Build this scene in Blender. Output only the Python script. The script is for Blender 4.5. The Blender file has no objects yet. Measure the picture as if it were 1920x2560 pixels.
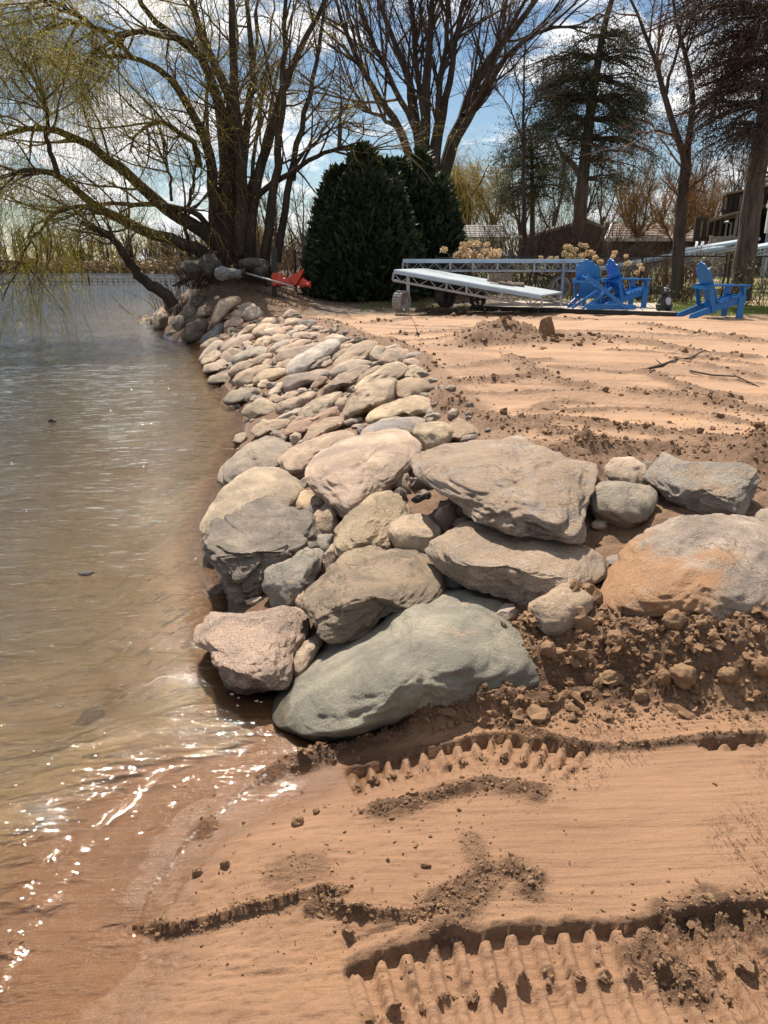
import bpy, math, random
import numpy as np

# ------------------------------------------------------------------ camera, sky, sun
SC = bpy.context.scene
COL = SC.collection
R = math.radians
F, CX, CY, CAMH, PITCH = 1828.0, 960.0, 1280.0, 1.8, math.radians(18.7)   # the photograph's lens, in its own 1920 x 2560 pixels
cd = bpy.data.cameras.new('camera'); cam = bpy.data.objects.new('camera', cd); COL.objects.link(cam)
cam.location = (0, 0, CAMH); cam.rotation_euler = (R(90) - PITCH, 0, 0)
cd.sensor_fit = 'VERTICAL'; cd.angle_y = 2 * math.atan(1280 / F)
cd.clip_start = 0.05; cd.clip_end = 3000
SC.camera = cam
SUN_AZ, SUN_EL = R(-16), R(54)          # azimuth from +Y towards +X
sd = bpy.data.lights.new('sun', 'SUN'); sun = bpy.data.objects.new('sun', sd); COL.objects.link(sun)
sd.energy = 5.0; sd.angle = R(0.5); sd.color = (1.0, 0.93, 0.82)
sun.rotation_euler = (R(90) - SUN_EL, 0, -SUN_AZ + math.pi)
SUNDIR = (math.sin(SUN_AZ) * math.cos(SUN_EL), math.cos(SUN_AZ) * math.cos(SUN_EL), math.sin(SUN_EL))
sun.rotation_euler = (math.pi / 2 - SUN_EL, 0, math.pi - SUN_AZ)
SC.view_settings.view_transform = 'Standard'; SC.view_settings.look = 'None'
SC.view_settings.exposure = 0.84; SC.view_settings.gamma = 1.0; SC.view_settings.use_curve_mapping = False
SC.render.engine = 'CYCLES'
SC.cycles.max_bounces = 8; SC.cycles.transparent_max_bounces = 24; SC.cycles.diffuse_bounces = 3
SC.cycles.sample_clamp_indirect = 8
SC.cycles.use_denoising = True

class N:
    """small node-tree writer"""
    def __init__(s, tree): s.t = tree; s.t.nodes.clear()
    def n(s, kind, **kw):
        nd = s.t.nodes.new(kind)
        for k, v in kw.items():
            if k.startswith('i_'):
                key = k[2:]
                nd.inputs[int(key) if key.isdigit() else key.replace('_', ' ')].default_value = v
            else: setattr(nd, k, v)
        return nd
    def l(s, a, b): s.t.links.new(a, b)
    def put(s, sock, v):
        if v is None: return
        if isinstance(v, (int, float)): sock.default_value = v
        elif isinstance(v, (tuple, list)): sock.default_value = (*v, 1) if len(v) == 3 and sock.type == 'RGBA' else v
        else: s.l(v, sock)
    def math(s, op, a, b=None, c=None, clamp=False):
        m = s.n('ShaderNodeMath', operation=op, use_clamp=clamp)
        s.put(m.inputs[0], a); s.put(m.inputs[1], b); s.put(m.inputs[2], c)
        return m.outputs[0]
    def mix(s, f, a, b, mode='MIX'):
        m = s.n('ShaderNodeMix', data_type='RGBA', blend_type=mode)
        s.put(m.inputs[0], f); s.put(m.inputs[6], a); s.put(m.inputs[7], b)
        return m.outputs[2]
    def ramp(s, f, lo, hi, a=0.0, b=1.0):
        m = s.n('ShaderNodeMapRange', interpolation_type='SMOOTHSTEP')
        s.put(m.inputs[0], f); m.inputs[1].default_value = lo; m.inputs[2].default_value = hi
        m.inputs[3].default_value = a; m.inputs[4].default_value = b
        return m.outputs[0]
    def noise(s, vec, scale, detail=4, rough=0.55, dist=0.0):
        m = s.n('ShaderNodeTexNoise'); s.put(m.inputs['Vector'], vec)
        m.inputs['Scale'].default_value = scale; m.inputs['Detail'].default_value = detail
        m.inputs['Roughness'].default_value = rough; m.inputs['Distortion'].default_value = dist
        return m.outputs['Fac']
    def scale(s, vec, sc, loc=(0, 0, 0), rot=(0, 0, 0)):
        m = s.n('ShaderNodeMapping'); s.put(m.inputs[0], vec)
        m.inputs[1].default_value = loc; m.inputs[2].default_value = rot; m.inputs[3].default_value = sc
        return m.outputs[0]
    def attr(s, name, kind='GEOMETRY', out='Fac'):
        return s.n('ShaderNodeAttribute', attribute_name=name, attribute_type=kind).outputs[out]
    def bump(s, h, strength, dist, normal=None):
        b = s.n('ShaderNodeBump'); s.put(b.inputs['Height'], h)
        b.inputs['Strength'].default_value = strength; b.inputs['Distance'].default_value = dist
        if normal is not None: s.l(normal, b.inputs['Normal'])
        return b.outputs[0]

W = bpy.data.worlds.new('World'); SC.world = W; W.use_nodes = True
g = N(W.node_tree)
sky = g.n('ShaderNodeTexSky', sky_type='NISHITA', sun_disc=False, sun_elevation=SUN_EL, sun_rotation=SUN_AZ, air_density=1.15, dust_density=0.0, ozone_density=3.0)
dirv = g.n('ShaderNodeTexCoord').outputs['Generated']
sep = g.n('ShaderNodeSeparateXYZ'); g.l(dirv, sep.inputs[0])
den = g.math('ADD', g.math('MAXIMUM', sep.outputs[2], 0.0), 0.22)
cmb = g.n('ShaderNodeCombineXYZ'); g.l(g.math('DIVIDE', sep.outputs[0], den), cmb.inputs[0]); g.l(g.math('DIVIDE', sep.outputs[1], den), cmb.inputs[1])
cl = g.noise(g.scale(cmb.outputs[0], (1, 1.15, 1), (3.7, 1.2, 0)), 2.3, 9, 0.6, 0.25)
big = g.noise(g.scale(cmb.outputs[0], (1, 1, 1), (9.1, 4.2, 0)), 0.9, 2, 0.5)
dens = g.ramp(g.math('ADD', cl, g.math('MULTIPLY', g.math('SUBTRACT', big, 0.5), 0.5)), 0.485, 0.60)
inner = g.noise(g.scale(cmb.outputs[0], (1, 1, 1), (1.7, 8.2, 0)), 5.0, 5, 0.6)
dt = g.n('ShaderNodeVectorMath', operation='DOT_PRODUCT'); g.l(dirv, dt.inputs[0]); dt.inputs[1].default_value = SUNDIR
glow = g.ramp(dt.outputs['Value'], 0.55, 1.0, 0.75, 1.35)
ccol = g.mix(g.ramp(inner, 0.35, 0.65), (12.0, 12.4, 13.0, 1), (17.5, 17.3, 17.0, 1))
ccol2 = g.mix(1.0, ccol, glow, 'MULTIPLY')
bg = g.n('ShaderNodeBackground', i_Strength=0.052)
g.l(g.mix(g.math('MULTIPLY', dens, 0.93), sky.outputs[0], ccol2), bg.inputs[0])
g.l(bg.outputs[0], g.n('ShaderNodeOutputWorld').inputs[0])

# ------------------------------------------------------------------ small helpers
rng = np.random.default_rng(7)
def ray(px, py):
    x, d = (px - CX) / F, (py - CY) / F
    return np.array([x, math.cos(PITCH) - d * math.sin(PITCH), -math.sin(PITCH) - d * math.cos(PITCH)])
DS = 1920 / 1659
def at_y(px, py, y):                    # the place a sight line reaches at distance y
    r = ray(px, py); t = y / r[1]
    return np.array([r[0] * t, y, CAMH + r[2] * t])
def at_z(px, py, z):
    r = ray(px, py); t = (z - CAMH) / r[2]
    return np.array([r[0] * t, r[1] * t, z])

def ss(x, a, b):
    t = np.clip((np.asarray(x, float) - a) / (b - a), 0, 1); return t * t * (3 - 2 * t)
def _hash(ix, iy, iz):
    h = (ix.astype(np.uint32) * np.uint32(374761393) + iy.astype(np.uint32) * np.uint32(668265263) + iz.astype(np.uint32) * np.uint32(2147483647 - 58))
    h = (h ^ (h >> np.uint32(13))) * np.uint32(1274126177); h = h ^ (h >> np.uint32(16))
    h = (h * np.uint32(2246822519)) ^ (h >> np.uint32(11))
    return (h & np.uint32(0xFFFFFF)).astype(np.float64) / 0xFFFFFF
def vnoise(p):
    """value noise in [-1, 1]; p is (n, 3)"""
    p = np.asarray(p, float); f = np.floor(p); i = f.astype(np.int64); w = p - f; w = w * w * w * (w * (w * 6 - 15) + 10)
    x, y, z = i[:, 0], i[:, 1], i[:, 2]; o = 0
    for dx in (0, 1):
        for dy in (0, 1):
            for dz in (0, 1):
                o = o + _hash(x + dx, y + dy, z + dz) * (w[:, 0] if dx else 1 - w[:, 0]) * (w[:, 1] if dy else 1 - w[:, 1]) * (w[:, 2] if dz else 1 - w[:, 2])
    return o * 2 - 1
def fbm(p, octv=4, gain=0.5, lac=2.03):
    o, a, q = 0, 1.0, np.asarray(p, float)
    for k in range(octv): o = o + a * vnoise(q + 17.3 * k); a *= gain; q = q * lac
    return o
def n2(x, y, sx, sy=None, seed=0, octv=3):
    x = np.asarray(x, float); y = np.asarray(y, float); sy = sy or sx
    return fbm(np.stack([x.ravel() * sx, y.ravel() * sy, np.full(x.size, seed * 7.77)], 1), octv).reshape(x.shape)

def mesh_np(name, v, f, mat=None, parent=None, smooth=True, attrs=None, matidx=None):
    """one mesh object from arrays; f is (n,3) or (n,4) or a list of such arrays"""
    fl = f if isinstance(f, list) else [f]
    fl = [np.asarray(a, np.int64) for a in fl if len(a)]
    me = bpy.data.meshes.new(name); v = np.asarray(v, np.float32)
    me.vertices.add(len(v)); me.vertices.foreach_set('co', v.ravel())
    loops = np.concatenate([a.ravel() for a in fl]); tot = np.concatenate([np.full(len(a), a.shape[1]) for a in fl])
    me.loops.add(len(loops)); me.loops.foreach_set('vertex_index', loops.astype(np.int32))
    me.polygons.add(len(tot)); st = np.concatenate([[0], np.cumsum(tot)[:-1]])
    me.polygons.foreach_set('loop_start', st.astype(np.int32)); me.polygons.foreach_set('loop_total', tot.astype(np.int32))
    me.polygons.foreach_set('use_smooth', np.full(len(tot), bool(smooth)))
    me.update(calc_edges=True); me.validate()
    for k, a in (attrs or {}).items():
        at = me.attributes.new(k, 'FLOAT', 'POINT'); at.data.foreach_set('value', np.asarray(a, np.float32))
    if mat is not None: me.materials.append(mat)
    o = bpy.data.objects.new(name, me); COL.objects.link(o)
    if parent is not None: o.parent = parent
    return o
def tag(o, label=None, cat=None, group=None, kind=None):
    if label: o['label'] = label
    if cat: o['category'] = cat
    if group: o['group'] = group
    if kind: o['kind'] = kind
    return o
def empty(name, loc, label, cat, group=None, rz=0.0):
    o = bpy.data.objects.new(name, None); COL.objects.link(o); o.location = loc; o.rotation_euler = (0, 0, rz); o.empty_display_size = 0.2
    return tag(o, label, cat, group)
def copy_tree(o, parent=None):
    c = o.copy(); COL.objects.link(c)
    if parent is not None: c.parent = parent
    for ch in list(o.children): copy_tree(ch, c)
    return c

class MB:
    """collects boxes, beams, prisms and tubes for one mesh object"""
    def __init__(s): s.v = []; s.f3 = []; s.f4 = []; s.n = 0
    def add(s, v, f):
        v = np.asarray(v, float)
        for a in f:
            (s.f3 if len(a) == 3 else s.f4).append([i + s.n for i in a])
        s.v.append(v); s.n += len(v)
    def box(s, c, size, ax=None):
        sx, sy, sz = [k / 2 for k in size]
        v = np.array([(x, y, z) for x in (-sx, sx) for y in (-sy, sy) for z in (-sz, sz)])
        if ax is not None: v = v @ np.asarray(ax)
        s.add(v + np.asarray(c), [(0, 1, 3, 2), (4, 6, 7, 5), (0, 4, 5, 1), (2, 3, 7, 6), (0, 2, 6, 4), (1, 5, 7, 3)])
    def beam(s, a, b, w, t, up=(0, 0, 1)):
        a = np.asarray(a, float); b = np.asarray(b, float); d = b - a; L = np.linalg.norm(d); d = d / L
        up = np.asarray(up, float); sx = np.cross(d, up)
        if np.linalg.norm(sx) < 1e-4: sx = np.cross(d, (0, 1, 0))
        sx = sx / np.linalg.norm(sx); u = np.cross(sx, d)
        s.box((a + b) / 2, (w, L, t), np.array([sx, d, u]))
    def tube(s, pts, rad, k=6, cap=True):
        pts = np.asarray(pts, float); n = len(pts); rad = np.broadcast_to(np.asarray(rad, float), (n,))
        tg = np.gradient(pts, axis=0); tg /= np.linalg.norm(tg, axis=1)[:, None] + 1e-9
        ref = np.array([0, 0, 1.]) if abs(tg[:, 2]).mean() < 0.8 else np.array([1., 0, 0])
        a = np.cross(tg, ref); a /= np.linalg.norm(a, axis=1)[:, None] + 1e-9; b = np.cross(tg, a)
        th = np.arange(k) / k * 2 * np.pi
        v = (pts[:, None] + rad[:, None, None] * (np.cos(th)[None, :, None] * a[:, None] + np.sin(th)[None, :, None] * b[:, None])).reshape(-1, 3)
        f = [(i * k + j, i * k + (j + 1) % k, (i + 1) * k + (j + 1) % k, (i + 1) * k + j) for i in range(n - 1) for j in range(k)]
        if cap:
            v = np.vstack([v, pts[0], pts[-1]])
            f += [(n * k, (j + 1) % k, j) for j in range(k)] + [(n * k + 1, (n - 1) * k + j, (n - 1) * k + (j + 1) % k) for j in range(k)]
        s.add(v, f)
    def prism(s, poly, off):
        """polygon (list of 3-D points, convex) swept along off"""
        p = np.asarray(poly, float); m = len(p); c = p.mean(0); off = np.asarray(off, float)
        v = np.vstack([p, p + off, c, c + off])
        f = [(i, (i + 1) % m, m + (i + 1) % m, m + i) for i in range(m)] + [((i + 1) % m, i, 2 * m) for i in range(m)] + [(m + i, m + (i + 1) % m, 2 * m + 1) for i in range(m)]
        s.add(v, f)
    def build(s, name, mat, parent=None, smooth=False):
        fl = []
        if s.f4: fl.append(np.array(s.f4))
        if s.f3: fl.append(np.array(s.f3))
        return mesh_np(name, np.vstack(s.v), fl, mat, parent, smooth)

def ico(sub):
    t = (1 + 5 ** .5) / 2
    v = [(-1, t, 0), (1, t, 0), (-1, -t, 0), (1, -t, 0), (0, -1, t), (0, 1, t), (0, -1, -t), (0, 1, -t), (t, 0, -1), (t, 0, 1), (-t, 0, -1), (-t, 0, 1)]
    f = [(0, 11, 5), (0, 5, 1), (0, 1, 7), (0, 7, 10), (0, 10, 11), (1, 5, 9), (5, 11, 4), (11, 10, 2), (10, 7, 6), (7, 1, 8), (3, 9, 4), (3, 4, 2), (3, 2, 6), (3, 6, 8), (3, 8, 9), (4, 9, 5), (2, 4, 11), (6, 2, 10), (8, 6, 7), (9, 8, 1)]
    v = [np.array(a) / np.linalg.norm(a) for a in v]
    for _ in range(sub):
        mid = {}; nf = []
        def m(a, b):
            k = (min(a, b), max(a, b))
            if k not in mid:
                q = v[a] + v[b]; v.append(q / np.linalg.norm(q)); mid[k] = len(v) - 1
            return mid[k]
        for a, b, c in f:
            ab, bc, ca = m(a, b), m(b, c), m(c, a); nf += [(a, ab, ca), (b, bc, ab), (c, ca, bc), (ab, bc, ca)]
        f = nf
    return np.array(v), np.array(f)
ICO = {k: ico(k) for k in range(6)}

# ------------------------------------------------------------------ materials
def new_mat(name):
    m = bpy.data.materials.new(name); m.use_nodes = True; g = N(m.node_tree)
    b = g.n('ShaderNodeBsdfPrincipled'); o = g.n('ShaderNodeOutputMaterial'); g.l(b.outputs[0], o.inputs[0])
    return m, g, b
def plain(name, c1, c2=None, scale=8.0, rough=0.7, bump=0.0, bscale=40.0, stretch=(1, 1, 1), metal=0.0, coord='Object', island=0.0, spec=0.5, bdist=0.02):
    m, g, b = new_mat(name)
    c2 = c2 or tuple(k * 0.7 for k in c1)
    if coord == 'Position': vec = g.n('ShaderNodeNewGeometry').outputs['Position']
    else: vec = g.n('ShaderNodeTexCoord').outputs[coord]
    vs = g.scale(vec, stretch)
    col = g.mix(g.ramp(g.noise(vs, scale, 5), 0.35, 0.65), (*c1, 1), (*c2, 1))
    if island:
        ri = g.n('ShaderNodeNewGeometry').outputs['Random Per Island']
        col = g.mix(1.0, col, g.ramp(ri, 0, 1, 1 - island, 1 + island), 'MULTIPLY')
    g.l(col, b.inputs['Base Color']); b.inputs['Roughness'].default_value = rough; b.inputs['Metallic'].default_value = metal
    b.inputs['Specular IOR Level'].default_value = spec
    if bump:
        g.l(g.bump(g.noise(vs, bscale, 4), bump, bdist), b.inputs['Normal'])
    return m
def leafmat(name, c1, c2, transl=0.35, rough=0.6):
    m = bpy.data.materials.new(name); m.use_nodes = True; g = N(m.node_tree)
    ri = g.n('ShaderNodeNewGeometry').outputs['Random Per Island']
    pos = g.n('ShaderNodeNewGeometry').outputs['Position']
    col = g.mix(ri, (*c1, 1), (*c2, 1)); col = g.mix(g.ramp(g.noise(pos, 1.1, 3), 0.3, 0.7), col, g.mix(1.0, col, (0.72, 0.78, 0.7, 1), 'MULTIPLY'))
    d = g.n('ShaderNodeBsdfPrincipled'); g.l(col, d.inputs['Base Color']); d.inputs['Roughness'].default_value = rough; d.inputs['Specular IOR Level'].default_value = 0.3
    t = g.n('ShaderNodeBsdfTranslucent'); g.l(col, t.inputs[0])
    mx = g.n('ShaderNodeMixShader', i_0=transl); g.l(d.outputs[0], mx.inputs[1]); g.l(t.outputs[0], mx.inputs[2])
    g.l(mx.outputs[0], g.n('ShaderNodeOutputMaterial').inputs[0])
    return m
MAT = {}
MAT['bark_willow'] = plain('bark_willow', (0.075, 0.056, 0.042), (0.04, 0.03, 0.022), 5, 0.95, 1.0, 14, (1, 1, 0.22), spec=0.2, bdist=0.07)
MAT['bark_grey'] = plain('bark_grey', (0.085, 0.066, 0.054), (0.05, 0.038, 0.03), 6, 0.95, 1.0, 16, (1, 1, 0.2), spec=0.2, bdist=0.06)
MAT['bark_rough'] = plain('bark_rough', (0.13, 0.10, 0.08), (0.065, 0.05, 0.04), 9, 0.95, 1.0, 15, (1, 1, 0.16), spec=0.2, bdist=0.08)
MAT['twig_brown'] = plain('twig_brown', (0.105, 0.07, 0.052), (0.065, 0.042, 0.034), 3, 0.9, island=0.35, spec=0.2)
MAT['twig_red'] = plain('twig_red', (0.2, 0.105, 0.065), (0.12, 0.065, 0.045), 3, 0.9, island=0.4, spec=0.25)
MAT['twig_orange'] = plain('twig_orange', (0.30, 0.165, 0.06), (0.2, 0.11, 0.05), 3, 0.9, island=0.4, spec=0.25)
MAT['willow_strand'] = leafmat('willow_strand', (0.66, 0.53, 0.13), (0.52, 0.44, 0.10), 0.6)
MAT['willow_twig'] = plain('willow_twig', (0.23, 0.165, 0.065), (0.15, 0.11, 0.05), 3, 0.8, island=0.35, spec=0.2)
MAT['willow_far'] = leafmat('willow_far', (0.60, 0.44, 0.10), (0.45, 0.33, 0.08), 0.5)
MAT['arborvitae'] = leafmat('arborvitae', (0.016, 0.030, 0.015), (0.045, 0.062, 0.026), 0.15)
MAT['cedar'] = leafmat('cedar', (0.05, 0.066, 0.03), (0.095, 0.092, 0.045), 0.25)
MAT['cedar_brown'] = leafmat('cedar_brown', (0.055, 0.042, 0.035), (0.10, 0.068, 0.055), 0.2)
MAT['grass'] = leafmat('grass', (0.11, 0.16, 0.03), (0.20, 0.22, 0.06), 0.3)
MAT['dry_leaf'] = leafmat('dry_leaf', (0.26, 0.17, 0.09), (0.15, 0.10, 0.06), 0.25)
MAT['hydrangea'] = leafmat('hydrangea', (0.66, 0.47, 0.30), (0.52, 0.36, 0.22), 0.5)
MAT['olive_leaf'] = leafmat('olive_leaf', (0.22, 0.19, 0.05), (0.13, 0.13, 0.04), 0.3)
MAT['alu'] = plain('aluminium', (0.34, 0.35, 0.37), (0.25, 0.26, 0.28), 6, 0.42, 0.1, 60, metal=0.6)
MAT['deck_blue'] = plain('deck_panel_grey', (0.56, 0.60, 0.62), (0.48, 0.53, 0.56), 3, 0.24, 0.05, 80)
MAT['deck_side'] = plain('deck_rail_blue_grey', (0.36, 0.47, 0.58), (0.3, 0.4, 0.5), 3, 0.5)
MAT['dark_under'] = plain('dark_board', (0.10, 0.095, 0.09), (0.07, 0.065, 0.06), 4, 0.8)
MAT['wheel_plastic'] = plain('wheel_plastic', (0.30, 0.28, 0.25), (0.2, 0.185, 0.165), 7, 0.7, 0.2, 30)
MAT['wheel_dark'] = plain('wheel_dark', (0.06, 0.055, 0.05), (0.035, 0.032, 0.03), 7, 0.8, 0.2, 30)
MAT['chair_blue'] = plain('chair_blue', (0.008, 0.14, 0.42), (0.012, 0.155, 0.45), 4, 0.38, 0.06, 60)
MAT['platform_dark'] = plain('platform_timber', (0.045, 0.04, 0.036), (0.025, 0.022, 0.02), 8, 0.85, 0.4, 30)
MAT['platform_top'] = plain('platform_board', (0.40, 0.33, 0.27), (0.3, 0.25, 0.2), 6, 0.85, 0.3, 40, (1, 6, 1))
MAT['post_black'] = plain('post_black', (0.018, 0.018, 0.018), (0.012, 0.012, 0.012), 8, 0.5)
MAT['wire'] = plain('wire_dark', (0.05, 0.048, 0.045), (0.03, 0.03, 0.03), 8, 0.5)
MAT['log'] = plain('log_bark', (0.2, 0.15, 0.11), (0.11, 0.08, 0.06), 12, 0.95, 0.8, 30)
MAT['log_end'] = plain('log_end', (0.34, 0.27, 0.19), (0.24, 0.18, 0.13), 20, 0.9, 0.3, 30)
MAT['orange'] = plain('orange_plastic', (0.62, 0.07, 0.025), (0.5, 0.05, 0.02), 4, 0.4, 0.3, 10)
MAT['net'] = plain('net_grey', (0.22, 0.215, 0.205), (0.13, 0.13, 0.125), 14, 0.85, 0.8, 45)
MAT['pole'] = plain('pole_grey', (0.42, 0.42, 0.41), (0.3, 0.3, 0.3), 6, 0.5)
MAT['statue'] = plain('statue_black', (0.035, 0.034, 0.033), (0.02, 0.02, 0.02), 12, 0.5, 0.4, 35)
MAT['statue_white'] = plain('statue_white', (0.62, 0.62, 0.62), (0.34, 0.34, 0.34), 16, 0.7)
MAT['white_trim'] = plain('white_trim', (0.72, 0.72, 0.70), (0.62, 0.62, 0.6), 5, 0.6)
MAT['beige_wall'] = plain('beige_wall', (0.50, 0.46, 0.38), (0.44, 0.4, 0.33), 3, 0.8)
MAT['shingle'] = plain('shingle_grey', (0.30, 0.27, 0.24), (0.2, 0.18, 0.165), 9, 0.95, 0.6, 25, (1, 1, 4))
MAT['shingle_tan'] = plain('shingle_tan', (0.24, 0.175, 0.135), (0.17, 0.125, 0.1), 9, 0.9, 0.6, 25)
MAT['brown_board'] = plain('brown_board', (0.055, 0.04, 0.031), (0.035, 0.026, 0.02), 6, 0.85, 0.5, 20, (1, 1, 0.2))
MAT['dark_wall'] = plain('dark_wall', (0.03, 0.034, 0.045), (0.02, 0.023, 0.03), 4, 0.7)
MAT['slate_wall'] = plain('slate_wall', (0.06, 0.062, 0.07), (0.045, 0.048, 0.055), 4, 0.8)
MAT['blue_siding'] = plain('blue_siding', (0.20, 0.26, 0.34), (0.16, 0.21, 0.28), 4, 0.7)
MAT['glass'] = plain('window_glass', (0.03, 0.035, 0.04), (0.02, 0.025, 0.03), 2, 0.08)
MAT['foam'] = plain('foam', (0.75, 0.72, 0.66), (0.6, 0.57, 0.5), 30, 0.6)
MAT['pipe_white'] = plain('pipe_white', (0.6, 0.62, 0.63), (0.5, 0.52, 0.53), 5, 0.5)
MAT['stick'] = plain('stick', (0.10, 0.065, 0.045), (0.06, 0.04, 0.03), 18, 0.95, 0.6, 60)
# ------------------------------------------------------------------ the shore and the ground
SHORE = np.array([(-1.15, -6), (-1.12, 0.4), (-0.97, 1.32), (-0.97, 1.61), (-0.90, 1.97), (-0.76, 2.2), (-0.58, 2.33), (-0.38, 2.53), (-0.42, 2.8), (-0.75, 3.2), (-0.9, 3.8), (-1.18, 4.5),
    (-1.3, 5.06), (-1.4, 6.3), (-1.6, 8.0), (-1.8, 9.3), (-2.2, 10.4), (-2.95, 12.7), (-3.75, 15.3), (-4.35, 17.6), (-5.0, 18.3), (-5.75, 19.6), (-6.3, 21.5), (-7.0, 24), (-8.4, 27), (-10, 34), (-12, 60), (-17, 100), (-28, 145), (-60, 185), (-110, 200),
    (-420, 215), (-420, -6)], float)
def shore_dist(x, y):
    """signed distance to the water's edge, positive on land"""
    x = np.asarray(x, float); y = np.asarray(y, float); best = np.full(x.shape, 1e9); ins = np.zeros(x.shape, bool)
    for a, b in zip(SHORE, np.roll(SHORE, -1, 0)):
        d = b - a; t = np.clip(((x - a[0]) * d[0] + (y - a[1]) * d[1]) / (d @ d), 0, 1)
        best = np.minimum(best, (x - a[0] - t * d[0]) ** 2 + (y - a[1] - t * d[1]) ** 2)
        if a[1] != b[1]:
            c = ((a[1] > y) != (b[1] > y)) & (x < (b[0] - a[0]) * (y - a[1]) / (b[1] - a[1]) + a[0]); ins ^= c
    return np.where(ins, -1, 1) * np.sqrt(best)
def base_h(x, y):
    x = np.asarray(x, float); y = np.asarray(y, float); s = shore_dist(x, y)
    beach = -0.010 + 0.010 * ss(s, 0.02, 0.24) + 0.080 * ss(s, 0.20, 0.62) + 0.070 * ss(s, 0.4, 1.1) + 0.05 * ss(s, 0.9, 2.2)
    L = (0.58 - 0.09 * (1 - ss(y, 2.9, 4.2))) + 0.17 * ss(y, 4, 12) + 0.18 * ss(y, 15, 26) + 0.05 * ss(x, 1.5, 5)
    rip = L * np.clip(s / 2.25, 0, 1) ** 0.8
    edge = 2.52 + 0.10 * np.sin(x * 3.1) - 0.05 * x
    wid = 0.36
    t = ss(y, edge, edge + wid + 0.5 * ss(-x, -0.7, 0.0))
    h = beach * (1 - t) + rip * t
    # the willow's mound
    m = np.exp(-(((x + 5.2) / 2.4) ** 2 + ((y - 24.5) / 3.6) ** 2))
    h = h + 0.95 * m * ss(s, 0.0, 1.6)
    # the lawn climbing towards the houses
    h = h + ss(y, 22, 60) * (1.0 + 0.5 * ss(x, 0, 20)) * ss(s, 1, 12) + 0.9 * ss(y, 60, 240) * ss(s, 2, 30)
    under = -0.010 - 0.20 * ss(-s, 0.0, 0.8) * ss(y, 2.7, 3.2) - 0.06 * ss(-s, 0.15, 0.9) - 0.16 * np.clip(-s, 0, 7) * 0.6 - 0.03 * np.clip(-s - 7, 0, 60)
    return np.where(s > 0, np.where((y < 2.7) | (s > 0.12), h, np.maximum(h, under)), under)
def hit(px, py, lift=0.0, t0=0.8, t1=90.0):
    """where a sight line meets the ground (raised by lift)"""
    r = ray(px, py); t = np.geomspace(t0, t1, 900)
    g = base_h(r[0] * t, r[1] * t) + lift; z = CAMH + r[2] * t
    k = np.argmax(z < g)
    if not (z < g).any(): k = len(t) - 1
    a, b = t[max(k - 1, 0)], t[k]
    for _ in range(14):
        m = (a + b) / 2
        if CAMH + r[2] * m < float(base_h(r[0] * m, r[1] * m)) + lift: b = m
        else: a = m
    return r * b + np.array([0, 0, CAMH])
def line(pts): return np.array([hit(p[0] * DS, p[1] * DS) for p in pts])

def along(x, y, P):
    """for points near a polyline: distance, signed side (+ = left of travel) and arc length"""
    P = np.asarray(P)[:, :2]; best = np.full(x.shape, 1e9); side = np.zeros(x.shape); arc = np.zeros(x.shape); L = 0
    for a, b in zip(P[:-1], P[1:]):
        d = b - a; l = math.hypot(*d); rx, ry = x - a[0], y - a[1]
        t = np.clip((rx * d[0] + ry * d[1]) / (l * l), 0, 1)
        dd = np.hypot(rx - t * d[0], ry - t * d[1]); c = (d[0] * ry - d[1] * rx) / l
        k = dd < best; best = np.where(k, dd, best); side = np.where(k, np.sign(c), side); arc = np.where(k, L + t * l, arc); L += l
    return best, side, arc, L

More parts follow.
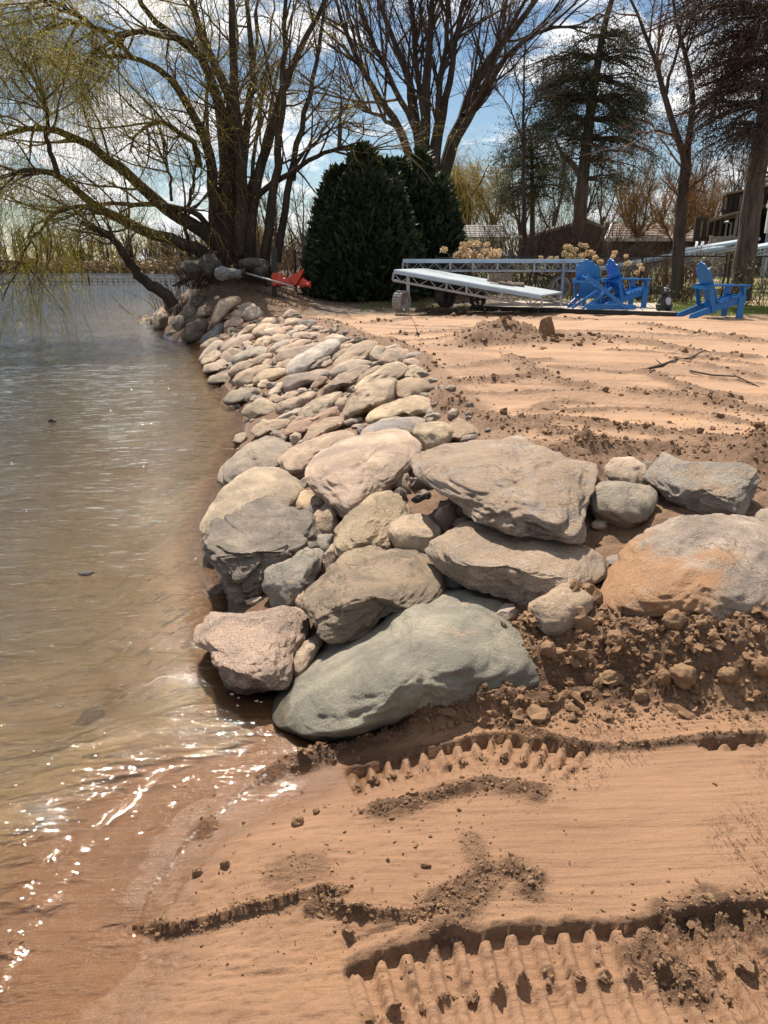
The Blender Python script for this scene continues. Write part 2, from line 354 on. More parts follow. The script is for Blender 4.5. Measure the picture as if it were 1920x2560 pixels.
# features of the churned sand, each a line on the ground
RIDGES = [   # points (photograph / DS), height, half-width, clods per metre, clod size
    ([(610, 1660), (700, 1634), (790, 1614), (870, 1590)], 0.045, 0.045, 420, 0.010),
    ([(860, 1592), (940, 1556), (1000, 1530), (1070, 1526), (1120, 1545)], 0.085, 0.07, 620, 0.012),
    ([(1110, 1440), (1180, 1430), (1240, 1440)], 0.05, 0.06, 300, 0.012),
    ([(1225, 1425), (1290, 1405), (1350, 1385), (1420, 1368), (1500, 1355), (1600, 1340), (1700, 1335)], 0.02, 0.15, 620, 0.015),
    ([(1060, 1560), (1120, 1572), (1190, 1590), (1280, 1612), (1400, 1608), (1530, 1592), (1659, 1585)], 0.016, 0.022, 260, 0.008),
    ([(780, 1755), (860, 1745), (960, 1715), (1050, 1690), (1110, 1700), (1190, 1725)], 0.022, 0.04, 420, 0.009),
    ([(410, 1820), (440, 1790), (470, 1770)], 0.006, 0.03, 130, 0.009),
    ([(560, 1690), (620, 1650)], 0.012, 0.03, 180, 0.008),
    ([(900, 1965), (960, 1945), (1030, 1900), (1100, 1880), (1150, 1900), (1130, 1945)], 0.016, 0.035, 420, 0.009),
    ([(655, 1975), (690, 1950), (740, 1972), (800, 1982)], 0.014, 0.018, 220, 0.009),
    ([(1010, 1790), (1020, 1830), (1040, 1870), (1045, 1920), (1010, 1980), (960, 2030)], 0.006, 0.03, 300, 0.007),
    ([(900, 2030), (960, 2000), (1020, 1960)], 0.014, 0.03, 240, 0.009),
    ([(1380, 1990), (1450, 1985), (1530, 1960), (1600, 1965), (1659, 1945)], 0.025, 0.05, 420, 0.011),
    ([(1330, 2010), (1400, 2050), (1480, 2110), (1560, 2130)], 0.02, 0.05, 420, 0.012),
    ([(560, 1900), (640, 1880), (720, 1870)], 0.004, 0.05, 330, 0.005),
    ([(300, 1996), (365, 2011), (480, 1986), (640, 1944), (752, 1925)], 0.007, 0.014, 480, 0.008),
    ([(700, 1960), (745, 1973), (800, 1982), (880, 1982), (960, 1964)], 0.006, 0.012, 420, 0.008),
    # the yard
    ([(1330, 843), (1400, 848), (1480, 855), (1560, 868), (1659, 890)], 0.085, 0.13, 150, 0.03),
    ([(1380, 797), (1440, 820), (1520, 842), (1600, 860)], 0.05, 0.12, 90, 0.022),
    ([(960, 826), (1030, 822), (1090, 817), (1150, 806), (1180, 812)], 0.07, 0.12, 110, 0.025),
    ([(1090, 765), (1150, 800), (1230, 830), (1290, 838)], 0.05, 0.16, 90, 0.022),
    ([(940, 860), (990, 880), (1040, 905), (1110, 912), (1200, 905), (1300, 918), (1400, 930), (1500, 945), (1600, 972), (1659, 985)], 0.085, 0.15, 130, 0.024),
    ([(1010, 920), (1120, 925), (1240, 940), (1330, 965), (1420, 975), (1520, 985), (1659, 1010)], 0.06, 0.13, 190, 0.020),
    ([(1150, 1000), (1230, 990), (1300, 985), (1380, 985)], 0.07, 0.10, 260, 0.016),
    ([(1130, 890), (1210, 868), (1290, 865)], 0.03, 0.16, 90, 0.016),
    ([(1280, 735), (1400, 745), (1520, 765), (1659, 775)], 0.07, 0.2, 70, 0.03),
    ([(1380, 702), (1480, 718), (1580, 735), (1659, 745)], 0.06, 0.16, 60, 0.03),
    ([(780, 700), (900, 690), (1050, 685), (1200, 690), (1290, 694)], 0.08, 0.16, 40, 0.03),
    ([(820, 725), (900, 722), (1000, 715)], 0.05, 0.15, 40, 0.03),
    ([(760, 700), (900, 706), (1100, 712), (1300, 716), (1500, 728), (1659, 738)], 0.035, 0.090, 14, 0.02),
    ([(830, 740), (960, 735), (1060, 738)], 0.030, 0.100, 20, 0.02),
    ([(1290, 757), (1400, 760), (1540, 775), (1659, 790)], 0.040, 0.100, 26, 0.02),
    ([(960, 795), (1080, 780), (1200, 775)], 0.030, 0.100, 18, 0.02),
    ([(1180, 790), (1320, 800), (1440, 806), (1659, 830)], 0.030, 0.090, 24, 0.02),
    ([(990, 850), (1100, 848), (1220, 842), (1320, 846)], 0.025, 0.080, 26, 0.02),
    ([(1200, 885), (1350, 878), (1500, 890), (1659, 915)], 0.030, 0.100, 30, 0.02),
    ([(1440, 770), (1560, 795), (1659, 815)], 0.04, 0.12, 60, 0.02),
    ([(930, 800), (900, 770), (860, 745), (800, 735), (740, 715), (700, 690)], 0.07, 0.18, 60, 0.03),
    ([(940, 840), (950, 870), (985, 890)], 0.09, 0.16, 120, 0.025),
    ([(1210, 1190), (1250, 1290), (1215, 1400)], 0.05, 0.09, 420, 0.014),
    ([(1640, 1040), (1659, 960)], 0.12, 0.2, 150, 0.02),
    ([(1250, 960), (1262, 1010), (1240, 1060)], 0.12, 0.12, 160, 0.02),
]
STEPS = [    # a cut edge: the ground beyond stands higher by the height, falling away over the width
    ([(295, 1995), (365, 2012), (480, 1985), (640, 1942), (752, 1923)], 0.028, 0.25),
    ([(700, 1958), (745, 1972), (800, 1981), (880, 1980), (960, 1962)], 0.016, 0.12),
    ([(300, 1990), (340, 1900), (420, 1800), (520, 1715), (600, 1655)], 0.010, 0.16),
    ([(740, 2040), (840, 2000), (910, 1985)], 0.010, 0.10),
]
TRACKS = [   # far edge of each print, width towards the camera, pitch
    ([(742, 1665), (830, 1640), (960, 1607), (1060, 1588), (1180, 1598), (1290, 1622)], 0.20, 0.066, 0.104),
    ([(735, 2090), (790, 2068), (880, 2040), (1000, 2020), (1200, 2000), (1390, 1990), (1560, 1975), (1720, 1945)], 0.36, 0.069, 0.135),
    ([(1500, 1606), (1659, 1590)], 0.05, 0.066, 0.03),
]
for lst in (RIDGES, STEPS, TRACKS):
    for i, r in enumerate(lst): lst[i] = (line(r[0]),) + tuple(r[1:])
PILE = hit(1130 * DS, 742 * DS)

def detail(x, y):
    """everything churned into the sand near the camera; returns extra height, and how moist, cracked and rough it is"""
    dz = np.zeros(x.shape); moist_shaded = np.zeros(x.shape); crack = np.zeros(x.shape); rough = np.zeros(x.shape)
    # the packed bed the machine left: gentle swales and drag lines
    s = shore_dist(x, y); land = ss(s, 0.05, 0.4)
    dz += land * (0.010 * n2(x, y, 1.1, 1.7, 3, 3) + 0.020 * n2(x, y, 0.35, 0.5, 4, 2) * ss(y, 3.5, 6))
    yard = ss(y, 4.6, 6.0) * ss(s, 2.0, 2.6)
    q = x * 0.35 + y
    dz += yard * (0.012 * n2(x + 0.6 * q, q, 0.45, 5.0, 5, 3) + 0.010 * np.clip(n2(x, y, 2.5, 6, 6, 3) - 0.2, 0, 1))
    moist_shaded += yard * 0.55 * ss(n2(x + .5 * y, q, 0.35, 1.9, 8, 4), 0.15, 0.6)
    qd = y - 0.10 * (x - 0.5) ** 2 + 0.05 * x
    near = 1 - ss(y, 2.5, 3.0)
    dz += land * (0.0016 * n2(x, y, 14, 26, 11, 3) + near * (0.0024 * n2(x, qd, 1.1, 30, 12, 3) + 0.0016 * n2(x, qd, 2.0, 75, 13, 2) + 0.007 * n2(x, qd, 0.5, 4.5, 14, 2)))
    for P, hh, w, nc, cs in RIDGES:
        if P[0, 1] > 4.8: hh, w = hh * 0.62, w * 0.85
        lo, hi = P[:, :2].min(0) - 4 * w, P[:, :2].max(0) + 4 * w
        k = (x > lo[0]) & (x < hi[0]) & (y > lo[1]) & (y < hi[1])
        if not k.any(): continue
        d, sd_, arc, L = along(x[k], y[k], P)
        f = 26 / max(w / 0.05, 0.6)
        nz = n2(x[k], y[k], f, f, 21, 4)
        ww = w * (1 + 0.35 * n2(x[k], y[k], f * .25, f * .25, 22, 2))
        e = np.exp(-(d / ww) ** 2) * ss(arc, -0.01, w * 1.5) * (1 - ss(arc, L - w * 1.2, L + 0.01))
        na = min(0.45 * hh, 0.016 + 0.1 * w); dz[k] += hh * e + na * e * nz + 0.5 * na * e * np.abs(n2(x[k], y[k], f * 2.2, f * 2.2, 23, 2))
        moist_shaded[k] = np.maximum(moist_shaded[k], float(ss(hh, 0.004, 0.012)) * np.clip(1.1 * e + 0.9 * e * nz, 0, 1)); rough[k] = np.maximum(rough[k], np.clip(1.6 * e, 0, 1))
    for P, hh, w in STEPS:
        lo, hi = P[:, :2].min(0) - 2 * w, P[:, :2].max(0) + 2 * w
        k = (x > lo[0]) & (x < hi[0]) & (y > lo[1]) & (y < hi[1])
        d, sd_, arc, L = along(x[k] + 0.011 * n2(x[k], y[k], 7, 7, 31, 5), y[k] + 0.011 * n2(x[k], y[k], 7, 7, 32, 5), P)
        up = (sd_ > 0) * np.exp(-(d / w) ** 2)
        e = ss(arc, 0.0, 0.08) * (1 - ss(arc, L - 0.1, L))
        under = (sd_ <= 0) * np.exp(-(d / 0.012) ** 2) * 0.1
        dz[k] += hh * (up * e * (0.8 + 0.25 * n2(x[k], y[k], 18, 18, 33, 2)) - under * e)
    for P, w, pitch, a in TRACKS:
        lo, hi = P[:, :2].min(0) - 1.2 * w, P[:, :2].max(0) + 0.3
        k = (x > lo[0]) & (x < hi[0]) & (y > lo[1]) & (y < hi[1])
        if not k.any(): continue
        xx, yy = x[k], y[k]
        wob = 0.006 * n2(xx, yy, 9, 9, 41, 2)
        d, sd_, arc, L = along(xx, yy + wob, P)
        c = -sd_ * d                                   # distance towards the camera from the far edge
        c = c + 0.010 * n2(xx, yy, 16, 16, 42, 3)
        ends = ss(arc, 0.0, 0.03) * (1 - ss(arc, L - 0.05, L))
        inside = ss(c, -0.003, 0.004) * (1 - ss(c, w - 0.04, w + 0.03)) * ends
        dep = 0.034 * (1 - 0.45 * ss(c, w * 0.5, w))
        ph = arc / pitch
        def bar(ph, lo_, hi_, wd):
            t = np.abs((ph % 1.0) - 0.5)
            wd = wd * (0.90 + 0.10 * ss(c, lo_, lo_ + 0.02)) * 1.08
            return np.exp(-(t / wd) ** 8) * ss(c, lo_ - 0.006, lo_ + 0.008) * (1 - ss(c, hi_ - 0.03, hi_ + 0.006))
        bars = 0.80 * bar(ph + 0.12 * c / w, 0.004, a, 0.21) + 0.66 * bar(ph + 0.42 + 0.12 * c / w, a + 0.004, a + 0.5 * w, 0.19)
        lump = np.exp(-(((ph % 1.0) - 0.5) / 0.30) ** 4) * np.exp(-((c - a) / 0.013) ** 2)
        nz = n2(xx, yy, 45, 45, 43, 3)
        h_in = -dep + dep * np.clip(1.12 * bars, 0, 1) * (0.9 + 0.15 * nz) + 0.026 * lump * (1 + 0.8 * nz) * (0.75 + 0.3 * vnoise(np.stack([np.floor(ph), ph * 0, ph * 0], 1)))
        dz[k] += inside * h_in
        rim = np.exp(-((c + 0.012) / 0.02) ** 2) * ends * (c < 0.004)
        dz[k] += 0.006 * rim * (1 + 1.2 * nz); rough[k] = np.maximum(rough[k], rim * 0.8); moist_shaded[k] = np.maximum(moist_shaded[k], 0.6 * rim + 0.35 * lump * inside)
    # the caved bank between the beach and the rocks
    bank = ss(y, 2.40, 2.58) * (1 - ss(y, 2.9, 3.25)) * ss(x, 0.15, 0.5)
    nz = n2(x, y, 13, 13, 51, 4)
    dz += bank * (0.022 * nz + 0.014 * np.abs(n2(x, y, 34, 34, 52, 3))); moist_shaded = np.maximum(moist_shaded, bank * (0.85 + 0.3 * nz)); rough = np.maximum(rough, bank)
    gap = ss(y, 2.75, 3.0) * (1 - ss(y, 4.9, 5.6)) * (1 - 0.8 * ss(x, 2.4, 3.0)) * ss(s, 0.4, 0.8)
    dz += gap * 0.02 * n2(x, y, 9, 9, 53, 4); moist_shaded = np.maximum(moist_shaded, gap * 0.8); rough = np.maximum(rough, gap * 0.8)
    rip = ss(y, 2.7, 3.1) * (1 - ss(s, 2.1, 2.6)) * ss(s, -.2, -.02) * (1 - ss(y, 18, 22))
    moist_shaded = np.maximum(moist_shaded, rip); rough = np.maximum(rough, rip * .5)  # shade in the gaps between stones painted over the damp ground
    # fresh soil heap in the yard
    px, py = x - PILE[0], y - PILE[1]
    e = np.exp(-((px / 1.0) ** 4 + ((py - 0.1) / 0.5) ** 4))
    dz += e * (0.13 + 0.12 * n2(x, y, 1.6, 2.4, 61, 4)) + e * 0.05 * np.abs(n2(x, y, 9, 9, 62, 3)); moist_shaded = np.maximum(moist_shaded, np.clip(e * 1.6, 0, 1)); rough = np.maximum(rough, e)
    # bare mound with willow shade painted in, leaf litter under the evergreens
    mnd = np.exp(-(((x + 4.6) / 2.6) ** 2 + ((y - 23) / 4.5) ** 2))
    moist_shaded = np.maximum(moist_shaded, np.clip(1.7 * mnd + 0.5 * mnd * n2(x, y, 1.5, 3, 71, 3), 0, 1)); dz += mnd * 0.05 * n2(x, y, 1.2, 1.8, 72, 4)
    # drying cracks where the sand was dragged
    zone = np.maximum(ss(x, 0.55, 0.9) * ss(y, 1.9, 2.1) * (1 - ss(y, 2.40, 2.50)), ss(x, 0.72 + .1 * y * 0, 0.95) * ss(y, 1.1, 1.3) * (1 - ss(y, 2.0, 2.2)))
    zone = np.maximum(zone, 0.8 * ss(x, 0.1, 0.3) * np.exp(-((y - (1.99 + 0.05 * x)) / 0.09) ** 2))
    zone = zone * (1 - ss(x, 1.7, 2.3))
    crack = zone * ss(n2(x, y, 2.6, 1.7, 81, 3), -0.35, 0.35)
    dz -= crack * 0.007 * ss(n2(x + 0.35 * y, y, 42, 9, 82, 3), 0.32, 0.62)
    # fine pitted wet sand at the lower left
    pit = ss(0.55 - x, 0, 0.5) * (1 - ss(y, 1.7, 2.3)) * ss(s, 0.1, 0.35)
    dz -= pit * 0.0035 * ss(n2(x, y, 42, 60, 91, 3), 0.2, 0.6)
    cl = 1 - ss(y, 2.3, 2.5)
    dz *= ss(s, -0.02, 0.12)
    return dz, np.clip(moist_shaded, 0, 1), crack, rough
def ground(x, y):
    x = np.atleast_1d(np.asarray(x, float)); y = np.atleast_1d(np.asarray(y, float))
    return base_h(x, y) + detail(x, y)[0]

m, g, b = new_mat('sand'); MAT['sand'] = m
pos = g.n('ShaderNodeNewGeometry').outputs['Position']
sp = g.n('ShaderNodeSeparateXYZ'); g.l(pos, sp.inputs[0])
moist_shaded, crk, lawn = g.attr('moist_shaded'), g.attr('crack'), g.attr('lawn')
grain = g.noise(pos, 420, 2, 0.7); blot = g.noise(g.scale(pos, (1, 1.8, 1)), 1.7, 5); mid = g.noise(pos, 28, 5, 0.65)
streak = g.noise(g.scale(pos, (2.2, 30, 2), rot=(0, 0, R(-8))), 2.2, 5, 0.6, 0.5)
dry = g.mix(g.ramp(blot, 0.32, 0.68), (0.40, 0.247, 0.149, 1), (0.335, 0.198, 0.116, 1))
dry = g.mix(g.math('MULTIPLY', g.ramp(g.noise(g.scale(pos, (1, 1, 1), (4, 7, 0)), 2.6, 3), 0.55, 0.75), 0.5), dry, (0.50, 0.28, 0.13, 1))
dry = g.mix(g.ramp(streak, 0.4, 0.7), dry, g.mix(1.0, dry, (0.86, 0.85, 0.84, 1), 'MULTIPLY'))
dry = g.mix(g.ramp(grain, 0.42, 0.66), dry, g.mix(1.0, dry, (0.72, 0.70, 0.68, 1), 'MULTIPLY'))
damp = g.mix(g.ramp(mid, 0.35, 0.65), (0.215, 0.125, 0.072, 1), (0.145, 0.083, 0.048, 1))
col = g.mix(g.math('MULTIPLY', g.ramp(g.math('ADD', moist_shaded, g.math('MULTIPLY', g.math('SUBTRACT', mid, 0.5), 0.7)), 0.25, 0.75), 0.85), dry, damp)
dampz = g.ramp(g.math('ADD', sp.outputs[2], g.math('MULTIPLY', g.math('SUBTRACT', blot, 0.5), 0.12)), 0.36, 0.14)
col = g.mix(dampz, col, g.mix(1.0, col, (0.70, 0.64, 0.60, 1), 'MULTIPLY'))
wet = g.ramp(g.math('ADD', sp.outputs[2], g.math('MULTIPLY', g.math('SUBTRACT', blot, 0.5), 0.03)), 0.075, 0.015)
col = g.mix(wet, col, g.mix(1.0, col, (0.66, 0.585, 0.48, 1), 'MULTIPLY'))
bed = g.mix(g.ramp(g.noise(pos, 1.3, 5), 0.35, 0.65), (0.30, 0.20, 0.105, 1), (0.19, 0.135, 0.07, 1))
bed = g.mix(g.ramp(g.noise(g.scale(pos, (1, 2, 1)), 6, 5, 0.6), 0.56, 0.68), bed, (0.06, 0.05, 0.03, 1))
col = g.mix(g.ramp(sp.outputs[2], -0.02, -0.10), col, bed)
turf = g.mix(g.ramp(g.noise(pos, 3, 5), 0.35, 0.65), (0.13, 0.165, 0.035, 1), (0.19, 0.17, 0.06, 1))
col = g.mix(lawn, col, turf)
litter_shade = g.mix(g.ramp(g.noise(pos, 9, 5, 0.7), 0.4, 0.6), (0.16, 0.11, 0.07, 1), (0.07, 0.05, 0.035, 1))
col = g.mix(g.attr('litter_shade'), col, litter_shade)
g.l(col, b.inputs['Base Color'])
g.l(g.ramp(sp.outputs[2], 0.018, 0.06, 0.16, 0.88), b.inputs['Roughness']); b.inputs['Specular IOR Level'].default_value = 0.35
n1 = g.bump(grain, 0.5, 0.004)
n2_ = g.bump(g.noise(pos, 95, 4, 0.7), 0.5, 0.007, n1)
dash = g.ramp(g.noise(g.scale(pos, (85, 26, 20), rot=(0, 0, R(10))), 1.0, 3, 0.6, 0.3), 0.54, 0.64)
n3 = g.bump(g.math('MULTIPLY', g.math('MULTIPLY', dash, crk), -1.0), 1.0, 0.008, n2_)
n4 = g.bump(streak, 0.4, 0.012, n3)
lump = g.math('MULTIPLY', g.noise(pos, 60, 5, 0.75), g.attr('rough'))
n5 = g.bump(lump, 0.9, 0.02, n4)
g.l(n5, b.inputs['Normal'])

ys = [0.45]
while ys[-1] < 24: ys.append(ys[-1] + (0.0029 if ys[-1] < 2.7 else 0.0050 if ys[-1] < 6 else 0.008) * (ys[-1] + 0.35))
while ys[-1] < 700: ys.append(ys[-1] * 1.045)
ys = np.array(ys)
ts = np.concatenate([np.linspace(-2.6, -0.62, 40, endpoint=False), np.linspace(-0.62, -0.38, 45, endpoint=False), np.linspace(-0.38, 0.62, 390), np.linspace(0.64, 2.6, 50)])
GY, GT = np.meshgrid(ys, ts, indexing='ij'); GX = GT * (GY + 1.5)
gx, gy = GX.ravel(), GY.ravel()
dz, mo, cr, ro = detail(gx, gy); sdist = shore_dist(gx, gy)
gz = base_h(gx, gy) + dz
yb = 17.6 + 0.5 * np.sin(gx * 0.9) - 2.6 * ss(gx, 5.5, 7.0)
lawn = ss(gy, yb, yb + 0.6) * ss(gx, -0.5, 1.5) * (0.9 - 0.5 * ss(n2(gx, gy, 0.5, 0.8, 95, 3), 0, 0.7))
lawn = np.maximum(lawn, 0.7 * ss(gy, 30, 45) * ss(sdist, 2, 6) * ss(gx, -4, 6))
litter_shade = ss(gy, 15.8, 17.2) * ss(gx, -2.2, -1.4) * (1 - ss(gy, 21.5, 24)) * (1 - ss(gx, 4.5, 5.2)); litter_shade = np.maximum(litter_shade, 0.8 * ss(gy, 26, 29) * (1 - ss(gx, -1, 2)) * ss(sdist, 0.3, 2)); litter_shade = np.maximum(litter_shade, ss(gy, 45, 60) * (1 - lawn)); litter_shade = np.maximum(litter_shade, 0.95 * np.exp(-(((gx + 5.0) / 2.1) ** 2 + ((gy - 23.5) / 4.6) ** 2) ** 2) * (sdist > 0.1))  # last term paints willow shade on the mound along with its real leaves
r_, c_ = GX.shape; idx = np.arange(r_ * c_).reshape(r_, c_)
quads = np.stack([idx[:-1, :-1], idx[:-1, 1:], idx[1:, 1:], idx[1:, :-1]], -1).reshape(-1, 4)
tag(mesh_np('sand_ground', np.stack([gx, gy, gz], 1), quads, MAT['sand'], attrs=dict(moist_shaded=mo, crack=cr, rough=ro, lawn=lawn, litter_shade=litter_shade)), kind='structure')

# ------------------------------------------------------------------ the lake
m = bpy.data.materials.new('lake_water'); m.use_nodes = True; g = N(m.node_tree); MAT['water'] = m
pos = g.n('ShaderNodeNewGeometry').outputs['Position']
dep = g.attr('depth')
def waves(sc, rot, det=4, dist=0.4): return g.noise(g.scale(pos, sc, rot=(0, 0, rot)), 1.0, det, 0.55, dist)
w1 = waves((1.2, 3.0, 1), R(14), 3, 0.6); w2 = waves((4.0, 11, 1), R(20), 4, 0.7); w3 = waves((13, 28, 1), R(-24), 3, 0.9); w4 = waves((26, 38, 1), R(40), 3, 0.5)
calm = g.ramp(dep, 0.008, 0.07, 0.42, 1.0)
nb = g.bump(g.math('MULTIPLY', w1, calm), 1.0, 0.048); nb = g.bump(g.math('MULTIPLY', w2, calm), 1.0, 0.030, nb); nb = g.bump(g.math('MULTIPLY', w3, calm), 0.9, 0.0042, nb); nb = g.bump(g.math('MULTIPLY', w4, calm), 0.7, 0.0014, nb)
fr = g.n('ShaderNodeFresnel', i_IOR=1.38); g.l(nb, fr.inputs['Normal'])
gl = g.n('ShaderNodeBsdfGlossy', i_Roughness=0.022); g.l(nb, gl.inputs['Normal'])
tr = g.n('ShaderNodeBsdfTransparent'); g.l(g.mix(g.ramp(dep, 0.0, 0.9), (0.97, 0.93, 0.86, 1), (0.62, 0.52, 0.34, 1)), tr.inputs[0])
df = g.n('ShaderNodeBsdfDiffuse'); g.l(g.mix(g.ramp(dep, 0.10, 0.75), (0.20, 0.145, 0.083, 1), (0.011, 0.013, 0.013, 1)), df.inputs[0]); g.l(nb, df.inputs['Normal'])
turb = g.math('MULTIPLY', g.math('SUBTRACT', 1.0, g.math('POWER', 2.718, g.math('MULTIPLY', dep, -2.6))), 0.93)
body = g.n('ShaderNodeMixShader'); g.l(turb, body.inputs[0]); g.l(tr.outputs[0], body.inputs[1]); g.l(df.outputs[0], body.inputs[2])
mx = g.n('ShaderNodeMixShader'); g.l(fr.outputs[0], mx.inputs[0]); g.l(body.outputs[0], mx.inputs[1]); g.l(gl.outputs[0], mx.inputs[2])
g.l(mx.outputs[0], g.n('ShaderNodeOutputMaterial').inputs[0])
yw = np.concatenate([np.linspace(-5, 0.3, 8, endpoint=False), np.geomspace(0.3, 1.2, 30, endpoint=False), np.geomspace(1.2, 14, 400, endpoint=False), np.geomspace(14, 700, 90)])
tw = np.concatenate([np.linspace(-4.5, -0.75, 60, endpoint=False), np.linspace(-0.75, 0.06, 140)])
WY, WT = np.meshgrid(yw, tw, indexing='ij'); WX = WT * (np.maximum(WY, 0) + 1.9)
wx, wy = WX.ravel(), WY.ravel(); wd = np.clip(-base_h(wx, wy), 0, 5)
amp = ss(wd, 0.0, 0.15) * (1 - ss(wy, 14, 40))
wz = amp * (0.013 * n2(wx, wy - .22 * wx, 0.9, 3.0, 101, 3) + 0.0055 * n2(wx, wy - .3 * wx, 2.6, 8.5, 102, 2))
# the thin swash running up the sand, and a low front line where it turns
sw = shore_dist(wx, wy); wz += 0.004 * n2(wx, wy, 9, 16, 103, 3) * ss(-sw, -0.3, 0.1) * (wy < 3) + 0.006 * np.exp(-((sw + 0.10 + 0.05 * np.sin(wy * 3.0)) / 0.018) ** 2) * (wy < 2.7)
r_, c_ = WX.shape; idx = np.arange(r_ * c_).reshape(r_, c_)
quads = np.stack([idx[:-1, :-1], idx[:-1, 1:], idx[1:, 1:], idx[1:, :-1]], -1).reshape(-1, 4)
tag(mesh_np('lake_water', np.stack([wx, wy, wz], 1), quads, MAT['water'], attrs=dict(depth=wd)), kind='structure')
# foam flecks adrift, as many as nobody would count
mb = MB()
for k in range(90):
    px, py = (rng.uniform(0, 330), rng.uniform(1880, 2200)) if k < 40 else ((rng.uniform(450, 620), rng.uniform(1490, 1620)) if k < 62 else (rng.uniform(20, 420), rng.uniform(1560, 1900)))
    p = at_z(px * DS, py * DS, 0.006)
    if float(base_h(p[0], p[1])) > -0.01: continue
    n = 9; r0 = rng.uniform(0.0012, 0.0042) * (1 if rng.random() > .15 else 1.6); th = np.arange(n) / n * 6.283
    rr = r0 * (1 + 0.3 * rng.normal(size=n)); a = rng.uniform(0, 3)
    q = np.stack([p[0] + rr * np.cos(th) * 1.5, p[1] + rr * np.sin(th), np.full(n, 0.006)], 1)
    mb.prism(q, (0, 0, 0.003))
tag(mb.build('foam', MAT['foam']), 'white foam flecks floating on the shallow water', None, kind='stuff')
# ------------------------------------------------------------------ the stones of the shore, each one traced, set on the slope and given its own depth
m, g, b = new_mat('field_stone'); MAT['stone'] = m
oi = g.n('ShaderNodeObjectInfo'); tc = g.n('ShaderNodeTexCoord').outputs['Object']
va = g.n('ShaderNodeVectorMath', operation='ADD'); g.l(tc, va.inputs[0]); g.l(g.n('ShaderNodeCombineXYZ').outputs[0], va.inputs[1])
cx_ = va.inputs[1].links[0].from_node; rn = g.math('MULTIPLY', oi.outputs['Random'], 37.0)
g.l(rn, cx_.inputs[0]); g.l(rn, cx_.inputs[1]); g.l(rn, cx_.inputs[2])
vec = va.outputs[0]
speck, band, dust, rgh = [g.attr(k, 'OBJECT') for k in ('speck', 'band', 'dust', 'rough')]
base = oi.outputs['Color']
big = g.noise(vec, 4.0, 6, 0.62, 0.3); fine = g.noise(vec, 65, 4, 0.7); vfine = g.noise(vec, 190, 2, 0.6)
col = g.mix(g.ramp(big, 0.35, 0.68), g.mix(1.0, base, (0.66, 0.65, 0.65, 1), 'MULTIPLY'), g.mix(1.0, base, (1.24, 1.2, 1.14, 1), 'MULTIPLY'))
col = g.mix(g.math('MULTIPLY', g.ramp(fine, 0.42, 0.30), 0.5), col, g.mix(1.0, col, (0.5, 0.48, 0.46, 1), 'MULTIPLY'))
col = g.mix(g.math('MULTIPLY', g.ramp(fine, 0.58, 0.72), 0.5), col, g.mix(1.0, col, (1.35, 1.32, 1.28, 1), 'MULTIPLY'))
col = g.mix(g.math('MULTIPLY', g.ramp(vfine, 0.52, 0.62), speck), col, (0.07, 0.06, 0.055, 1))
col = g.mix(g.math('MULTIPLY', g.ramp(vfine, 0.46, 0.36), g.math('MULTIPLY', speck, 0.8)), col, (0.52, 0.47, 0.43, 1))
lay = g.noise(g.scale(vec, (2.5, 4, 30), rot=(R(18), R(-16), 0)), 1.0, 5, 0.65, 0.8)
col = g.mix(g.math('MULTIPLY', g.ramp(lay, 0.48, 0.62), band), col, g.mix(1.0, base, (0.5, 0.48, 0.48, 1), 'MULTIPLY'))
lich = g.noise(vec, 9, 6, 0.7)
col = g.mix(g.math('MULTIPLY', g.ramp(lich, 0.60, 0.70), 0.45), col, g.mix(1.0, base, (0.52, 0.5, 0.48, 1), 'MULTIPLY'))
geo = g.n('ShaderNodeNewGeometry'); sn = g.n('ShaderNodeSeparateXYZ'); g.l(geo.outputs['Normal'], sn.inputs[0])
sp = g.n('ShaderNodeSeparateXYZ'); g.l(geo.outputs['Position'], sp.inputs[0])
dn = g.math('ADD', g.math('ADD', g.noise(vec, 7, 6, 0.72), g.math('MULTIPLY', dust, 0.42)), g.math('MULTIPLY', sn.outputs[2], 0.16))
dmask = g.math('MULTIPLY', g.ramp(dn, 0.80, 0.95), g.ramp(sn.outputs[2], 0.15, 0.55))
col = g.mix(g.math('MULTIPLY', dmask, 0.8), col, g.mix(g.ramp(fine, 0.4, 0.6), (0.54, 0.38, 0.25, 1), (0.44, 0.30, 0.19, 1)))
cre = g.math('ABSOLUTE', g.math('SUBTRACT', g.noise(vec, 3.3, 6, 0.62, 0.5), 0.5)); crk_ = g.math('MULTIPLY', g.ramp(cre, 0.014, 0.002), g.math('MULTIPLY', g.ramp(rgh, 0.6, 0.95), g.ramp(g.noise(vec, 2.1, 2), 0.48, 0.62)))
col = g.mix(g.math('MULTIPLY', crk_, 0.4), col, (0.07, 0.055, 0.045, 1))
sx_ = g.n('ShaderNodeSeparateXYZ'); g.l(tc, sx_.inputs[0])
rust = g.math('MULTIPLY', g.ramp(g.math('ADD', g.noise(vec, 3.2, 5, 0.65), g.math('MULTIPLY', g.ramp(sx_.outputs[0], 0.12, -0.42), 0.30)), 0.60, 0.76), g.attr('rust', 'OBJECT'))
col = g.mix(rust, col, (0.55, 0.27, 0.11, 1))
crumb = g.math('MULTIPLY', g.ramp(g.noise(vec, 38, 5, 0.8), 0.64, 0.70), g.math('MULTIPLY', dust, g.ramp(g.noise(vec, 3.1, 4), 0.42, 0.6)))
col = g.mix(g.math('MULTIPLY', crumb, 0.85), col, (0.19, 0.11, 0.065, 1))
wetn = g.math('ADD', sp.outputs[2], g.math('MULTIPLY', g.math('SUBTRACT', g.noise(vec, 12, 3), 0.5), 0.07))
wet = g.ramp(wetn, 0.075, 0.035)
col = g.mix(wet, col, g.mix(1.0, col, (0.36, 0.34, 0.32, 1), 'MULTIPLY'))
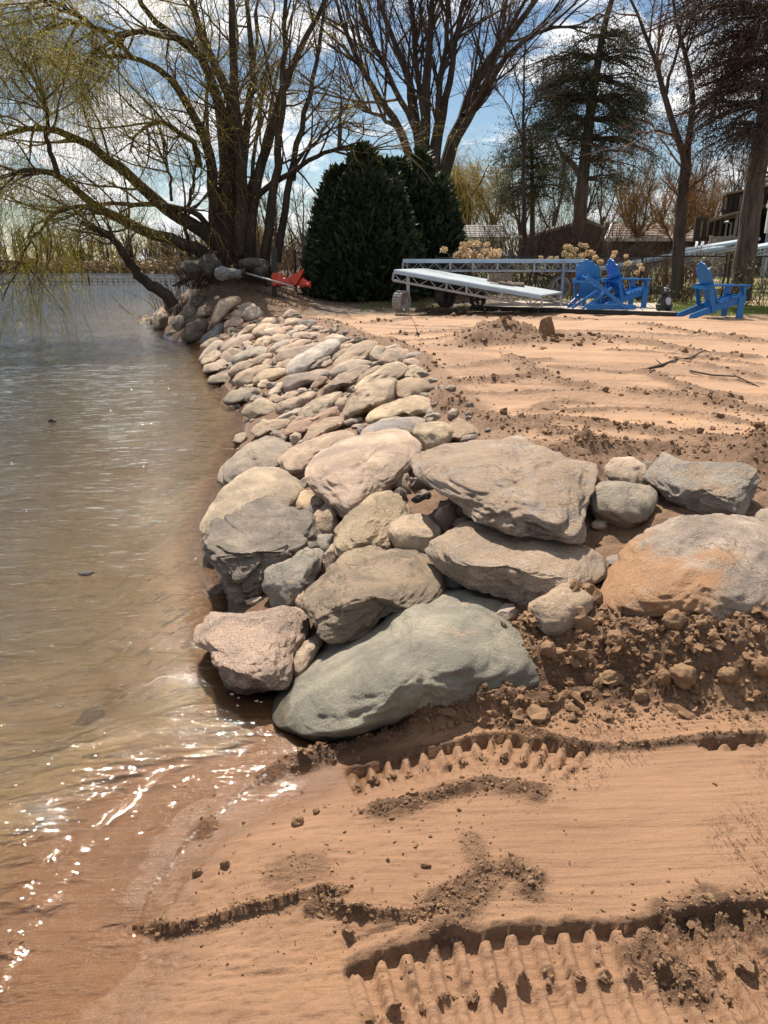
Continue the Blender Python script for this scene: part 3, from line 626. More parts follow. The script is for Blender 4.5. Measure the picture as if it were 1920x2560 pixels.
g.l(col, b.inputs['Base Color']); g.l(g.math('SUBTRACT', 0.78, g.math('MULTIPLY', wet, 0.5)), b.inputs['Roughness']); b.inputs['Specular IOR Level'].default_value = 0.35
nb = g.bump(g.noise(vec, 14, 9, 0.72), 0.8, 0.05); 
pit = g.n('ShaderNodeTexVoronoi', i_Scale=34.0); g.l(vec, pit.inputs['Vector'])
hh = g.math('MULTIPLY', g.math('ADD', g.noise(vec, 75, 5, 0.75), g.math('MULTIPLY', lay, g.math('MULTIPLY', band, 1.6))), rgh)
nb2 = g.bump(hh, 1.0, 0.03, nb); nb3 = g.bump(g.math('SUBTRACT', crumb, crk_), 0.9, 0.012, nb2); nb4 = g.bump(fine, 0.3, 0.007, nb3)
g.l(nb4, b.inputs['Normal'])

PAL0 = dict(t=(0.40, 0.31, 0.225), y=(0.43, 0.325, 0.21), g=(0.30, 0.275, 0.25), G=(0.245, 0.245, 0.225), p=(0.39, 0.275, 0.22), r=(0.36, 0.20, 0.145), d=(0.135, 0.125, 0.115),
           n=(0.27, 0.275, 0.235), b=(0.29, 0.215, 0.155), l=(0.46, 0.40, 0.33), w=(0.34, 0.36, 0.38), o=(0.29, 0.235, 0.15), s=(0.325, 0.245, 0.175))
PAL = {k: tuple(1.32 * (0.55 * a + 0.45 * b_) for a, b_ in zip(v, (0.47, 0.345, 0.235))) for k, v in PAL0.items()}
CN = dict(t='tan', y='yellowish', g='grey', G='dark grey', p='pinkish', r='reddish', d='blackish', n='green-grey', b='brown', l='pale', w='bluish', o='olive', s='sandy')
CROP = dict(e=(450, 1000, 2.074), f=(1000, 1050, 1.803), g=(540, 980, 4.608), h=(680, 760, 3.95), i=(320, 720, 4.1475), F=(0, 0, 1.0))
# crop, colour, surface (r rounded, a angular, l layered, h pitted), outline, label, options
ST = [
('F','n','r','690,1795 715,1705 790,1618 870,1558 960,1508 1060,1473 1170,1460 1240,1468 1300,1508 1360,1568 1415,1632 1395,1685 1290,1725 1140,1765 1010,1805 870,1845 790,1850 725,1828','big smooth green-grey boulder half buried in the sand at the water\'s edge',dict(k=.9,dust=.25,push=1.09,rough=.5,col=(.30,.275,.215),name='boulder',hero='the big green-grey boulder')),
('e','p','a','20,1220 80,1130 160,1060 270,1030 420,1035 470,1065 590,1070 640,1110 650,1200 640,1280 610,1350 590,1430 480,1500 330,1510 220,1470 160,1380 110,1300 60,1250','speckled pink granite boulder standing in the shallow water beside the big green-grey one',dict(k=.75,speck=.8,dust=.2,name='boulder',hero='the pink granite boulder')),
('e','t','r','570,1390 590,1300 640,1240 710,1212 755,1225 745,1270 700,1330 650,1400 600,1430','small tan cobble wedged between the pink granite boulder and the green-grey boulder',dict(k=.6)),
('e','d','l','75,800 100,720 170,650 270,560 380,500 460,500 560,540 660,580 690,620 710,770 640,800 560,860 500,950 430,1010 300,1030 210,1030 150,920 90,850','jagged blackish boulder of folded rock at the waterline',dict(k=.85,band=.7,rough=1.3,col=(.24,.21,.18),name='boulder',facet=1,dust=.1,hero='the jagged blackish boulder',crease=1)),
('e','t','r','85,650 150,560 200,470 290,390 380,350 500,350 590,390 650,450 660,520 560,600 400,640 280,680 150,700','broad tan boulder sloping into the lake behind the jagged blackish one',dict(k=.9,dust=.3,name='boulder',hero='the broad tan boulder')),
('e','G','a','425,950 450,880 540,820 640,770 720,775 750,810 740,880 670,980 620,1060 530,1080 480,1060 440,1000','grey faceted stone with a green tinge below the jagged blackish boulder',dict(k=.55,col=(.25,.25,.215),hero='the grey faceted stone')),
('e','s','r','590,1040 610,985 650,978 670,1020 660,1100 610,1095','tiny tan cobble at the foot of the grey faceted stone',dict(k=.4)),
('e','b','r','735,860 740,800 790,745 840,738 875,770 840,820 790,880 745,880','small brown cobble between the grey faceted stone and the ledge boulder',dict(k=.5)),
('e','w','r','708,760 715,700 760,683 803,690 800,735 765,790 730,795','small blue-grey cobble below the rough tan block',dict(k=.6,col=(.27,.275,.265))),
('e','t','a','685,620 710,570 760,532 850,530 860,570 825,650 795,705 720,700 690,670','rough tan block the size of a loaf in the gap between larger boulders',dict(k=.6,hero='the rough tan block')),
('e','y','r','560,540 600,490 650,465 705,468 700,510 680,575 600,570','pale yellowish cobble leaning on the broad tan boulder',dict(k=.7)),
('e','t','r','668,570 680,510 720,473 760,485 797,520 760,560 690,600','tan rounded cobble just above the rough tan block',dict(k=.5)),
('e','y','a','795,750 810,660 870,570 950,490 1020,448 1090,455 1150,490 1220,550 1230,620 1150,680 1080,760 960,800 860,800','large smooth yellowish boulder in the middle of the heap under the grooved slab',dict(k=.85,dust=.35,name='boulder',hero='the smooth yellowish boulder')),
('e','s','r','1065,690 1080,650 1150,605 1240,586 1320,608 1372,645 1382,685 1340,750 1290,805 1260,825 1200,800 1110,755','smooth egg-shaped grey-brown cobble resting against the smooth yellowish boulder',dict(k=.45,rough=.25,col=(.30,.235,.18),hero='the egg-shaped cobble')),
('e','p','r','1315,600 1340,555 1390,541 1438,575 1455,620 1415,660 1380,690 1340,660','small round pinkish cobble under the edge of the flat grey boulder',dict(k=.4)),
('e','p','r','1405,670 1430,620 1480,603 1518,630 1470,680 1430,690','pinkish cobble partly covered by sand behind the split-topped boulder',dict(k=.5,dust=.6)),
('e','s','a','655,1050 670,1000 730,920 800,840 880,775 960,752 1060,750 1130,768 1200,793 1260,828 1300,880 1328,950 1330,1010 1250,1060 1130,1130 1000,1190 880,1230 760,1235 710,1210 680,1130','tan ledge boulder with a flat lit top and a dark broken front',dict(k=.8,facet=1,rough=1.0,band=.35,name='boulder',hero='the ledge boulder')),
('f','p','a','120,620 140,570 200,510 300,462 390,448 460,473 560,488 680,518 780,548 850,578 880,620 875,690 810,720 700,770 630,800 590,820 540,835 430,800 330,770 230,735 150,685','large split-topped granite boulder with a pinkish speckled front',dict(k=.78,speck=.6,dust=.6,rough=.9,facet=1,col=(.36,.28,.225),name='boulder',hero='the split-topped boulder')),
('f','g','r','578,840 600,790 660,745 740,733 800,743 858,780 855,830 825,880 780,930 720,960 660,955 615,905','round grey cobble with sand heaped on its top beside the split-topped boulder',dict(k=.55,dust=.9,hero='the sand-capped grey cobble')),
('f','p','r','915,940 922,850 935,790 965,715 1010,640 1080,560 1150,480 1215,415 1290,402 1400,408 1530,400 1600,440 1700,500 1780,620 1780,860 1560,900 1400,920 1290,930 1100,950 950,960','huge pinkish boulder stained orange on one side and banked with dark soil',dict(k=.72,dust=.25,rust=.75,push=1.09,speck=.3,rough=1.0,col=(.39,.31,.265),name='boulder',hero='the orange-stained boulder')),
('f','g','l','30,230 60,180 140,118 250,73 380,48 480,58 620,108 760,168 860,190 900,300 900,430 898,510 880,560 800,545 680,520 560,500 420,470 330,430 260,380 150,330 60,290','broad flat grey boulder with sand spilling over its top',dict(k=1.15,dust=.7,band=.5,rough=1.0,col=(.38,.34,.30),name='boulder',hero='the flat grey boulder')),
('f','g','r','845,350 858,310 900,282 1000,276 1100,288 1150,308 1172,350 1163,400 1115,445 1000,490 960,490 890,445 855,395','smooth grey-brown boulder under the pale block on the sandy edge',dict(k=.45,rough=.3,col=(.29,.245,.205),name='boulder',hero='the smooth grey-brown boulder')),
('f','t','a','886,250 900,208 950,176 1040,163 1090,188 1108,240 1100,300 1000,310 900,300','pale tan block sitting on top of the smooth grey-brown boulder',dict(k=.6,rough=.3,hero='the pale tan block')),
('f','g','a','1105,280 1130,210 1165,142 1210,158 1235,183 1320,190 1400,183 1500,173 1570,198 1603,250 1608,330 1590,410 1480,425 1380,430 1250,415 1190,390 1165,340','angular grey boulder with white veins on the sandy edge',dict(k=.7,rough=1.2,facet=1,band=.3,col=(.29,.275,.26),name='boulder',hero='the white-veined grey boulder')),
('f','l','r','1598,460 1620,408 1660,393 1740,398 1760,480 1740,540 1660,520','pale stone cut by the edge of the picture beside the orange-stained boulder',dict(k=.7)),
('f','d','a','35,360 60,335 135,316 140,362 80,398','thin shard of black slate poking out under the flat grey boulder',dict(k=.2,rough=.2,col=(.085,.085,.085),name='slate_shard')),
('f','g','a','1085,192 1110,183 1137,185 1125,240 1100,260','thin grey flake between the pale tan block and the white-veined grey boulder',dict(k=.5)),
('e','t','a','1068,435 1110,388 1160,358 1192,368 1200,440 1220,500 1150,505','wedge-shaped tan stone between the grooved slab and the flat grey boulder',dict(k=.5)),
('e','p','r','660,400 670,330 740,272 850,213 960,178 1080,153 1150,153 1200,178 1237,225 1255,270 1215,340 1150,410 1080,470 980,540 900,580 860,590 800,540 740,490 690,450','huge pinkish slab with a long dark groove across its top',dict(k=1.05,dust=.35,groove=1,name='boulder',hero='the grooved slab')),
('e','o','r','1200,165 1230,123 1300,113 1370,118 1412,150 1428,195 1390,250 1300,285 1262,285 1235,230','rounded olive-brown boulder dotted with soil at the sandy edge',dict(k=.4,rough=.4,dust=.3,hero='the olive-brown boulder')),
('e','G','r','562,370 580,330 620,311 660,323 670,360 650,410 605,420','round dark grey cobble with a black patch in front of the grooved slab',dict(k=.4,speck=.4)),
('e','g','r','612,425 650,390 665,430 655,480 630,460','small grey stone tucked under the grooved slab below the round dark cobble',dict(k=.4)),
('e','g','h','208,395 230,330 290,280 350,230 430,198 520,205 590,232 600,320 560,370 480,400 400,420 300,440 235,430','pitted honeycombed rock sloping into the lake',dict(k=.85,rough=1.6,speck=.5,col=(.37,.31,.245),name='boulder',hero='the honeycombed rock')),
('e','t','l','490,305 560,258 640,218 740,178 860,143 930,148 935,185 870,240 780,290 700,330 620,360 545,360','long flat tan slab leaning beside the honeycombed rock',dict(k=1.0,hero='the leaning tan slab')),
('e','p','a','838,225 845,188 900,163 927,180 915,215','small banded pink stone lying on the leaning tan slab',dict(k=.6,band=.6)),
('e','w','r','930,200 955,140 1040,98 1140,78 1245,73 1290,110 1260,170 1150,200 1080,200 1000,210','long blue-grey boulder with white mottling above the grooved slab',dict(k=.8,speck=.6,col=(.31,.305,.295),name='boulder',hero='the mottled blue-grey boulder')),
('e','r','r','1140,160 1165,137 1200,135 1210,165 1170,180','tiny reddish stone at the corner of the grooved slab',dict(k=.4)),
('e','s','a','1360,150 1400,100 1440,83 1520,125 1560,175 1440,215 1390,205','sand-covered boulder on the crest behind the olive-brown one',dict(k=1.0,dust=1.0,hero='the sand-covered boulder')),
('g','t','r','295,235 350,140 440,90 530,78 620,110 700,160 695,260 560,300 400,290','smooth tan dome of rock awash at the waterline',dict(k=.8,hero='the tan dome rock')),
('g','t','l','400,450 470,370 560,308 700,301 833,328 840,390 790,450 680,480 560,520 440,530','broad flat tan rock at the waterline beyond the honeycombed rock',dict(k=1.0,hero='the broad waterline rock')),
('g','l','r','188,575 230,490 330,468 360,520 310,610 240,630','pale wet rock capped with foam at the waterline',dict(k=.6)),
('g','b','a','663,515 690,460 760,428 805,438 785,500 745,560',None,{}),
('g','t','r','748,545 760,490 820,458 872,475 865,525 835,570',None,{}),
('g','g','r','828,545 850,490 920,460 982,475 992,530 965,595 905,620 860,590','round pale grey cobble in a row of three above the leaning tan slab',dict(k=.5,rough=.3)),
('g','r','l','785,485 810,410 900,368 1000,318 1150,268 1300,198 1370,173 1412,240 1390,310 1250,380 1100,430 1000,490 880,500','long reddish-brown rock with a dark broken side',dict(k=.7,rough=1.1,hero='the long reddish rock')),
('g','p','l','948,600 1000,500 1040,420 1150,368 1300,308 1440,298 1465,380 1360,440 1250,500 1100,560 1000,610','long pinkish-tan slab alongside the long reddish rock',dict(k=.9,hero='the long pinkish slab')),
('g','r','r','833,360 840,300 890,270 948,290 910,345 860,370',None,{}),
('g','p','r','808,410 880,330 950,288 1042,283 1048,330 960,375 870,415',None,{}),
('g','g','r','678,305 760,258 850,223 960,203 970,250 885,290 820,330 740,325',None,{}),
('g','p','r','738,258 760,213 830,193 878,205 830,250',None,{}),
('g','b','a','598,95 640,38 700,18 733,50 715,170 650,130',None,{}),
('g','p','a','703,110 720,58 800,18 870,-4 960,-14 995,10 920,80 830,130 740,145',None,{}),
('g','p','l','708,215 720,128 800,98 900,58 1000,18 1130,8 1140,70 1060,140 970,200 880,230 780,225',None,dict(hero='the twin pink slab')),
('g','t','l','948,275 980,188 1080,128 1200,68 1350,18 1440,-4 1470,70 1390,170 1320,260 1200,300 1060,320','long tan boulder with a dark side next to an egg-shaped tan cobble',dict(k=.8,rough=1.0,hero='the long tan boulder')),
('g','t','r','1346,165 1360,118 1420,73 1490,66 1533,100 1525,165 1455,230 1408,255','smooth egg-shaped tan cobble in the middle of the riprap',dict(k=.4,rough=.2,hero='the tan egg cobble')),
('g','b','a','1435,65 1450,18 1520,8 1573,50 1570,115 1530,100',None,{}),
('g','d','a','1448,365 1500,325 1570,300 1680,290 1690,345 1580,380 1500,390','dark folded stone with a pale streak above the long pinkish slab',dict(k=.6,band=.6,col=(.22,.21,.2))),
('h','t','l','660,1110 720,1018 790,928 830,868 930,798 1050,748 1200,718 1245,740 1225,810 1215,910 1150,980 1060,1040 1030,1090 900,1110 800,1140 740,1150','great ridged tan boulder in the middle of the riprap',dict(k=.85,band=.5,rough=.9,dust=.4,name='boulder',hero='the ridged tan boulder')),
('h','s','a','1200,890 1213,800 1260,748 1380,733 1500,758 1563,830 1510,920 1380,950 1260,970 1205,965','sandy boulder with a dark hollow front at the crest of the riprap',dict(k=.8,dust=.7,name='boulder',hero='the hollow-fronted boulder')),
('h','p','r','1028,1050 1060,988 1150,933 1213,950 1165,1020 1070,1075',None,{}),
('h','y','r','935,1170 980,1088 1100,1008 1250,948 1400,913 1530,928 1625,1010 1610,1070 1420,1100 1250,1130 1100,1170','large yellowish slab under the hollow-fronted boulder',dict(k=1.0,dust=.5,name='boulder',hero='the yellowish slab')),
('h','d','a','1395,1068 1430,1023 1500,1016 1600,1028 1625,1075 1500,1085','black and white stone on the end of the yellowish slab',dict(k=.5,col=(.22,.22,.22),speck=.9)),
('h','p','l','418,865 450,828 550,758 680,688 800,638 900,613 965,625 930,690 830,760 750,830 630,880 505,930','long pinkish slab with a steep dark front on the middle slope',dict(k=.85,rough=.9,facet=1,hero='the steep-fronted slab')),
('h','b','a','733,840 750,768 850,688 950,638 1060,618 1085,640 1010,720 910,780 840,830',None,dict(dust=.6)),
('h','t','r','828,860 850,788 930,718 1000,688 1100,618 1230,568 1300,588 1335,640 1300,710 1190,750 1060,790 930,830','long tan boulder with a shadowed belly below the crest',dict(k=.8,dust=.4,hero='the shadow-bellied boulder')),
('h','g','r','578,700 600,638 660,588 780,558 920,553 1005,570 970,630 870,660 770,690 660,715','smooth grey loaf-shaped boulder on the middle slope',dict(k=.6,hero='the grey loaf boulder')),
('h','s','l','592,610 610,558 700,488 800,418 900,383 1010,388 1045,420 970,490 910,560 790,590 640,640','rough sandy boulder near the crest beside a dark standing wedge',dict(k=.95,dust=.6,rough=1.0,hero='the rough sandy boulder')),
('h','G','a','868,555 900,498 960,473 985,500 965,565','dark upright wedge of stone beside the rough sandy boulder',dict(k=.4)),
('h','g','r','958,550 980,468 1030,418 1110,428 1120,500 1060,570 1000,590',None,{}),
('h','p','a','1013,580 1060,518 1150,458 1250,428 1345,458 1360,510 1290,580 1200,600 1110,620','pinkish boulder at the crest of the riprap',dict(k=.9,rough=.9,hero='the pinkish crest boulder')),
('h','g','r','1103,500 1120,428 1220,398 1275,425 1220,480',None,{}),
('h','g','a','938,480 950,428 1020,408 1035,430 985,485',None,{}),
('h','g','r','1308,535 1340,493 1430,473 1510,488 1545,535 1460,560',None,{}),
('h','s','r','1278,590 1300,548 1400,538 1500,588 1515,650 1420,640 1330,625',None,dict(dust=.5)),
('h','t','r','1328,655 1350,608 1420,603 1503,650 1510,690 1420,690',None,{}),
('h','y','r','1305,715 1330,668 1400,653 1463,700 1475,755 1380,745',None,{}),
('h','b','r','968,620 1010,583 1080,583 1105,610 1065,640',None,{}),
('h','g','r','158,650 180,588 240,528 350,468 450,418 550,378 640,383 668,420 620,485 590,530 490,570 390,630 290,680 200,685','long smooth grey boulder with a hairline crack on the middle slope',dict(k=.75,rough=.3,name='boulder',col=(.31,.295,.28),hero='the cracked grey boulder')),
('h','b','r','48,535 60,478 130,438 260,428 400,398 520,383 545,400 430,470 310,530 205,580 90,585','long brown boulder behind the cracked grey one',dict(k=.7,hero='the long brown boulder')),
('h','b','r','36,630 60,578 120,548 195,548 180,610 150,670',None,{}),
('h','G','l','272,670 330,598 440,538 560,513 578,545 490,625 380,670',None,dict(hero='the dark grey blade of rock')),
('h','t','r','472,618 510,568 580,548 597,580 535,635',None,{}),
('h','G','a','575,550 620,488 700,443 775,450 730,510 645,570',None,{}),
('h','b','r','575,485 600,453 650,448 645,485 605,510',None,{}),
('h','g','a','112,805 160,718 280,678 430,638 540,638 580,660 535,720 460,770 340,810 225,850 150,865','rough lichen-grey boulder above the twin pink slab',dict(k=.8,rough=1.3,speck=.5,hero='the rough grey boulder')),
('h','p','a','332,795 340,768 400,763 385,810',None,{}),
('h','r','a','360,830 400,768 460,718 540,718 555,750 490,810 430,860',None,dict(rough=1.0)),
('h','t','a','475,700 500,658 560,658 573,710 520,735',None,{}),
('h','w','r','567,730 590,698 640,693 645,715 592,750',None,{}),
('h','l','a','-30,890 -20,858 60,778 150,748 160,810 110,880 40,920','pale flat-topped wedge near the waterline',dict(k=.8,rough=.3,hero='the pale wedge')),
('h','s','r','500,380 530,328 600,298 690,313 650,370 565,400',None,{}),
('h','g','r','546,380 600,323 680,308 763,350 730,405 640,405',None,{}),
('h','r','a','685,408 740,363 820,348 853,380 805,405 720,425','reddish stone lying near the crest above the cracked grey boulder',dict(k=.6,col=(.44,.24,.16))),
('h','b','r','650,438 690,403 780,388 853,400 785,445 690,455',None,{}),
('h','b','a','806,380 830,318 900,306 993,350 985,390 900,405','dark brown clod-like rock on the crest of the riprap',dict(k=.4,rough=1.3,col=(.2,.14,.095))),
('h','p','l','205,340 220,288 300,273 430,273 503,290 505,330 385,355 280,355',None,{}),
('h','n','r','136,308 170,268 230,248 263,265 230,310 190,335',None,{}),
('h','t','r','-10,350 20,308 80,298 160,308 193,340 130,385 40,405',None,{}),
('h','g','r','-15,440 30,388 100,358 185,358 165,420 70,460 0,485',None,{}),
('h','r','r','145,410 190,348 270,333 303,350 240,395',None,{}),
('h','s','r','25,505 60,438 180,398 300,348 400,348 433,380 340,420 205,450 85,500',None,dict(hero='the low sandy ridge stone')),
('h','d','r','256,210 280,168 360,153 443,163 448,208 380,235 300,228','dark stone at the crest below the willow mound',dict(k=.5,col=(.2,.18,.16))),
('h','p','r','210,260 230,218 300,208 375,235 350,270 270,278',None,{}),
('h','d','r','370,258 400,218 470,218 525,250 485,282',None,dict(col=(.22,.19,.165))),
('h','t','r','96,130 130,83 180,55 240,73 268,115 200,145','rounded tan stone topping the crest near the evergreen bushes',dict(k=.5,hero='the round crest stone')),
('h','b','r','110,210 150,148 230,138 303,160 270,215 180,230',None,{}),
('h','r','r','70,285 110,228 180,218 223,240 170,285 100,310',None,{}),
('h','p','r','-10,180 20,138 80,133 115,160 70,215 0,215',None,{}),
('h','b','r','-10,275 30,208 110,208 125,240 70,295 0,312',None,{}),
('h','g','r','-10,595 0,538 50,533 63,570 33,610',None,{}),
('h','s','r','-10,715 0,638 80,628 155,670 110,715 30,735',None,{}),
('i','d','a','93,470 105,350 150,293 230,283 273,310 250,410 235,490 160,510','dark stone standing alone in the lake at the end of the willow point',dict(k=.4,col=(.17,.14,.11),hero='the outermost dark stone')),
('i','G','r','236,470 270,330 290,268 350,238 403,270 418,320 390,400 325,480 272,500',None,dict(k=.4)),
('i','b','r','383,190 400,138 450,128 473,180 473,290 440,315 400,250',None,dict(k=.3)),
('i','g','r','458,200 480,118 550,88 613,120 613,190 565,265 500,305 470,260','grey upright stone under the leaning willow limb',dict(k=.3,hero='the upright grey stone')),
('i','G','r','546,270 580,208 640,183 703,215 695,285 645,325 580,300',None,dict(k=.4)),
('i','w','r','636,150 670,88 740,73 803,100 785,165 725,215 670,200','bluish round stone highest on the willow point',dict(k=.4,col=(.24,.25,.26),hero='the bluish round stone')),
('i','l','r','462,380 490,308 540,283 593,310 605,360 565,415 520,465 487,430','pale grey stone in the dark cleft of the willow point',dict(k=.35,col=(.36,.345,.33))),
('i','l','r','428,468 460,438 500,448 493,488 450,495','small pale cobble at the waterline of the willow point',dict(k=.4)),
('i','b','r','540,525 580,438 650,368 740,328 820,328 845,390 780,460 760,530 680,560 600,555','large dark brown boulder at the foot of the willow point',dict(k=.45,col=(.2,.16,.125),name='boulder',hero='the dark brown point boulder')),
('i','b','r','696,285 730,218 800,188 883,210 880,285 805,315 730,325',None,dict(k=.5)),
('i','s','r','845,380 870,288 910,188 960,138 1060,108 1180,103 1205,155 1110,210 1040,260 1020,310 940,350 900,400','tall pale boulder half wrapped in sand on the willow mound',dict(k=.6,name='boulder',hero='the tall mound boulder')),
('i','r','a','1025,255 1060,208 1120,178 1133,215 1085,250','bright pinkish-red stone on the willow mound',dict(k=.5,col=(.5,.27,.2))),
('i','t','r','1055,270 1120,228 1198,228 1195,300 1110,325',None,{}),
('i','g','r','1135,220 1180,168 1260,148 1293,170 1250,215 1180,240',None,{}),
('i','t','r','993,320 1000,268 1040,258 1073,285 1058,340',None,{}),
('i','t','r','1056,320 1080,283 1113,300 1105,342',None,{}),
('i','p','r','995,415 1020,348 1100,308 1170,298 1213,340 1165,395 1085,425',None,{}),
('i','G','r','1196,285 1220,208 1300,163 1380,188 1405,265 1370,335 1290,355 1220,325','large dark grey boulder in dappled shade below the willow mound',dict(k=.5,name='boulder',hero='the shaded grey boulder')),
('i','w','r','746,560 770,508 860,438 920,368 985,363 995,405 950,495 880,545 800,585','smooth light bluish slab sloping to the water below the mound',dict(k=.6,rough=.2,col=(.36,.39,.43),hero='the bluish slab')),
('i','b','r','742,600 800,558 880,518 955,518 930,585 855,625 780,635',None,{}),
('i','b','r','1022,455 1040,408 1080,398 1113,430 1085,485 1040,482',None,{}),
('i','b','r','968,468 990,418 1020,418 1025,480 990,490',None,{}),
('i','r','r','942,530 960,478 1010,468 1053,510 1010,555',None,dict(col=(.28,.18,.14))),
('i','g','l','716,750 760,688 830,608 900,558 960,553 993,590 930,655 840,710 770,755','striped grey slab sloping to the water beside the bluish one',dict(k=.6,band=.6,hero='the striped grey slab')),
('i','t','l','726,810 760,748 830,688 900,653 970,668 980,730 910,760 850,800 770,825',None,dict(rough=1.0)),
('i','p','r','957,655 980,588 1060,538 1180,488 1280,478 1295,520 1245,590 1190,640 1080,655 990,675','broad pinkish stone with a round cobble perched on it',dict(k=.7,hero='the broad pinkish stone')),
('i','r','r','962,735 990,668 1060,628 1140,633 1205,655 1165,720 1095,770 1000,772','reddish-brown round boulder near the waterline',dict(k=.5,col=(.27,.18,.14),hero='the red-brown boulder')),
('i','t','r','1178,620 1190,568 1240,546 1288,570 1285,620 1220,650',None,{}),
('i','g','r','1085,765 1110,698 1190,658 1310,618 1400,608 1463,640 1395,720 1290,755 1180,790','smooth low grey boulder beside the red-brown one',dict(k=.6,hero='the low grey boulder')),
('i','t','r','1388,600 1400,548 1440,538 1468,560 1455,610',None,{}),
('i','b','r','1286,600 1340,528 1420,503 1493,510 1490,575 1410,615 1330,625',None,{}),
('i','g','r','1206,650 1250,598 1310,593 1315,630',None,{}),
('i','b','l','1035,870 1080,808 1180,758 1280,738 1400,688 1523,678 1455,780 1310,835 1190,880 1110,905','long brown ridge of rock reaching up from the waterline',dict(k=.6,hero='the long waterline ridge')),
('i','t','r','1386,790 1430,743 1520,723 1558,750 1510,815 1420,815',None,{}),
('i','s','r','1095,965 1130,898 1230,848 1380,808 1520,808 1535,845 1430,900 1320,960 1230,1010 1140,1005','long sandy-grey boulder lying at the waterline',dict(k=.6,hero='the sandy-grey waterline boulder')),
('i','t','r','1285,985 1320,918 1400,858 1540,833 1655,848 1650,915 1530,950 1490,995 1380,1005',None,dict(hero='the humped tan rock')),
('i','t','r','1342,1020 1380,958 1440,948 1488,980 1450,1045 1380,1047',None,{}),
('i','G','r','1036,830 1060,768 1110,753 1143,770 1100,820',None,{}),
('i','b','r','786,880 800,798 880,758 980,748 1055,790 1015,870 900,895','brown rock awash with spray around it',dict(k=.6,col=(.26,.2,.15))),
('i','b','r','826,985 870,908 960,883 1060,873 1113,900 1110,985 980,1005','wet brown rock glinting in the sun at the waterline',dict(k=.6,col=(.24,.19,.15))),
('i','d','a','996,1165 1060,1078 1160,1048 1300,1028 1383,1050 1365,1140 1260,1200 1100,1205','blackish wet rock sprawling in the water beside the pale wedge',dict(k=.7,rough=1.2,col=(.15,.13,.11),hero='the blackish wet rock')),
('i','b','r','1196,1045 1250,993 1340,998 1345,1045',None,{}),
('i','g','r','842,780 870,728 920,723 953,745 905,775',None,{}),
('i','r','r','1540,730 1570,658 1659,628 1710,660 1690,760 1580,770',None,dict(col=(.25,.18,.15))),
('i','t','r','1275,485 1300,428 1400,368 1550,378 1605,400 1520,490 1400,520','broad tan boulder on the far slope under the crest',dict(k=.8,name='boulder',hero='the broad far boulder')),
('i','s','r','1085,560 1150,468 1250,388 1320,378 1325,415 1245,495 1160,535',None,{}),
('i','p','r','1368,365 1430,308 1560,308 1605,340 1510,390',None,{}),
('i','r','r','1566,385 1590,328 1640,328 1645,385',None,{}),
('i','t','r','1406,515 1420,438 1560,398 1640,418 1575,500 1480,530',None,{}),
('F','d','r','150,1860 170,1805 225,1775 268,1790 255,1830 205,1875','dark stone lying under the shallow water',dict(k=1.3,col=(.07,.065,.055),sunk=1,hero='the drowned stone')),
]

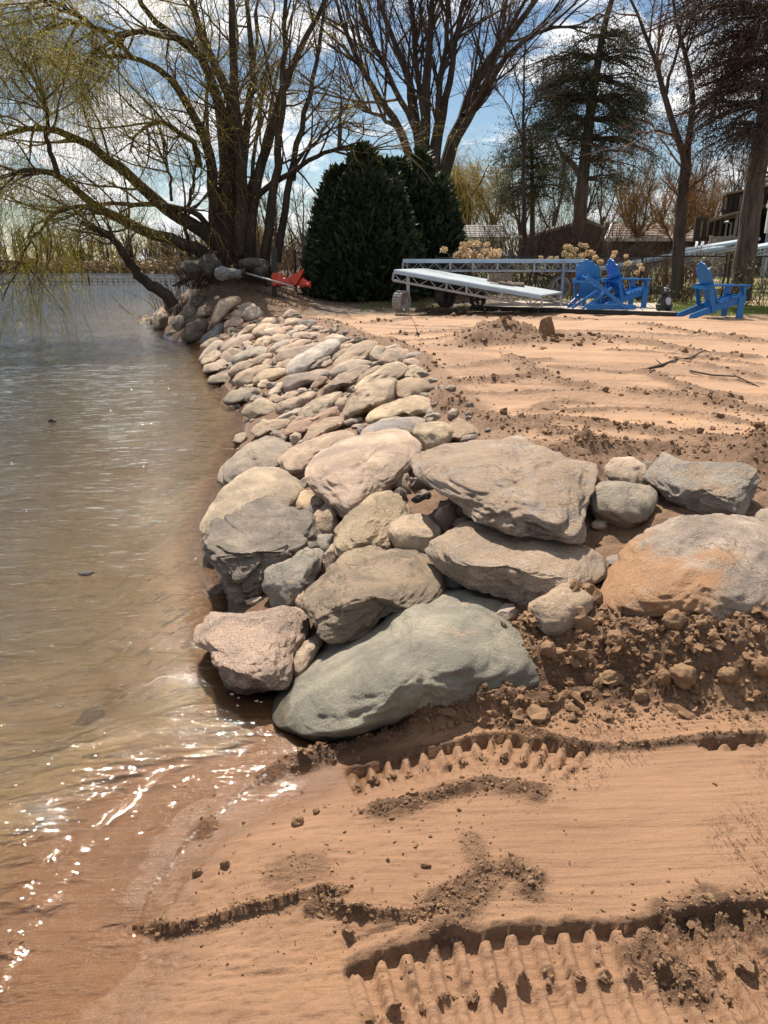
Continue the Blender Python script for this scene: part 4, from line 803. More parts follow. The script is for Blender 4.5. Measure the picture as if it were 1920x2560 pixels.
def circ_smooth(a, n):
    for _ in range(n): a = (np.roll(a, 1) + 2 * a + np.roll(a, -1)) / 4
    return a
STONES = []
def make_stone(idx, crop, ck, style, poly, label, o):
    ox, oy, sc = CROP[crop]
    P = np.array([[float(q) for q in s.split(',')] for s in poly.split()]) / sc + (ox, oy)
    A = P; B = np.roll(P, -1, 0); cr = A[:, 0] * B[:, 1] - B[:, 0] * A[:, 1]; ar = cr.sum() / 2
    c = np.array([((A[:, 0] + B[:, 0]) * cr).sum(), ((A[:, 1] + B[:, 1]) * cr).sum()]) / (6 * ar)
    # radius of the outline in every direction
    n = 96; th = np.arange(n) / n * 2 * np.pi; rad = np.zeros(n)
    for i, t in enumerate(th):
        d = np.array([math.cos(t), -math.sin(t)]); best = 0
        for a, b in zip(A - c, B - c):
            e = b - a; den = d[0] * e[1] - d[1] * e[0]
            if abs(den) < 1e-9: continue
            s = (a[0] * e[1] - a[1] * e[0]) / den; u = (a[0] * d[1] - a[1] * d[0]) / den
            if s > 0 and -1e-6 <= u <= 1 + 1e-6: best = max(best, s)
        rad[i] = best
    rad = circ_smooth(rad, 3 if style == 'r' else 1) * (1.09 if crop in 'ghi' else 1.0)
    hpx = P[:, 1].max() - P[:, 1].min(); wpx = P[:, 0].max() - P[:, 0].min()
    # where it stands: its outline's lower edge rests a little below the ground
    r0 = ray(c[0], c[1])
    p0 = hit(c[0], c[1]); dep = p0[1] / r0[1]
    lift = 0.22 * hpx * dep / F * (0.4 if o.get('sunk') else 1)
    if o.get('sunk'): lift = -0.02
    p0 = hit(c[0], c[1], lift); dep = p0[1] / r0[1] * o.get('push', 1.0); p0 = r0 * dep + np.array([0, 0, CAMH])
    px2m = dep / F
    view = -r0 / np.linalg.norm(r0); U = np.cross((0, 0, 1.0), view); U /= np.linalg.norm(U); Vv = np.cross(view, U)
    far = ss(dep, 4, 12)
    k = o.get('k', 0.6) * (1 + 0.35 * far) * (1.2 if crop in 'gh' or (crop == 'i' and not (c[0] < 545 and c[1] < 850)) else 1.3 if idx == 0 else 1.65 if crop in 'ef' and o.get('k', .6) >= .7 else 1.25)
    size = math.sqrt(hpx * wpx) * px2m
    pxr = math.sqrt(hpx * wpx) / 2.5
    sub = 5 if pxr > 75 else (4 if pxr > 34 else 3)
    v, f = ICO[sub]
    q = v.copy(); rs = np.random.default_rng(100 + idx)
    if True:
        ncut = 7 if style == 'a' or o.get('facet') else (4 if style == 'l' else (3 if pxr < 60 else 1))
        for _ in range(ncut):
            nn = rs.normal(size=3); nn /= np.linalg.norm(nn); d0 = rs.uniform(0.62, 0.86)
            h = q @ nn - d0; q = q - np.clip(h, 0, None)[:, None] * nn * 0.85
    if crop in 'ghi' and o.get('k', .6) > .45:           # laid stones: a flattened top and steeper flanks
        flat = rs.uniform(0.66, 0.92); nn = np.array([0.18 * rs.normal(), 0.10 + 0.15 * rs.normal(), 1.0]); nn /= np.linalg.norm(nn); h = q @ nn - flat; q = q - np.clip(h, 0, None)[:, None] * nn * 0.8
        nn = np.array([0.25 * rs.normal(), -1.0, 0.35]); nn /= np.linalg.norm(nn); h = q @ nn - rs.uniform(.6, .75); q = q - np.clip(h, 0, None)[:, None] * nn * 0.85
    if o.get('facet'):                                   # flat top, steep broken front
        for nn, d0 in (((0.05, 0.42, 0.9), 0.55), ((0.0, -0.78, 0.62), 0.50)):
            nn = np.array(nn) / np.linalg.norm(nn); h = q @ nn - d0; q = q - np.clip(h, 0, None)[:, None] * nn * 0.92
    sd = idx * 3.7
    low = fbm(v * 1.7 + sd, 4) * (0.075 if style == 'r' else 0.11); q = q * (1 + low)[:, None]
    rough = o.get('rough', 0.6 if style == 'r' else 0.9)
    if sub >= 4:
        if style == 'l' or o.get('band'): q = q * (1 + 0.020 * rough * fbm(np.stack([v[:, 0] * 2.5 + v[:, 1] * 2, v[:, 1] * 9 - v[:, 0] * 4, v[:, 2] * 5], 1) + sd, 3))[:, None]
        rid = 1 - np.abs(fbm(v * 4.5 + sd + 9, 3)); q = q * (1 + 0.040 * rough * (rid - 0.7))[:, None]
        if sub == 5: q = q * (1 + 0.012 * rough * fbm(v * 13 + sd, 4))[:, None]
        if style == 'h':
            q = q * (1 - 0.05 * ss(fbm(v * 7 + sd, 2), 0.2, 0.7) - 0.02 * np.abs(fbm(v * 22 + sd, 2)))[:, None]
        if o.get('crease'):
            lines_ = np.abs(fbm(np.stack([v[:, 0] * 0.7 - v[:, 1] * 0.6, v[:, 1] * 1.9 + v[:, 0] * 1.2, v[:, 2]], 1) + 3, 2)); q = q * (1 - 0.11 * np.exp(-(lines_ / 0.13) ** 2))[:, None]
        if o.get('groove'):
            l = v[:, 1] - 0.62 * v[:, 0] - 0.12; q = q * (1 - 0.085 * np.exp(-(l / 0.09) ** 2) * ss(v[:, 0], -0.35, -0.1) * (1 - ss(v[:, 0], 0.35, 0.6)) * (v[:, 2] > 0))[:, None]
    # lay it out: traced outline across, leaning back with the slope, with a depth of its own
    tha = np.arctan2(q[:, 1], q[:, 0]); fi = (tha / (2 * np.pi) * n) % n; i0 = np.floor(fi).astype(int) % n; w = fi - np.floor(fi)
    Rr = (rad[i0] * (1 - w) + rad[(i0 + 1) % n] * w) * px2m
    down = np.where(q[:, 1] < 0, 1.12 if idx else 1.0, 1.0)
    x2, y2 = q[:, 0] * Rr, q[:, 1] * Rr * down
    D = (0.58 if crop in 'ghi' else 0.45) * (0.55 * hpx + 0.45 * wpx) * px2m * (1 if not o.get('sunk') else .5)
    if o.get('name') == 'slate_shard': D *= 0.25
    V = Vv - k * view
    near_by = 1 - (-k * y2 + q[:, 2] * D) / (dep * np.linalg.norm(r0))   # parts nearer the eye were traced larger than they are
    x2, y2 = x2 * near_by, y2 * near_by
    loc = x2[:, None] * U + y2[:, None] * V + (q[:, 2] * D)[:, None] * view
    ob = mesh_np(o.get('name', 'stone'), loc, f, MAT['stone'])
    ob.location = p0
    point_shade = crop == 'i' and c[0] < 545 and c[1] < 850  # stones on the point get the willow's shade painted into their colour
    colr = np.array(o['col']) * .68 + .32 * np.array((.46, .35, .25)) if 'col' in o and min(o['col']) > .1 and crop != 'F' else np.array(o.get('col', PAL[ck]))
    cc = np.minimum(colr * (0.5 if point_shade else 1.32 if 'col' in o and min(o['col']) > .1 else 1.0), .68) * (1 + 0.13 * np.clip(rs.normal(), -1.6, 1.2)) * (1 + 0.012 * rs.normal(size=3))
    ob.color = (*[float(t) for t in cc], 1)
    ob['speck'] = float(o.get('speck', rs.choice([0, 0, .15, .35]))); ob['band'] = float(o.get('band', 0.45 if style == 'l' else 0.1))
    ob['dust'] = float(o.get('dust', rs.uniform(0.15, 0.6))); ob['rough'] = float(rough); ob['rust'] = float(o.get('rust', 0))
    STONES.append(dict(ob=ob, p=p0, size=size, asp=wpx / hpx, ck=ck, style=style, label=label, hero=o.get('hero'), c=c, o=o))
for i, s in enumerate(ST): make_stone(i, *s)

# words for the stones that have none of their own yet: look first, then what they lie beside
lands = [s for s in STONES if s['hero']]; used = set(s['label'] for s in STONES if s['label'])
for s in STONES:
    ob = s['ob']
    if s['label'] is None:
        sz = 'tiny' if s['size'] < 0.14 else 'small' if s['size'] < 0.26 else 'mid-sized' if s['size'] < 0.45 else 'large'
        shp = 'long' if s['asp'] > 2.0 else 'rounded' if s['style'] == 'r' else 'angular' if s['style'] == 'a' else 'layered'
        near_ = sorted([l for l in lands if l is not s], key=lambda l: np.linalg.norm((l['c'] - s['c']) * (1, 1.5)))[:6]
        for j, l in enumerate(near_):
            dx, dy = s['c'] - l['c']
            rel = ('just behind' if dy < 0 else 'just in front of') if abs(dy) * 1.6 > abs(dx) else ('on the lake side of' if dx < 0 else 'on the sand side of')
            lab = f"{sz} {shp} {CN[s['ck']]} stone {rel} {l['hero']}"
            if lab not in used: break
        s['label'] = lab; used.add(lab)
    tag(ob, s['label'], 'boulder' if s['o'].get('name') == 'boulder' else ('shard' if 'shard' in ob.name else 'stone'), 'stones of the riprap shore')

# small rubble filling the joints, more than anyone would count
def scatter_lumps(name, pts, sizes, mat, label, flat=0.75, seed=3, sub_small=0, jit=0.22, kind='stuff', sink=0.35, attrs=None):
    rs = np.random.default_rng(seed); vs, fs, off = [], [], 0; pts = np.asarray(pts); sizes = np.asarray(sizes)
    for sb in (0, 1, 2):
        k = np.where(np.digitize(sizes, [0.017, 0.05]) == sb)[0] if sub_small == 0 else (np.arange(len(sizes)) if sb == sub_small else np.array([], int))
        if not len(k): continue
        v, f = ICO[sb]; nv = len(v)
        d = v[None] * (1 + jit * rs.normal(size=(len(k), nv, 1)))
        s3 = sizes[k][:, None] * rs.uniform(0.5, 1.35, (len(k), 3)) * (1, 1, flat)
        a = rs.uniform(0, 6.28, len(k)); ca, sa = np.cos(a)[:, None], np.sin(a)[:, None]
        d = d * s3[:, None]; x = d[..., 0] * ca - d[..., 1] * sa; y = d[..., 0] * sa + d[..., 1] * ca
        P = np.stack([x, y, d[..., 2]], -1) + pts[k][:, None] + np.array([0, 0, 1])[None, None] * (s3[:, 2] * (0.5 - sink))[:, None, None]
        vs.append(P.reshape(-1, 3)); fs.append((f[None] + (np.arange(len(k)) * nv)[:, None, None] + off).reshape(-1, 3)); off += len(k) * nv
    o = mesh_np(name, np.vstack(vs), np.vstack(fs), mat, smooth=False)
    return tag(o, label, None, kind=kind)
MAT['rubble'] = plain('rubble', (0.30, 0.235, 0.175), (0.17, 0.13, 0.10), 3, 0.85, 0.4, 60, coord='Position', island=0.3)
pp, sz = [], []
while len(pp) < 420:
    y = rng.uniform(2.9, 17.5); x = rng.uniform(-4.6, 1.2); s = float(shore_dist(x, y))
    if 0.1 < s < 2.2: pp.append((x, y)); sz.append(rng.uniform(0.03, 0.09))
pp = np.array(pp); zz = ground(pp[:, 0], pp[:, 1])
scatter_lumps('rubble', np.column_stack([pp, zz]), np.array(sz), MAT['rubble'], 'small rubble filling the joints between the shore stones', sub_small=1, jit=0.12)

# ------------------------------------------------------------------ crumbs and clods of damp sand
m, g, b = new_mat('sand_clod'); MAT['clod'] = m
pos = g.n('ShaderNodeNewGeometry').outputs['Position']; ri = g.n('ShaderNodeNewGeometry').outputs['Random Per Island']
col = g.mix(ri, (0.20, 0.115, 0.066, 1), (0.30, 0.185, 0.108, 1)); col = g.mix(g.ramp(g.noise(pos, 300, 2), 0.4, 0.6), col, g.mix(1.0, col, (0.75, 0.73, 0.7, 1), 'MULTIPLY'))
g.l(col, b.inputs['Base Color']); b.inputs['Roughness'].default_value = 0.95; b.inputs['Specular IOR Level'].default_value = 0.15
g.l(g.bump(g.noise(pos, 160, 4, 0.75), 0.8, 0.008), b.inputs['Normal'])
pp, sz = [], []
def sow(P, n, spread, size):
    P = np.asarray(P)[:, :2]; seg = np.linalg.norm(np.diff(P, axis=0), axis=1); cum = np.concatenate([[0], np.cumsum(seg)])
    a = rng.uniform(0, cum[-1], n); x = np.interp(a, cum, P[:, 0]); y = np.interp(a, cum, P[:, 1])
    for i in range(n): pp.append((x[i] + rng.normal() * spread, y[i] + rng.normal() * spread)); sz.append(size * rng.lognormal(-0.15, 0.5))
for P, hh, w, nc, cs in RIDGES:
    L = np.linalg.norm(np.diff(P[:, :2], axis=0), axis=1).sum(); nc = nc * (0.4 if P[0, 1] > 5 else 1); sow(P, int(nc * L * 1.5), w * 0.75, cs * 0.42); sow(P, int(nc * L * 0.6), w * 1.7, cs * 0.22)
for P, w, pitch, a in TRACKS[:2]:                                   # crumbs broken off at the end of every cleat print
    Q = P[:, :2]; seg = np.linalg.norm(np.diff(Q, axis=0), axis=1); cum = np.concatenate([[0], np.cumsum(seg)])
    for k in range(int(cum[-1] / pitch)):
        s_ = (k + .5) * pitch; x = np.interp(s_, cum, Q[:, 0]); y = np.interp(s_, cum, Q[:, 1]); j = min(np.searchsorted(cum, s_), len(seg)) - 1; d_ = (Q[j + 1] - Q[j]) / seg[j]; nn = np.array([d_[1], -d_[0]])
        for _ in range(rng.integers(5, 10)): pp.append(np.array([x, y]) + nn * (a + .008 * rng.normal()) + d_ * .013 * rng.normal()); sz.append(0.0062 * rng.lognormal(0, .45))
for _ in range(3800):                                                # the caved bank
    x = rng.uniform(0.15, 2.0); y = rng.uniform(2.40, 3.1); pp.append((x, y)); sz.append(0.0055 * rng.lognormal(0, 0.75))
for _ in range(700):
    x = rng.uniform(0.2, 2.2); y = 2.42 - abs(rng.normal()) * 0.07; pp.append((x, y)); sz.append(0.0035 * rng.lognormal(0, 0.5))
for _ in range(420):                                                 # loose crumbs on the flat
    p = hit(rng.uniform(420, 1250) * DS, rng.uniform(1640, 2100) * DS); pp.append(p[:2]); sz.append(0.0028 * rng.lognormal(0, 0.6))
for _ in range(900):
    p = hit(rng.uniform(950, 1659) * DS, rng.uniform(880, 1000) * DS); pp.append(p[:2] + rng.normal(size=2) * .05); sz.append(0.006 * rng.lognormal(0, 0.5))
for _ in range(500): pp.append(PILE[:2] + rng.normal(size=2) * (0.75, 0.32)); sz.append(0.012 * rng.lognormal(0, 0.5))
pp = np.array(pp); sz = np.minimum(np.array(sz), 0.06); keep = shore_dist(pp[:, 0], pp[:, 1]) > 0.06; pp, sz = pp[keep], sz[keep]
scatter_lumps('sand_crumbs', np.column_stack([pp, ground(pp[:, 0], pp[:, 1])]), sz, MAT['clod'], 'damp brown sand crumbs thrown along the machine tracks', flat=0.85, jit=0.27)
# the clods big enough to pick up one by one
CL = [(1322, 1457, 20, 'big pitted sand clod lying under the orange-stained boulder\'s bank'), (1472, 1460, 24, 'big knobbly sand clod with a lit cap at the foot of the bank'), (1430, 1470, 15, 'rounded sand clod beside the knobbly one at the foot of the bank'),
      (1290, 1480, 12, 'stacked sand clod on the slope next to the big pitted one'), (1385, 1498, 12, 'small dark clod in the crumbs below the bank'), (1645, 1440, 20, 'smooth sand clod at the foot of the bank by the picture edge'),
      (1570, 1455, 18, 'broad sand clod sunk in the crumbs at the bank foot'), (643, 1775, 11, 'three-cornered clod lying on the smooth track slab'), (683, 1752, 7, 'small upright clod on the smooth track slab'),
      (428, 1886, 9, 'dark round clod on the slab near the water'), (487, 1872, 8, 'dark clod beside the round one on the slab near the water'), (920, 1870, 8, 'finger-shaped crumb of sand lying flat on the slab'),
      (1180, 1430, 17, 'sand clod in the channel beside the green-grey boulder'), (1330, 1395, 18, 'dark clod stuck on the bank face below the orange stain'),
      (1455, 1345, 20, 'crusted clod jutting from the bank below the orange-stained boulder')]
for i, (x, y, r_, lab) in enumerate(CL):
    p = hit(x * DS, (y + r_ * .6) * DS); rr = r_ * DS / F * np.linalg.norm(p - (0, 0, CAMH)); v, f = ICO[3]
    rs = np.random.default_rng(i); q = v * (1 + 0.18 * fbm(v * 1.6 + i * 5, 3) + 0.08 * fbm(v * 5 + i, 3))[:, None] * rs.uniform(0.8, 1.2, 3)
    if 'finger' in lab: q = q * (1.6, 0.5, 0.5)
    ob = mesh_np('sand_clod', q * rr, f, MAT['clod']); ob.location = (p[0], p[1], float(ground(p[0], p[1])[0]) + rr * 0.45)
    tag(ob, lab, 'sand clod', 'clods of sand')
# ------------------------------------------------------------------ growing things
def tubes(P, Rr, k, vs, fs, off):
    """many tubes of equal length at once: P (n,m,3), Rr (n,m)"""
    n, m_ = P.shape[:2]
    tg = np.gradient(P, axis=1); tg /= np.linalg.norm(tg, axis=2)[..., None] + 1e-9
    ref = np.where(np.abs(tg[:, :1, 2:3]) > 0.8, np.array([1., 0, 0]), np.array([0, 0, 1.]))
    a = np.cross(tg, np.broadcast_to(ref, tg.shape)); a /= np.linalg.norm(a, axis=2)[..., None] + 1e-9; b = np.cross(tg, a)
    th = np.arange(k) / k * 2 * np.pi
    v = P[:, :, None] + Rr[:, :, None, None] * (np.cos(th)[None, None, :, None] * a[:, :, None] + np.sin(th)[None, None, :, None] * b[:, :, None])
    i = np.arange(n)[:, None, None] * (m_ * k) + np.arange(m_ - 1)[None, :, None] * k; j = np.arange(k)[None, None, :]; j2 = (j + 1) % k
    f = np.stack([i + j, i + j2, i + k + j2, i + k + j], -1).reshape(-1, 4) + off
    vs.append(v.reshape(-1, 3)); fs.append(f); return off + n * m_ * k
class Tree:
    def __init__(s, seed): s.rs = np.random.default_rng(seed); s.layers = {}
    def put(s, part, P, Rr, k): s.layers.setdefault(part, []).append((P, Rr, k))
    def kids(s, P, Rr, M, t0, t1, ang, L, m_, r0, wob=0.12, trop=(0, 0, 0), taper=0.25, angj=0.25, lenj=0.35, decay=0.5):
        """M side shoots for each of the n parents; returns points and radii"""
        rs = s.rs; n, mp = P.shape[:2]; t = np.sort(rs.uniform(t0, t1, (n, M)), 1)
        fi = t * (mp - 1); i0 = np.clip(fi.astype(int), 0, mp - 2); w = (fi - i0)[..., None]; ii = np.arange(n)[:, None]
        base = P[ii, i0] * (1 - w) + P[ii, i0 + 1] * w; tg = P[ii, i0 + 1] - P[ii, i0]; tg /= np.linalg.norm(tg, axis=2)[..., None] + 1e-9
        pr = Rr[ii, i0] * (1 - w[..., 0]) + Rr[ii, i0 + 1] * w[..., 0]
        q = rs.normal(size=tg.shape); q -= (q * tg).sum(2)[..., None] * tg; q /= np.linalg.norm(q, axis=2)[..., None] + 1e-9
        a = ang + angj * rs.normal(size=t.shape); d = tg * np.cos(a)[..., None] + q * np.sin(a)[..., None]
        ln = L * (1 - decay * (t - t0) / max(t1 - t0, 1e-6)) * np.exp(lenj * rs.normal(size=t.shape))
        N_ = n * M; base = base.reshape(N_, 3); d = d.reshape(N_, 3); ln = ln.reshape(N_); pr = pr.reshape(N_)
        pts = np.zeros((N_, m_, 3)); pts[:, 0] = base; st = (ln / (m_ - 1))[:, None]; tv = np.asarray(trop, float)
        for i in range(1, m_):
            d = d + wob * rs.normal(size=d.shape) + tv; d /= np.linalg.norm(d, axis=1)[:, None]; pts[:, i] = pts[:, i - 1] + d * st
        r = np.minimum(r0, pr * 0.75)[:, None] * np.linspace(1, taper, m_)[None]
        return pts, r
    def limb(s, pts, r0, r1, m_=14, wob=0.0):
        pts = np.asarray(pts, float); seg = np.linalg.norm(np.diff(pts, axis=0), axis=1); c = np.concatenate([[0], np.cumsum(seg)]); u = np.linspace(0, c[-1], m_)
        # rounded through the given points
        q = np.stack([np.interp(u, c, pts[:, i]) for i in range(3)], 1)
        for _ in range(2): q[1:-1] = (q[:-2] + 2 * q[1:-1] + q[2:]) / 4
        q[1:-1] += wob * s.rs.normal(size=(m_ - 2, 3))
        return q[None], np.linspace(r0, r1, m_)[None]
    def build(s, root, mats, world=False):
        """each layer becomes one part of the tree; points are in the scene, parts hang on the root"""
        loc = np.array(root.location)
        for part, lst in s.layers.items():
            vs, fs, off = [], [], 0
            for P, Rr, k in lst: off = tubes(P, Rr, k, vs, fs, off)
            ob = mesh_np(part.split('#')[0], np.vstack(vs) - loc, np.vstack(fs), mats[part], root, smooth=True)
            if part.split('#')[0] not in ('trunk', 'limb'): ob['kind'] = 'stuff'
def cat(lst): return np.concatenate([a for a, b in lst]), np.concatenate([b for a, b in lst])
def sprays(c, size, rs, aspect=0.45, droop=None, up=None):
    """leaf sprays: one bent leaf-shaped quad pair at every point; c (n,3)"""
    n = len(c); d = rs.normal(size=(n, 3)) if droop is None else droop + 0.5 * rs.normal(size=(n, 3))
    d /= np.linalg.norm(d, axis=1)[:, None]; q = np.cross(d, rs.normal(size=(n, 3))); q /= np.linalg.norm(q, axis=1)[:, None] + 1e-9
    nn = np.cross(d, q); L = size * rs.uniform(0.6, 1.4, n)[:, None]; w = L * aspect
    v = np.stack([c, c + d * L * .5 + q * w * .5 + nn * w * .15, c + d * L, c + d * L * .5 - q * w * .5 + nn * w * .15], 1)
    return v.reshape(-1, 3), (np.arange(n)[:, None] * 4 + np.arange(4)[None])
def crop_line(pts, crop, y0, y1):
    """traced line of a limb with its distance running from y0 to y1"""
    ox, oy, sc = crop; n = len(pts)
    return np.array([at_y(p[0] / sc + ox, p[1] / sc + oy, y0 + (y1 - y0) * i / (n - 1)) for i, p in enumerate(pts)])
CA, CB = (0, 0, 1.728), (960, 0, 1.728)

# --- the old willow on the point
wt = Tree(11); WY = 23.0
w0 = at_y(590, 655, WY); w0[2] = 1.55
LIMBS = [ # traced points in crop A, far/near distance, thick and thin radius
 ([(935,1060),(930,1000),(925,850),(915,700),(880,560),(800,420),(740,330),(660,270),(560,235),(440,230),(340,280)],23,21.5,.20,.025),
 ([(975,1060),(965,900),(985,600),(950,450),(900,300),(850,190),(760,160),(690,140),(640,100),(600,20),(560,-120),(500,-260)],23,22,.24,.03),
 ([(1000,1060),(1010,800),(1010,600),(1000,400),(960,350),(900,230),(850,100),(820,0),(790,-140),(760,-300)],23.2,24,.24,.035),
 ([(1030,1080),(1050,900),(1040,700),(1020,500),(1010,400),(1005,200),(1000,0),(990,-160),(960,-330)],22.6,22.4,.22,.035),
 ([(1060,1080),(1045,700),(1080,450),(1090,250),(1080,100),(1070,0),(1060,-150),(1080,-320)],23.4,25,.17,.03),
 ([(1075,1100),(1085,900),(1110,750),(1160,600),(1200,450),(1230,330),(1290,200),(1360,120),(1410,0),(1440,-120),(1500,-260)],22.7,23.5,.18,.03),
 ([(1140,1130),(1170,950),(1190,750),(1210,550),(1220,350),(1225,200),(1230,50),(1240,-120)],22.2,22.2,.15,.04),
 ([(1195,1110),(1240,880),(1260,700),(1310,520),(1350,370),(1380,200),(1395,60),(1410,-120)],22.4,23,.12,.03),
 ([(1085,900),(1130,820),(1230,760),(1330,700),(1430,640),(1520,630),(1620,655)],22.7,21.5,.10,.03),
 ([(940,1040),(850,980),(720,900),(640,850),(580,770),(540,740),(440,660),(350,610),(220,540),(100,560),(0,580),(-90,640)],22.8,19.5,.21,.03),
 ([(900,1090),(820,1060),(700,1020),(600,1000),(510,940),(430,900),(360,860),(300,800),(250,740),(160,720),(80,740),(0,770),(-90,800)],22.4,18.5,.19,.03),
 ([(250,740),(215,650),(200,580),(205,480),(190,400),(150,330),(90,250)],19.4,18.5,.07,.02),
 ([(745,1295),(690,1255),(600,1195),(550,1130),(500,1050),(430,980),(350,960)],20.6,19.0,.17,.05),
 ([(430,900),(300,890),(220,930),(170,990),(110,1060),(60,1180),(10,1300)],20.3,18.6,.06,.012),
 ([(860,700),(850,620),(780,580),(700,520),(640,530),(590,580),(560,660)],22.9,21.0,.10,.02),
 ([(900,960),(820,900),(640,880),(440,880),(330,890),(200,930),(120,1010)],22.6,20.0,.09,.02),
 ([(820,1090),(800,950),(830,800),(850,740),(840,690)],22.8,22.0,.07,.02),
 ([(850,190),(760,170),(620,130),(540,150),(440,190),(380,260),(330,350)],22.4,20.5,.10,.02),
 ([(760,145),(600,135),(480,150),(380,110),(250,100),(150,150)],22.2,20.0,.08,.02),
 ([(560,230),(420,120),(300,40),(200,0),(100,30)],21.8,19.0,.07,.02),
 ([(740,850),(735,760),(700,660),(660,600),(600,560)],22.4,21.5,.045,.015),
 ([(1270,760),(1340,640),(1420,560),(1500,520),(1580,560)],22.5,21.5,.05,.015),
]
big = []; mids = []
for pts, y0, y1, r0, r1 in LIMBS:
    P, Rr = wt.limb(crop_line(pts, CA, y0, y1), r0, r1, 18, 0.02); big.append((P, Rr))
for q in [(-7.5, 29, 11.5), (-5.8, 31, 12.5), (-4.2, 30, 13), (-2.6, 29.5, 11.5), (-6.6, 27, 9.5), (-3.4, 27.5, 10.5)]:  # added limbs reaching back and up, put in to shade the mound
    P, Rr = wt.limb([w0 + (wt.rs.uniform(-.4, .4), .3, .4), w0 + (0.35 * (q[0] - w0[0]), 2.2, 3.6), ((q[0] + w0[0]) / 2 + .3, (q[1] + w0[1]) / 2 + .9, q[2] * .75), q], .085, .02, 18, .03); big.append((P, Rr)); LIMBS.append((0, 0, 0, .17, .03))
P0, R0 = cat(big); P0[:, 0, 2] -= 0.12
for i in range(len(LIMBS)):
    wt.put('limb#%d' % i, P0[i:i + 1], R0[i:i + 1], 10 if LIMBS[i][3] > .1 else 7)
k1 = wt.kids(P0, R0, 12, 0.28, 0.99, 0.75, 2.3, 9, 0.034, 0.13, (-0.03, -0.02, 0.06), lenj=.35)
k2 = wt.kids(*k1, 6, 0.15, 1.0, 0.7, 1.05, 6, 0.012, 0.16, (-0.01, 0, 0.0), lenj=.35)
k3 = wt.kids(*k2, 3, 0.2, 1.0, 0.7, 0.6, 3, 0.006, 0.18, (0, 0, -0.06))
wt.put('branches', *k1, 4); wt.put('young_twigs', *k2, 3); wt.put('young_twigs', *k3, 3)
# pendulous yellow-green shoots: thick curtains over the lake, sparse over the land
def curtain(src, keep, n, L, m_, r):
    P, Rr = src; x = P[:, -1, 0] / P[:, -1, 1]; pr = keep(P); sel = np.where(wt.rs.random(len(P)) < pr)[0]
    if not len(sel): return
    k = wt.kids(P[sel], Rr[sel], n, 0.3, 1.0, 0.9, L, m_, r, 0.10, (0, 0, -0.30), lenj=.4, decay=.1, taper=.5)
    wt.put('hanging_shoots', *k, 3); shoots.append(k[0])
shoots = []
lake = lambda P: np.clip(0.95 - 0.5 * ss(P[:, -1, 0], -7.5, -4.0) - 0.30 * ss(P[:, -1, 0], -4.5, -1.5), 0.05, 1)
curtain(k2, lambda P: 0.75 * lake(P), 3, 1.25, 6, 0.0048)
curtain(k3, lambda P: 0.30 * lake(P), 2, 1.1, 6, 0.0045)
droop = lambda P: 0.9 * np.exp(-((P[:, -1, 0] + 9.6) / 1.6) ** 2) * (P[:, -1, 2] < 4.5) + 0.5 * np.exp(-((P[:, -1, 0] + 6.2) / 1.0) ** 2) * (P[:, -1, 2] < 3.2) + 1.3 * (P[:, -1, 0] < -6.8) * (P[:, -1, 2] > 5.5)
curtain(k2, lambda P: 0.95 * droop(P), 5, 1.8, 7, 0.0055)
root = empty('willow_tree', w0, 'old many-stemmed willow with drooping yellow-green shoots leaning over the lake', 'tree')
mats = {k: (MAT['willow_strand'] if k == 'hanging_shoots' else MAT['willow_twig'] if k == 'young_twigs' else MAT['bark_willow'] if k.startswith('limb') else MAT['twig_brown']) for k in wt.layers}
wt.build(root, mats)
tips = np.concatenate([s[:, 1:].reshape(-1, 3) for s in shoots]); tips = tips[wt.rs.random(len(tips)) < 0.55]
v, f = sprays(tips, 0.06, wt.rs, 0.22, np.array([0, 0, -0.8])); tag(mesh_np('young_leaves', v - w0, f, MAT['willow_strand'], root), kind='stuff')
mb = MB()                                              # root flare and tangle
for i in range(16):
    a = i / 16 * 6.28 + .2; st = w0 + np.array([0.75 * math.cos(a) * .9, 0.55 * math.sin(a), 0.18]); en = st + np.array([math.cos(a) * rng.uniform(.6, 1.4), math.sin(a) * rng.uniform(.4, .9), -0.55])
    mid_ = (st + en) / 2 + (0.1 * rng.normal(), 0, 0.05); mb.tube(np.array([st, mid_, en]) - w0, [0.09, 0.06, 0.03], 6)
mb.build('roots', MAT['bark_willow'], root, True)

# --- the big many-stemmed maple behind the evergreens
mt = Tree(5); MY = 31.0
ML = [([(235,860),(245,790),(290,620),(340,500),(400,350),(460,230),(560,120),(640,30),(720,-80),(800,-180)],31,32,.30,.04),
 ([(185,860),(175,660),(182,450),(190,250),(200,100),(212,-50),(220,-200)],31,31,.27,.05),
 ([(170,860),(150,640),(138,450),(100,300),(50,200),(20,100),(-30,0),(-80,-140)],31,33,.24,.04),
 ([(160,860),(110,650),(60,550),(0,450),(-80,330),(-150,200),(-200,60),(-230,-80)],31,30,.2,.04),
 ([(205,860),(222,650),(260,480),(290,300),(320,150),(350,0),(365,-140)],31,30,.22,.04),
 ([(255,800),(300,610),(390,480),(430,400),(490,300),(560,200),(650,130),(780,100),(880,120)],31,29,.2,.03),
 ([(185,700),(180,560),(150,400),(130,200),(120,0),(105,-150)],31,32,.15,.04),
 ([(200,700),(232,560),(240,350),(270,180),(280,0),(300,-150)],31,30,.16,.04),
 ([(180,720),(150,580),(90,450),(40,380),(-40,200),(-100,50),(-140,-80)],31,29,.15,.03),
 ([(345,500),(430,390),(480,250),(520,100),(540,-50)],31,33,.12,.03),
 ([(60,550),(-20,500),(-100,460),(-180,450)],30.5,29,.09,.02)]
bl = [mt.limb(crop_line(p, CB, a, b), r0, r1, 14, 0.03) for p, a, b, r0, r1 in ML]; P0, R0 = cat(bl)
